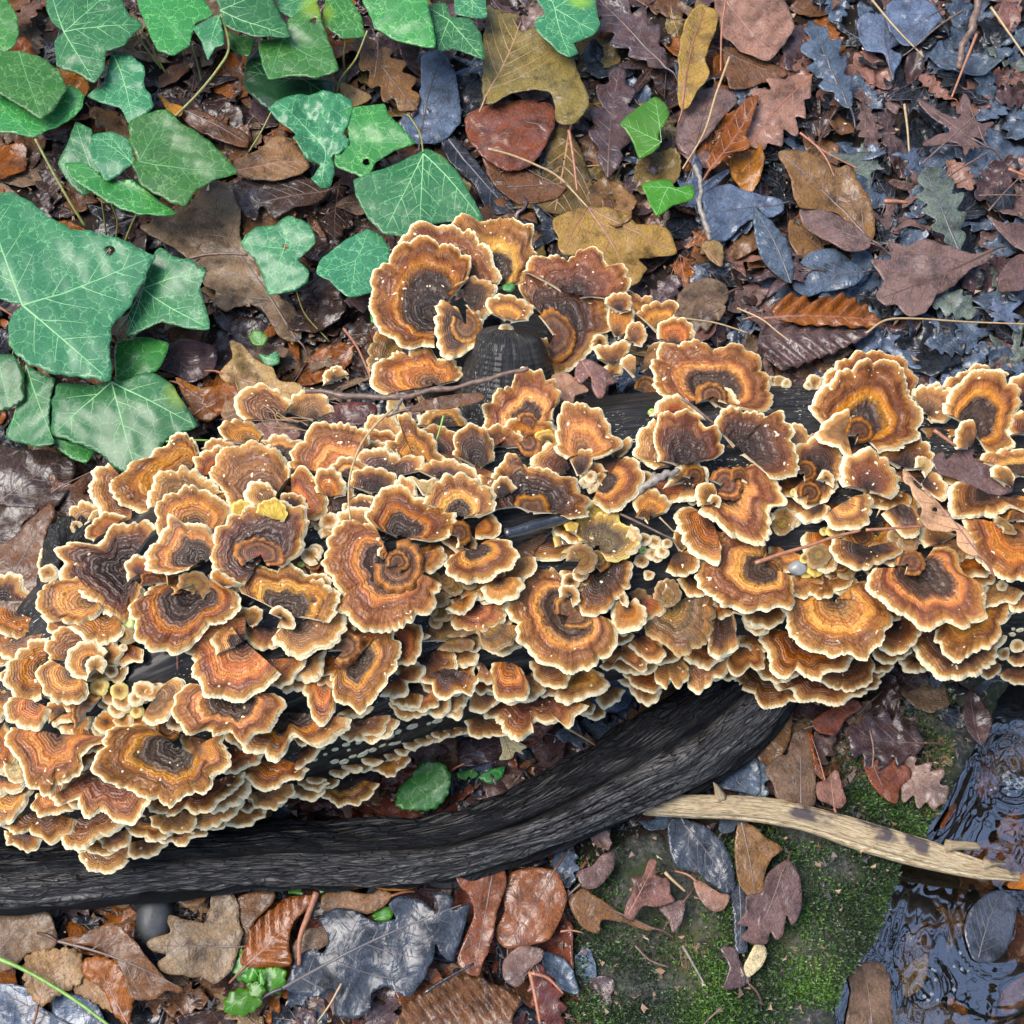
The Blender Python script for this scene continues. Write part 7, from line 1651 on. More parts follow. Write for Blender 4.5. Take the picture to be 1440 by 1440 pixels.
# ------------------------------------------------------------------ ivy plants
# leaf: tile | shade | z mm | base | tip | outline | options     petiole: P tile r z0 z1 pts
IVYD = '''
S|clump of large blue green ivy leaves at the left edge above the broken log end
L|T3|b|46|110,100|30,400|100,100 200,150 240,170 215,260 215,380 240,440 160,450 20,400 60,290 100,240|tilt=.1
L|T3|b|50|-10,60|40,290|-80,60 60,60 100,130 100,240 60,270 0,290 -80,290|
L|T3|g|40|250,420|360,515|230,410 380,450 400,470 360,515 290,490 240,450|
L|T3|g|44|480,160|660,20|490,0 560,-20 640,-20 710,0 690,80 660,130 560,150 490,170 480,60|
L|T0|b|60|600,1210|895,1405|600,1205 620,1140 650,1080 680,1050 740,1090 810,1110 880,1160 850,1220 870,1300 895,1405 780,1390 680,1360 600,1390 525,1410 540,1340 500,1380 560,1290|tilt=.1
L|T3|b|62|470,170|575,570|475,165 520,165 620,130 700,160 760,230 800,300 832,355 760,390 700,410 660,490 575,570 490,530 400,460 300,420 215,390 220,240 240,170 330,178 420,180|
L|T0|b|76|100,1295|648,1075|100,1295 0,1270 -80,1250 -80,830 50,808 130,850 200,910 290,960 400,980 520,1010 648,1075 600,1180 540,1290 475,1370 465,1450 470,1610 380,1600 260,1590 150,1560 60,1490 45,1400 60,1330|hx=462,hy=1055,hr=22
P|T3|60,20 40,120 -20,300|5|40,10
S|group of four mid green ivy leaves overlapping in the upper left
L|T0|b|44|380,700|320,515|320,515 390,550 400,660 420,720 380,790 340,810 290,770 240,690 290,600|
L|T0|g|52|470,750|745,895|285,710 340,695 400,720 450,765 560,760 640,820 745,895 700,910 580,905 480,870 360,800 300,760|
L|T0|b|58|560,690|450,550|390,560 450,550 540,580 570,680 510,730 450,765 400,700 375,620|
L|T0|g|66|590,685|1005,725|585,685 550,600 555,520 640,485 710,470 760,520 860,580 930,640 1005,725 900,760 830,800 770,870 700,840 600,790 560,700|tilt=-.08
P|T0|430,850 440,920 448,990|7|44,8
P|T0|470,860 495,930 490,1000|7|42,6
P|T0|575,905 550,960 528,1018|8|46,8
P|T0|740,490 830,400 920,290 965,200 935,60|10|56,62
S|round green ivy leaves in the upper left corner, one with a brown spot
L|T0|g|52|145,585|355,400|145,585 60,575 -60,560 -60,400 0,400 100,460 175,505 240,440 290,350 355,400 340,460 270,520 190,560|
L|T0|g|64|75,205|175,505|-60,210 20,205 80,205 180,240 250,300 280,370 240,440 175,505 100,460 0,400 -60,380|
L|T0|g|60|-60,100|80,150|-60,-40 30,0 75,70 80,150 50,210 -60,230|
P|T0|148,585 220,720 300,860 360,955|10|52,10
S|two soft blue green ivy leaves below the top edge, left
L|T0|b|62|270,135|597,95|270,135 215,85 185,10 200,-60 480,-60 540,50 597,95 530,190 450,220 440,290 397,350 330,315 240,275 225,210 240,150|
L|T0|b|50|480,235|545,525|365,400 440,350 460,260 480,225 560,240 610,290 610,360 640,410 650,460 600,500 545,525 510,460 440,440|
P|T0|490,-40 520,60 600,180 680,290|7|60,14
S|ivy leaves with a torn brown edged one at the top, left of centre
L|T0|g|56|800,190|640,40|575,0 580,-60 820,-60 900,60 820,100 800,190 780,210 730,235 670,220 640,170 610,90|
L|T0|g|44|960,140|1050,240|950,130 1010,150 1080,165 1050,240 1000,225 960,190|
L|T0|b|66|930,60|870,245|925,60 940,120 945,190 905,205 875,247 850,180 815,120 840,100|
L|T0|b|70|930,50|1230,155|930,50 915,0 930,-60 1130,-60 1160,20 1200,90 1230,155 1140,160 1080,160 980,130 950,110|
L|T0|b|60|1340,-30|1230,75|1150,-60 1340,-60 1340,10 1290,40 1230,75 1170,40|
P|T0|810,190 830,260 850,340|7|52,14
P|T0|600,130 650,220 700,310|7|50,14
S|dark green ivy leaf with a round hole above a shaded one, top left centre
L|T0|d|34|1280,330|1030,300|1040,250 1090,200 1130,330 1400,320 1395,400 1290,400 1200,440 1130,460 1060,410 1025,340|
L|T0|g|58|1195,165|1430,300|1100,170 1195,163 1220,90 1340,20 1360,100 1390,180 1430,300 1330,330 1240,320 1130,330 1100,240 1090,180|hx=1325,hy=100,hr=16
P|T0|1150,460 1100,560 1050,640|6|32,10
S|crinkled ivy leaf curling at its foot beside one with a keyhole shaped hole
L|T0|b|54|1370,620|1200,420|1130,460 1200,410 1330,385 1440,400 1485,420 1480,500 1450,560 1475,590 1440,640 1400,650 1410,720 1390,770 1350,785 1310,750 1350,690 1300,680 1240,600 1250,570 1180,520|crumple=3
L|T1|g|52|30,585|315,610|0,600 30,583 20,470 90,450 180,445 200,490 260,550 315,610 240,635 150,680 110,755 40,730 -30,690 -20,620|hx=106,hy=680,hr=17
P|T1|0,640 -40,700 -70,740|7|50,12
S|large smooth ivy leaf just above the tallest brackets
L|T1|b|58|345,640|330,960|50,760 130,730 220,690 300,650 355,615 430,650 500,740 560,840 595,930 540,935 440,930 330,960 260,1000 180,980 110,920 70,840|
P|T1|345,640 330,560 280,480|6|56,14
S|scalloped ivy leaf bitten at the tip, left of the tallest brackets
L|T1|b|46|60,1100|150,960|110,960 170,990 205,1050 195,1120 150,1160 130,1240 40,1270 -10,1240 -40,1200 -100,1170 -90,1110 -40,1060 20,1010|
S|ivy leaf with a brown slit lying alone over the spotted oak leaf
L|T0|b|44|1200,1050|1020,1020|1010,1020 1080,960 1160,950 1220,915 1310,960 1335,1040 1260,1100 1305,1150 1300,1200 1250,1225 1130,1240 1110,1170 1080,1100|hx=1205,hy=1045,hr=11
P|T0|1250,1228 1290,1330 1390,1440|5|40,8
S|bunch of glossy ivy leaves hanging from the top edge, centre left
L|T1|g|52|-40,-20|100,150|-60,-60 30,-20 80,60 100,150 0,160 -80,100|
L|T1|g|64|140,110|400,215|90,0 90,-60 350,-60 370,50 390,130 400,215 300,190 220,160 150,115 120,60|tilt=.1
L|T1|b|58|455,80|605,250|345,0 440,0 460,65 540,80 590,140 605,250 540,225 460,205 400,215 390,120 370,40|
L|T1|b|50|550,0|550,80|480,-60 600,-60 615,75 550,80 480,60|
P|T1|110,130 60,250 0,330 -20,400|8|54,10
P|T1|20,150 10,240 15,300|8|48,10
S|pale ivy leaf with a wavy lower lobe at the top edge, centre
L|T1|b|44|900,40|960,255|820,0 840,-60 1060,-60 1080,50 1095,100 1060,150 980,185 1000,230 960,255 920,230 880,190 820,140 820,90 860,60|
S|small bright green ivy leaf with yellow brown corner, alone in the litter
L|T1|y2|34|1350,600|1200,520|1180,515 1260,450 1325,415 1370,450 1380,500 1340,570 1340,620 1260,665 1230,600 1200,550|
S|tiny light green ivy leaf nearest the ochre maple leaf
L|T1|y|32|1380,790|1310,915|1270,780 1340,760 1390,760 1410,790 1470,780 1490,800 1480,840 1400,870 1330,915 1300,860|
'''
GREEN = '''
S|round green leaf with fine veins in the hollow under the log|green leaf
L|E|dg|34|300,500|450,380|228,520 240,450 290,400 340,338 400,335 435,345 462,400 450,470 400,530 300,540|teeth=.6
S|two dim green leaves deep in the hollow right of the round leaf|green leaf
L|E|dg|14|490,390|570,380|480,380 560,365 580,390 540,415 490,405|
L|E|dg|12|580,400|690,360|575,400 620,370 690,352 680,400 630,430|
S|small sprout with crinkled bright green leaflets, lower left|sprout
L|D|y|22|1090,1240|1010,1120|975,1200 1000,1160 1020,1110 1035,1180 1090,1200 1085,1250 1040,1265 990,1240|teeth=1,crumple=3
L|D|y|24|1100,1250|1195,1210|1095,1210 1150,1200 1195,1205 1205,1250 1175,1310 1130,1310 1100,1270|teeth=1,crumple=3
L|D|y|26|1100,1290|950,1380|1110,1320 1060,1300 1010,1290 960,1320 945,1370 970,1400 1040,1400 1090,1370|teeth=1,crumple=3
L|D|y|30|1100,1270|1060,1320|1050,1265 1100,1270 1115,1310 1080,1330 1045,1300|teeth=1,crumple=3
L|D|y|30|1100,1280|1105,1215|1092,1225 1105,1215 1118,1260 1108,1285 1095,1270|
S|green strap leaves pressed under the charred branch, lower left|green leaf
L|D|y|12|1240,860|1400,850|1165,880 1230,845 1330,850 1390,835 1410,865 1320,900 1230,890|crumple=2
L|D|y|10|1400,860|1460,850|1380,850 1440,835 1500,850 1470,880 1400,880|crumple=2
S|small bright green leaf between the fawn leaf and the big slate oak leaf|green leaf
L|E|y|20|140,1000|210,960|128,985 160,950 200,945 218,975 205,1000 165,1015|crumple=2
S|yellow green young leaves beside the pink brown debris leaf|green leaf
L|T3|y|30|1100,10|1060,-30|1050,-20 1080,-50 1130,-20 1110,20 1070,15|
L|T3|b|34|1120,70|1170,80|1090,50 1130,60 1170,40 1180,90 1140,105 1110,90|
S|green moss like leaf peeping under the orange rosette left of the stub|green leaf
L|K1|y|60|110,540|90,570|75,500 110,480 125,540 110,580 80,590|
S|green leaf glimpsed between the tall bracket and the stub|green leaf
L|K1|dg|150|770,420|800,400|740,400 790,385 810,410 790,435 750,425|
'''
def world_loop(tl, loop, z): return np.array([P(*tp(tl, *q), z)[:2] for q in loop])
def build_green(src, default_cat, nm):
    root = None; seed = 5000
    for line in src.strip().splitlines():
        f = line.split('|'); seed += 11
        if f[0] == 'S': lab, cat = f[1], (f[2] if len(f) > 2 else default_cat); root = None; continue
        if f[0] == 'L':
            tl, shade, z = f[1], f[2], float(f[3]) * MM; b, t, loop = pts(f[4])[0], pts(f[5])[0], pts(f[6]); o = parse_opts(f[7])
            if root is None: root = thing(nm if cat == default_cat else cat.replace(' ', '_'), lab, cat, P(*tp(tl, *b), 0), 'ivy plants' if nm == 'ivy_plant' and cat == default_cat else None)
            lw = world_loop(tl, loop, z)
            area = .5 * np.sum(lw[:, 0] * np.roll(lw[:, 1], -1) - np.roll(lw[:, 0], -1) * lw[:, 1])
            if area < 0: lw = lw[::-1]
            bw, tw = P(*tp(tl, *b), z)[:2], P(*tp(tl, *t), z)[:2]
            holes = []
            if 'hr' in o:
                hx, hy, hr = o.pop('hx'), o.pop('hy'), o.pop('hr'); rr = random.Random(seed)
                holes = [[P(*tp(tl, hx + hr * math.cos(a) * rr.uniform(.6, 1.2), hy + hr * math.sin(a) * rr.uniform(.6, 1.1)), z)[:2] for a in np.linspace(0, 6.283, 9, endpoint=False)]]
            ti = o.pop('tilt', 0); cr = o.pop('crumple', .65)
            m = {'g': IVY['g'], 'b': IVY['b'], 'd': IVY['d'], 'y': IVY['y'], 'y2': IVY['y'], 'dg': IVY['g']}[shade]
            make_leaf(root, 'leaf', lw, bw, tw, z, m, M_IVEIN_D if shade in 'd dg' else M_IVEIN, kind='ivy', seed=seed, crumple=cr, tilt=(ti + .05 * math.sin(seed), .05 * math.cos(seed * 3)), fold=.04, curl=-.10 if seed % 2 else .06, holes=holes, res=.0025, vw=.75, thick=.0005, laterals=4, **o)
        if f[0] == 'P':
            tl = f[1]; pp = pts(f[2]); r = float(f[3]) / 3 * .0005 * .62; z0, z1 = [float(v) * MM for v in f[4].split(',')]
            p = np.array([P(*tp(tl, *q), z0 + (z1 - z0) * i / (len(pp) - 1)) for i, q in enumerate(pp)])
            V, F, s, a = tube(catmull(p, 8), np.linspace(r, r * 1.15, (len(p) - 1) * 8 + 1), 8)
            mesh('petiole', V, F, M_PET, root)
for o in build_green(IVYD, 'ivy', 'ivy_plant') or []: pass
build_green(GREEN, 'green leaf', 'green_leaf')

# ------------------------------------------------------------------ twigs, needles, stems
M_TW = simple('twig_bark', (.14, .085, .06), .6, .5, 260, .8, .3, bdist=.001)
M_TWG = simple('twig_grey_bark', (.20, .17, .14), .65, .5, 260, .9, .2)
M_NEED = simple('pine_needle', (.30, .12, .06), .5, .3, 300, .3, .4)
M_NEEDP = simple('dry_grass_stem', (.36, .25, .12), .55, .25, 300, .3, .3)
M_BLK = simple('wet_black_twig', (.016, .015, .017), .22, .4, 200, .8, .9, bdist=.0012)
M_GRASS = simple('grass_blade', (.18, .34, .06), .5, .3, 200, .2, .3)
M_ROOT = simple('fine_roots', (.30, .18, .09), .6, .3, 300, .3)
TW = '''
twig|TW|3.6|K1 -250,930 0,962 230,968 330,945 450,930 560,905 650,885 760,850 880,822|190,192|long thin brown twig lying across the log below the branch stub|twig
twig|TWG|2.6|K1 240,975 215,1010 195,1050|192,186|short forked twig end under the long thin brown twig|twig
twig|BLK|8|K6 110,975 180,960 250,940 330,915 430,885|200,196|thick wet black twig piece with cut end, on the centre of the log|twig
twig|TWG|5.5|K6 770,765 830,725 900,685 985,650|190,198|grey knotted twig running into the frosted brackets|twig
needle|TW|2.4|K6 1005,290 1060,330 1165,415|196,192|dark reddish needle pair lying on bare wood by the frosted bracket|pine needle
needle|TW|1.8|K6 690,872 780,915 870,960 965,1005|188,186|thin dark stem crossing the bare wood right of the yellow bracket|stem
needle|NEEDP|1.1|K6 890,890 930,930 970,970|190,187|fine pale stalk beside the dark stem on the bare wood|stem
needle|NEED|2.6|K8 80,1122 200,1080 350,1035 480,990 610,958|200,198|reddish pine needle held by the amber crescent bracket|pine needle
needle|NEED|2|K8 640,955 800,945 940,935|196,192|reddish needle running on below the leaf with a hole|pine needle
needle|NEED|2.6|K8 985,450 1040,490 1095,530|196,194|orange needle stub by the small pale upright lobe|pine needle
stem|NEEDP|1.7|K4 690,55 610,130 540,220 500,310 475,400 468,500 478,625|232,236|arched pale grass stem bowing over the brackets|grass stem
blade|GRASS|1.5|K2 840,75 950,68 1080,70 1230,75|90,80|thin green grass blade from the big ivy leaf to the right|grass blade
blade|GRASS|3|D -40,1150 100,1210 240,1290 360,1370 490,1470|36,30|light green grass blade crossing the lower left corner|grass blade
blade|GRASS|1.4|K1 445,1060 430,1120 410,1180|205,200|short green blade beneath the curled brown leaf|grass blade
needle|NEEDP|1.2|K2 835,720 845,760 850,805|216,214|tiny pale stalk in front of the horned bracket|stem
needle|NEED|1.2|K2 895,1135 898,1180 898,1230|196,190|tiny needle hanging over the bare wood at the left|pine needle
needle|NEEDP|1.6|K2 -60,1090 60,1080 130,1068|30,34|pale straw at the left edge|straw
needle|NEED|2.0|T2 185,-20 165,120 160,300|40,36|brown stem over the wet pink leaf|stem
needle|NEEDP|2.2|T2 198,240 140,400 90,560 0,712|36,34|long straw coloured stem slanting down the right of the golden leaf|stem
needle|NEEDP|2.0|T2 795,-5 900,120 1018,240|40,32|straw coloured needle over the folded blue slate leaf|pine needle
needle|TW|1.8|T2 1180,45 1080,110 965,210 930,235|38,34|brown stalk rising from the pink tipped slate leaf|stem
needle|NEED|2.6|T2 1240,145 1190,270 1135,410|40,34|reddish brown needle at the upper right|pine needle
needle|NEEDP|2.4|T2 1300,30 1370,130 1450,245|38,34|straw coloured needle at the right edge, upper corner|pine needle
needle|NEEDP|2.2|T2 935,440 948,540 955,640|36,34|short upright straw coloured needle right of centre|pine needle
needle|NEED|2.0|T2 495,560 600,640 740,712|38,34|reddish needle over the large beech leaf's top|pine needle
needle|NEED|1.8|T2 530,580 600,660 640,745|36,38|second reddish needle crossing the one over the beech leaf|pine needle
needle|NEEDP|1.8|T2 775,1405 860,1350 1000,1345 1200,1358 1470,1368|60,50|long pale stem along the back of the log at the right|stem
needle|NEEDP|1.8|T2 -80,1335 40,1348 150,1365 275,1405|60,58|long pale stem at the back of the log, right of centre|stem
needle|NEEDP|1.6|T2 230,1300 330,1345 400,1400 450,1440|50,60|bent straw above the log near the pleated leaf|straw
needle|TW|1.6|T2 1010,690 1110,600 1280,445|36,32|thin dark stem over the pale maple leaf|stem
needle|TW|1.8|T2 1120,745 1190,700 1290,640|34,30|dark straight stem below the pale maple leaf|stem
needle|NEED|4|T2 850,850 900,850 950,855|34,34|short orange twig bit left of the sage leaf|twig
needle|NEED|3|T2 1375,712 1450,745|34,34|pinkish orange twig bit at the right edge|twig
needle|TW|1.5|T2 1250,825 1350,822 1450,826|30,30|fine dark horizontal stem at the right edge|stem
needle|TW|1.5|T2 1290,890 1350,820 1420,750|32,30|fine stem crossing the dark horizontal one|stem
twig|TW|6.5|T2 1265,-30 1225,90 1190,180 1165,290|40,30|thick brown stick tapering down from the top edge, far right|stick
twig|TWG|4.5|T2 50,700 75,780 70,860 100,960 115,1015|38,34|knobbly grey twig left of the silver slate leaf|twig
needle|NEEDP|2.2|T1 620,628 720,655 830,700 920,750 1040,875|34,26|long arched tan stalk of the ochre maple leaf|leaf stalk
needle|NEED|2.8|T1 960,550 978,660 995,805|32,28|reddish stalk running down from the folded olive leaf|leaf stalk
needle|TW|1.4|T1 700,790 850,780 980,768|30,30|fine dark stalk crossing the long tan stalk|stem
needle|TW|1.6|T1 130,120 155,200 140,330|30,24|thin dark stem above the tan brown oak leaf|stem
needle|NEED|2.2|K1 -60,620 0,700 40,780 90,900|60,90|reddish root hanging beside the pair of fawn lobes|root
needle|NEED|1.8|K5 980,1170 1020,1145 1055,1130|24,30|reddish stalk in the hollow under the log|stem
needle|NEEDP|1.8|K7 410,1160 490,1205 570,1255|70,40|straw coloured needle under the ragged brown shelf|pine needle
needle|NEED|4.5|D 1335,885 1300,980 1265,1080 1262,1190|44,30|red brown stalk standing over the mottled tan leaf|leaf stalk
needle|NEEDP|1.6|D 1440,1270 1390,1360 1340,1430|36,34|pale stalk at the foot of the big slate oak leaf|stem
needle|NEED|3|E 795,1220 815,1310 840,1450|34,30|reddish stem at the bottom edge, left of the moss|stem
needle|NEED|2.5|E 800,1225 870,1245 935,1310|34,32|curved reddish stalk branching off at the moss edge|stem
needle|BLK|2.6|E 350,1310 440,1250 560,1185|38,36|dark stem above the wide ribbed beech leaf|stem
needle|NEEDP|2.4|E 1365,800 1400,835 1450,880|26,24|pale straw right of the pinkish oak leaf|straw
needle|NEED|1.6|E 925,1050 970,1045 1020,1055|22,22|tiny reddish stem on the moss|stem
needle|TW|1.8|E 1240,1110 1300,1170 1380,1200|18,16|thin dark curved stem on the moss|stem
needle|TWG|2|F 0,1110 40,1180 90,1270|18,18|thin grey stalk on the moss at the left of the mauve oak leaf|stem
needle|TW|1.6|F 165,1370 120,1410 80,1450|18,18|thin stalk in the moss near the bottom edge|stem
needle|TW|1.8|F 790,200 805,280 800,360|34,34|curved dark stalk over the crinkled leaves on the stone|stem
needle|NEEDP|1.6|F 750,712 780,702 810,695|48,46|short straw caught on the pale stick|straw
needle|NEED|2.2|T0 -40,1270 20,1310 60,1335|40,60|tan stalk poking out under the biggest ivy leaf|leaf stalk
needle|TW|3|T0 800,1090 870,1075 950,1070 1045,1075|24,26|dark stalk crossing the spotted oak leaf|leaf stalk
'''
def build_twigs():
    mats = dict(TW=M_TW, TWG=M_TWG, BLK=M_BLK, NEED=M_NEED, NEEDP=M_NEEDP, GRASS=M_GRASS)
    sd = 1
    for line in TW.strip().splitlines():
        nm, mk, r, pt, zz, lab, cat = line.split('|'); sd += 3
        tl, rest = pt.split(' ', 1); pp = pts(rest); z0, z1 = [float(v) * MM for v in zz.split(',')]; r = float(r) * .0005
        p = np.array([P(*tp(tl, *q), z0 + (z1 - z0) * i / (len(pp) - 1)) for i, q in enumerate(pp)])
        n = 14 if nm == 'twig' else 7
        c = catmull(p, 10); c, _ = resample(c, step=.0018 if nm == 'twig' else .003)
        tt = np.linspace(0, 1, len(c)); rad = r * (1 - .35 * tt) if nm != 'twig' else r * (1 + .22 * wav(tt, tt * 0, sd, 22) + .12 * wav(tt, tt * 0, sd + 1, 60)) * (1 - .2 * tt)
        if nm == 'twig': c = c + (mk != 'BLK') * np.stack([.5 * r * wav(tt, tt * 0, sd + 2, 25), .5 * r * wav(tt, tt * 0, sd + 3, 25), 0 * tt], 1)
        V, F, s, a = tube(c, rad if mk != 'BLK' or nm != 'twig' else r * (1 + .06 * wav(tt, tt * 0, sd, 9)), n, .12 if nm == 'twig' and mk != 'BLK' else .03, sd)
        name = {'twig': 'twig', 'needle': 'pine_needle' if 'needle' in cat else cat.replace(' ', '_'), 'stem': 'dry_grass', 'blade': 'green_grass'}[nm]
        t = thing(name, lab, cat, p[0]); mesh('stem', V, F, mats[mk], t)
        if nm == 'twig' and mk != 'BLK':
            rr = random.Random(sd)
            for k in range(max(1, len(c) // 28)):
                i = rr.randrange(3, len(c) - 3); a = rr.uniform(0, 6.28); R = r * rr.uniform(.9, 1.35)
                base = c[i] + np.array([math.cos(a), math.sin(a), .4]) * r * .5
                V2, F2, _, _ = tube(np.array([base - [0, 0, R * .3], base, base + np.array([math.cos(a), math.sin(a), .5]) * R * .9]), [R * .8, R * .7, R * .35], 8, .2, sd + k)
                mesh('knot', V2, F2, mats[mk], t)
build_twigs()
def roots():
    t = thing('root_tuft', 'tangle of fine pale root hairs on the log\'s back slope at the left', 'roots', P(*tp('K4', 180, 110), .12)); r = random.Random(5)
    for k in range(9):
        p0 = tp('T3', 990 + r.uniform(-20, 30), 190 + r.uniform(-40, 60)); p3 = tp('T3', 1290 + r.uniform(-60, 60), 350 + r.uniform(-30, 40))
        p = []
        for i in range(6):
            u = i / 5; p.append(P(p0[0] + (p3[0] - p0[0]) * u + r.uniform(-7, 7), p0[1] + (p3[1] - p0[1]) * u + 14 * math.sin(u * 3.1) * r.uniform(.3, 1.3), .10 + .09 * u + r.uniform(0, .006)))
        c = catmull(np.array(p), 6); V, F, _, _ = tube(c, r.uniform(.00025, .0005), 5); mesh('root', V, F, M_ROOT, t)
roots()
# fragments and a dark pebble in the litter
def pebble(px, py, z, rx, ry, rz, mat, lab, cat, name, seed):
    th = np.linspace(0, 2 * math.pi, 36, endpoint=False); ph = np.linspace(.03, math.pi - .03, 20); T_, H_ = np.meshgrid(th, ph, indexing='ij')
    c = P(px, py, z); q = 1 + .12 * wav(np.cos(T_) * np.sin(H_) * 2, np.sin(T_) * np.sin(H_) * 2 + np.cos(H_), seed, 1.3)
    V = np.stack([c[0] + rx * q * np.sin(H_) * np.cos(T_), c[1] + ry * q * np.sin(H_) * np.sin(T_), c[2] + rz * q * np.cos(H_)], -1).reshape(-1, 3)
    o = mesh(name, V, grid_faces(36, 20, wrap=True)[:, ::-1], mat); tag(o, lab, cat)
M_PEB = simple('dark_wet_pebble', (.022, .026, .030), .6, .4, 120, .9, .1)
M_WP = simple('white_pebble', (.25, .25, .24), .35, .2, 200, .4, .5)
pebble(*tp('D', 655, 990), .014, .012, .021, .010, M_PEB, 'smooth dark grey pebble standing between leaves, lower left', 'pebble', 'pebble', 3)
pebble(*tp('D', 600, 890), .010, .010, .014, .008, M_BLK, 'shiny black lump above the dark grey pebble', 'pebble', 'pebble', 4)
cc = on_log(*tp('K8', 295, 1148))[0]; pebble(*tp('K8', 295, 1148), cc[2] + .006, .0062, .0048, .004, M_WP, 'white pebble like bead among the round buttons, right of centre', 'bead', 'pebble', 5)
cc = on_log(*tp('K8', 300, 1228))[0]; pebble(*tp('K8', 305, 1225), cc[2] + .006, .0060, .0045, .004, M_WP, 'frosted white bead just below the white pebble like one', 'bead', 'pebble', 6)

# ------------------------------------------------------------------ moss on the stone bank: tiny shoots
def moss():
    r = np.random.default_rng(3)
    N_ = 190000
    px = r.uniform(770, 1340, N_); py = r.uniform(940, 1500, N_)
    z = .006
    d = CAM[None] * 0; 
    dx = fx[None] * ((px - 720) / 1440 * SPAN / DIST)[:, None] + fu[None] * ((720 - py) / 1440 * SPAN / DIST)[:, None] + ff[None]
    p = CAM[None] + dx * ((z - CAM[2]) / dx[:, 2])[:, None]
    x, y = p[:, 0], p[:, 1]
    bd = bank_dist(x, y)
    dens = .5 + .5 * wav(x, y, 41, 42) + .35 * wav(x, y, 42, 130)
    # thickest right of the mauve oak leaf, thin on the left and towards the wet edge
    core = np.exp(-(((px - 1190) / 120) ** 2 + ((py - 1290) / 130) ** 2)) * 1.2 + np.exp(-(((px - 1150) / 90) ** 2 + ((py - 1430) / 60) ** 2)) * .9 + np.exp(-(((px - 930) / 120) ** 2 + ((py - 1420) / 60) ** 2)) * .6 + .22
    up = np.exp(-(((px - 1200) / 60) ** 2 + ((py - 1080) / 60) ** 2)) * .6 + np.exp(-(((px - 1320) / 50) ** 2 + ((py - 1000) / 60) ** 2)) * .4
    keep = (r.uniform(0, 1, N_) < np.clip(dens * (core + up), 0, 1)) & (bd < -.006) & ((py > 1160) | (px > 1130)) & ((px > 800) | (py > 1380))
    x, y, px, py, dens = x[keep], y[keep], px[keep], py[keep], dens[keep]; n = len(x)
    zz = .0085 + .0035 * np.clip(dens - .35, 0, 1) * np.clip(core[keep], 0, 1) + .0028 * wav(x, y, 31, 70) + .0015 * wav(x, y, 32, 240)
    L = r.uniform(.0014, .0048, n) * (.7 + .5 * np.clip(dens, 0, 1)); w = r.uniform(.0003, .0007, n); az = r.uniform(0, 6.283, n); tl = r.uniform(.2, 1.1, n)
    ux, uy = np.cos(az), np.sin(az); sx, sy = -uy, ux
    b = np.stack([x, y, zz - .001], 1); dirv = np.stack([ux * np.sin(tl), uy * np.sin(tl), np.cos(tl)], 1); sv = np.stack([sx, sy, 0 * sx], 1)
    v0 = b - sv * w[:, None] * .6; v1 = b + sv * w[:, None] * .6; m = b + dirv * (L * .55)[:, None]; v2 = m + sv * w[:, None]; v3 = m - sv * w[:, None]; v4 = b + dirv * L[:, None] + np.array([0, 0, -.0004]) * tl[:, None]
    V = np.stack([v0, v1, v2, v3, v4], 1).reshape(-1, 3); i = np.arange(n)[:, None] * 5
    q = (i + np.array([[0, 1, 2, 3]])).astype(np.int32); t3 = (i + np.array([[3, 2, 4]])).astype(np.int32)
    tone = np.clip(.5 + .35 * wav(x, y, 44, 60) + r.uniform(-.45, .45, n) + .25 * np.exp(-(((px - 1150) / 90) ** 2 + ((py - 1400) / 80) ** 2)), 0, 1)
    m_, nt, bs = newmat('moss_shoots'); g = N(nt)
    c = g.ramp(g.attr('tone'), [(0, (.006, .011, .005)), (.5, (.014, .032, .009)), (.78, (.030, .070, .012)), (1, (.075, .16, .018))])
    g.L(c, bs.inputs['Base Color']); bs.inputs['Roughness'].default_value = .5
    o = mesh('moss', V, [q, t3], m_, None, dict(tone=np.repeat(tone, 5))); tag(o, 'dark and bright green moss growing over the stone bank', 'moss', None, 'stuff')
    print('moss', n)
moss()
# crumbs of rotted leaf and bark over the soil
def crumbs():
    r = np.random.default_rng(8); n = 9000
    px = r.uniform(-40, 1480, n); py = r.uniform(-40, 1480, n)
    dx = fx[None] * ((px - 720) / 1440 * SPAN / DIST)[:, None] + fu[None] * ((720 - py) / 1440 * SPAN / DIST)[:, None] + ff[None]
    p = CAM[None] + dx * ((.004 - CAM[2]) / dx[:, 2])[:, None]
    keep = bank_dist(p[:, 0], p[:, 1]) < -.008; p = p[keep]; n = len(p)
    s = r.uniform(.0008, .0035, n)[:, None]; p[:, 2] = r.uniform(.001, .016, n)
    k = 5; off = r.normal(0, 1, (n, k, 3)) * np.array([1, 1, .35])
    V = (p[:, None] + off * s[:, None] * .6).reshape(-1, 3); i = np.arange(n)[:, None] * k
    F = np.vstack([i + np.array([[a, b, c]]) for a, b, c in ((0, 1, 2), (2, 3, 4), (0, 2, 4), (1, 3, 2))]).astype(np.int32)
    m_, nt, bs = newmat('rotted_crumbs'); g = N(nt)
    c = g.ramp(g.attr('tone'), [(0, (.012, .012, .014)), (.4, (.04, .03, .025)), (.7, (.12, .065, .035)), (.95, (.26, .16, .09)), (1, (.5, .42, .3))])
    g.L(c, bs.inputs['Base Color']); bs.inputs['Roughness'].default_value = .45
    o = mesh('leaf_crumbs', V, F, m_, None, dict(tone=np.repeat(r.uniform(0, 1, n), k)), smooth=False); tag(o, 'crumbs of rotted leaves and bark between the leaves', 'crumbs', None, 'stuff')
crumbs()
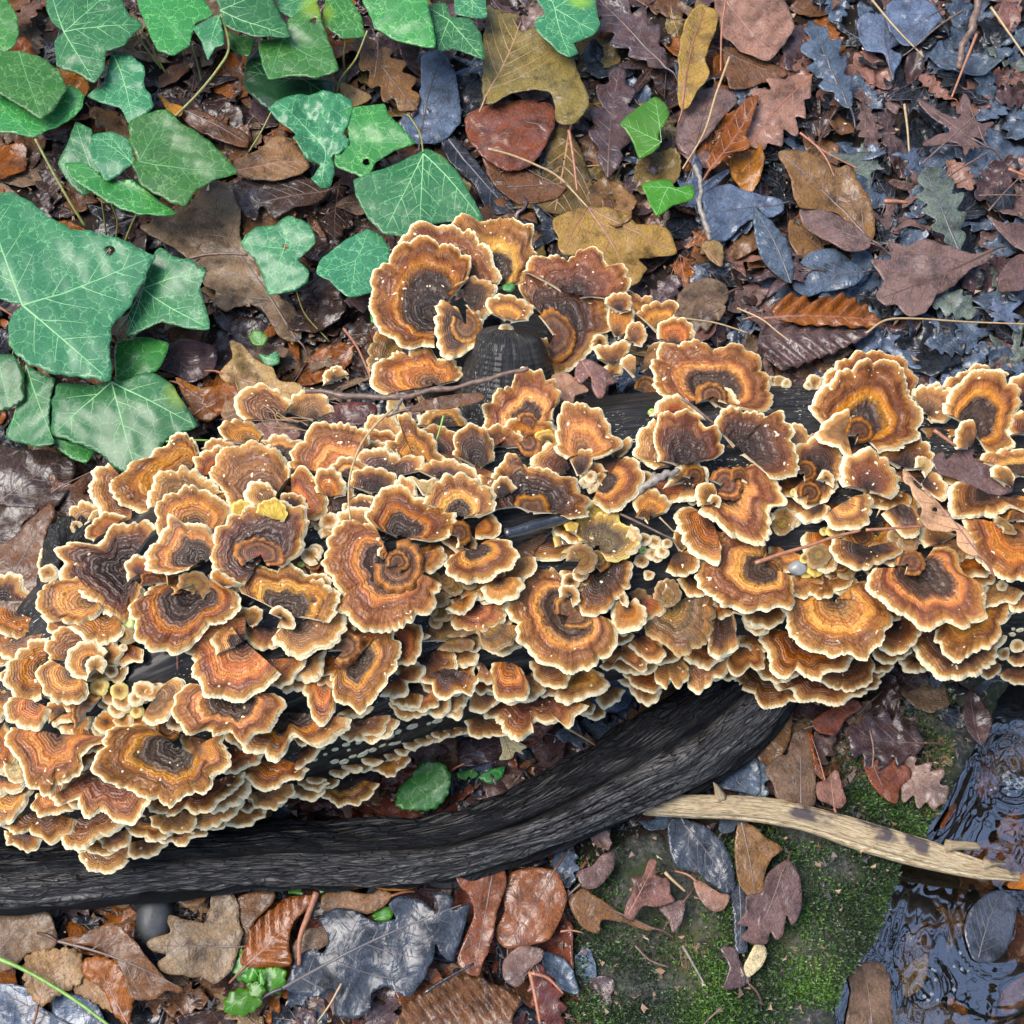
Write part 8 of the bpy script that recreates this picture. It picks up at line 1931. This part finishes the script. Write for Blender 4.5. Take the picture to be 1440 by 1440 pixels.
# foam bubbles on the water
def foam():
    m_, nt, bs = newmat('foam'); bs.inputs['Base Color'].default_value = (.45, .52, .58, 1); bs.inputs['Roughness'].default_value = .1; bs.inputs['Transmission Weight'].default_value = .7; bs.inputs['IOR'].default_value = 1.2
    r = random.Random(4); VV = []; FF = []; k = 0
    th = np.linspace(0, 2 * math.pi, 8, endpoint=False)
    for (cx, cy, sx, sy, n) in [(1080, 420, 40, 20, 60), (900, 390, 25, 40, 30), (870, 510, 22, 25, 30), (970, 560, 60, 20, 12), (1080, 1260, 60, 40, 14)]:
        for _ in range(n):
            x, y = tp('F', cx + 320 * (cx > 1000 and cy < 500) + r.gauss(0, sx), cy + r.gauss(0, sy)); c = P(x, y, WATER_Z + .0003); R = r.uniform(.0005, .0016)
            if bank_dist(c[0], c[1]) < .006: continue
            V = [c + np.array([R * q * math.cos(a), R * q * math.sin(a), R * h]) for q, h in ((1, 0), (.75, .6)) for a in th] + [c + np.array([0, 0, R * .9])]
            VV += V
            for j in range(8):
                j2 = (j + 1) % 8; FF += [(k + j, k + j2, k + 8 + j2), (k + j, k + 8 + j2, k + 8 + j), (k + 8 + j, k + 8 + j2, k + 16)]
            k += 17
    o = mesh('foam', np.array(VV), np.array(FF, dtype=np.int32), m_); tag(o, 'small pale foam bubbles floating on the dark water', 'foam', None, 'stuff')
foam()

# ------------------------------------------------------------------ bare trees standing on the bank, their branches over the stream
def tree(x, y, lean, seed, lab):
    r = random.Random(seed); t = thing('bank_tree', lab, 'tree', (x, y, -.02), 'trees on the stream bank')
    m = simple('tree_bark', (.09, .075, .06), .85, .4, 30, .9, 0., bdist=.01)
    V0 = [];
    def limb(p, d, L, rad, depth, acc):
        n = 6; q = [np.array(p)]; d = np.array(d, float)
        for i in range(n):
            d = d + np.array([r.uniform(-.16, .16), r.uniform(-.16, .16), r.uniform(-.05, .10)]); d /= np.linalg.norm(d); q.append(q[-1] + d * L / n)
        q = np.array(q); acc.append(tube(catmull(q, 2), np.linspace(rad, rad * .5, 13), 7 if depth < 2 else 5))
        if depth < 4:
            for k in range(4 if depth else 7):
                u = r.uniform(.35, 1); i = int(u * n); dd = q[min(i + 1, n)] - q[max(i - 1, 0)]; dd /= np.linalg.norm(dd)
                dd = dd + np.array([r.uniform(-.9, .9), r.uniform(-.9, .9), r.uniform(-.1, .4)]) + np.array([*lean, 0]) * .25; dd /= np.linalg.norm(dd)
                limb(q[i], dd, L * r.uniform(.5, .7), rad * (.62 if depth else .42) * r.uniform(.6, 1) * (1 - .3 * u), depth + 1, acc)
    acc = []; limb((x, y, -.05), (lean[0] * .25, lean[1] * .25, 1), 7.5, .17, 0, acc)
    def join(name, A, par):
        VV, FQ, FT, k = [], [], [], 0
        for V, Fs, _, _ in A:
            VV.append(V)
            for f in Fs: (FQ if f.shape[1] == 4 else FT).append(f + k)
            k += len(V)
        mesh(name, np.vstack(VV), [np.vstack(FQ), np.vstack(FT)], m, par)
    join('trunk', acc[:1], t); join('branches', acc[1:], t)
    rr = np.random.default_rng(seed); tips = np.array([a[0][-1] for a in acc[8:]]); tips = tips[rr.uniform(0, 1, len(tips)) < .02]
    n = 80; c = (tips[:, None] + rr.normal(0, .2, (len(tips), n, 3))).reshape(-1, 3); N_ = len(c)
    a = rr.normal(0, 1, (N_, 3)); a /= np.linalg.norm(a, axis=1)[:, None]; b = np.cross(a, rr.normal(0, 1, (N_, 3))); b /= np.linalg.norm(b, axis=1)[:, None]; s_ = rr.uniform(.03, .07, N_)[:, None]
    V = np.stack([c - a * s_, c + b * s_ * .5, c + a * s_, c - b * s_ * .5], 1).reshape(-1, 3)
    o = mesh('foliage', V, (np.arange(N_)[:, None] * 4 + np.arange(4)[None]).astype(np.int32), simple('tree_leaves', (.05, .07, .02), .6, .4, 5, .1), t)
    print('foliage', N_)
tree(3.1, -1.9, (-.45, .25), 5, 'tree standing across the stream, its half bare crown over the water')
tree(3.3, 1.9, (-.55, -.1), 9, 'second tree across the stream, farther up the bank, leaning over the water')

# leaves lying on the stream bed, seen through the water
def bed():
    r = random.Random(21); k = 0
    for i in range(400):
        x, y = r.uniform(1180, 1500), r.uniform(960, 1500); w = P(x, y, -.05)
        if bank_dist(w[0], w[1]) < .016: continue
        k += 1
        if k > 26: break
        col = r.choice(['orange', 'rust', 'tan', 'ochre', 'brown', 'taupe', 'rust']); kind = r.choice(['oak', 'beech', 'maple', 'scrap'])
        me, mv, ms = template(kind, r.randrange(5), False); sc = r.uniform(.3, .6)
        o = bpy.data.objects.new('sunken_leaf', me); COL.objects.link(o)
        o.matrix_world = Matrix.Translation(P(x, y, r.uniform(-.052, -.036))) @ Euler((r.uniform(-.15, .15), r.uniform(-.15, .15), r.uniform(0, 6.28))).to_matrix().to_4x4() @ Matrix.Scale(sc, 4)
        tag(o, '%s leaf sunk in the stream, %s' % (COLN[col], wherel(x, y)), 'dead leaf', 'leaves sunk in the stream')
        o.material_slots[0].link = 'OBJECT'; o.material_slots[0].material = LM[col]
bed()

# ------------------------------------------------------------------ the wood all round: shrubby ivy-hung edge that shades the low sky
def woodland():
    r = np.random.default_rng(77); n = 26000
    a = r.uniform(0, 2 * math.pi, n); R = r.uniform(4.6, 6.6, n); z = r.uniform(0, 1, n) ** .9 * (6.0 + 1.4 * np.sin(a * 3) + .8 * np.sin(a * 7 + 1))
    keep = wav(a * 5, z * 1.4, 91, 2.2) > -.55; a, R, z = a[keep], R[keep], z[keep]; n = len(a)
    c = np.stack([R * np.cos(a), R * np.sin(a), z], 1)
    u = r.normal(0, 1, (n, 3)); u /= np.linalg.norm(u, axis=1)[:, None]; v = np.cross(u, r.normal(0, 1, (n, 3))); v /= np.linalg.norm(v, axis=1)[:, None]; s_ = r.uniform(.06, .16, n)[:, None]
    V = np.stack([c - u * s_, c + v * s_ * .6, c + u * s_, c - v * s_ * .6], 1).reshape(-1, 3)
    o = mesh('woodland_edge', V, (np.arange(n)[:, None] * 4 + np.arange(4)[None]).astype(np.int32), simple('woodland_foliage', (.035, .05, .018), .7, .5, 3, .1))
    tag(o, 'dense ivy hung thicket of the wood standing all round the stream', 'thicket', None, 'stuff')
woodland()
cleanup()
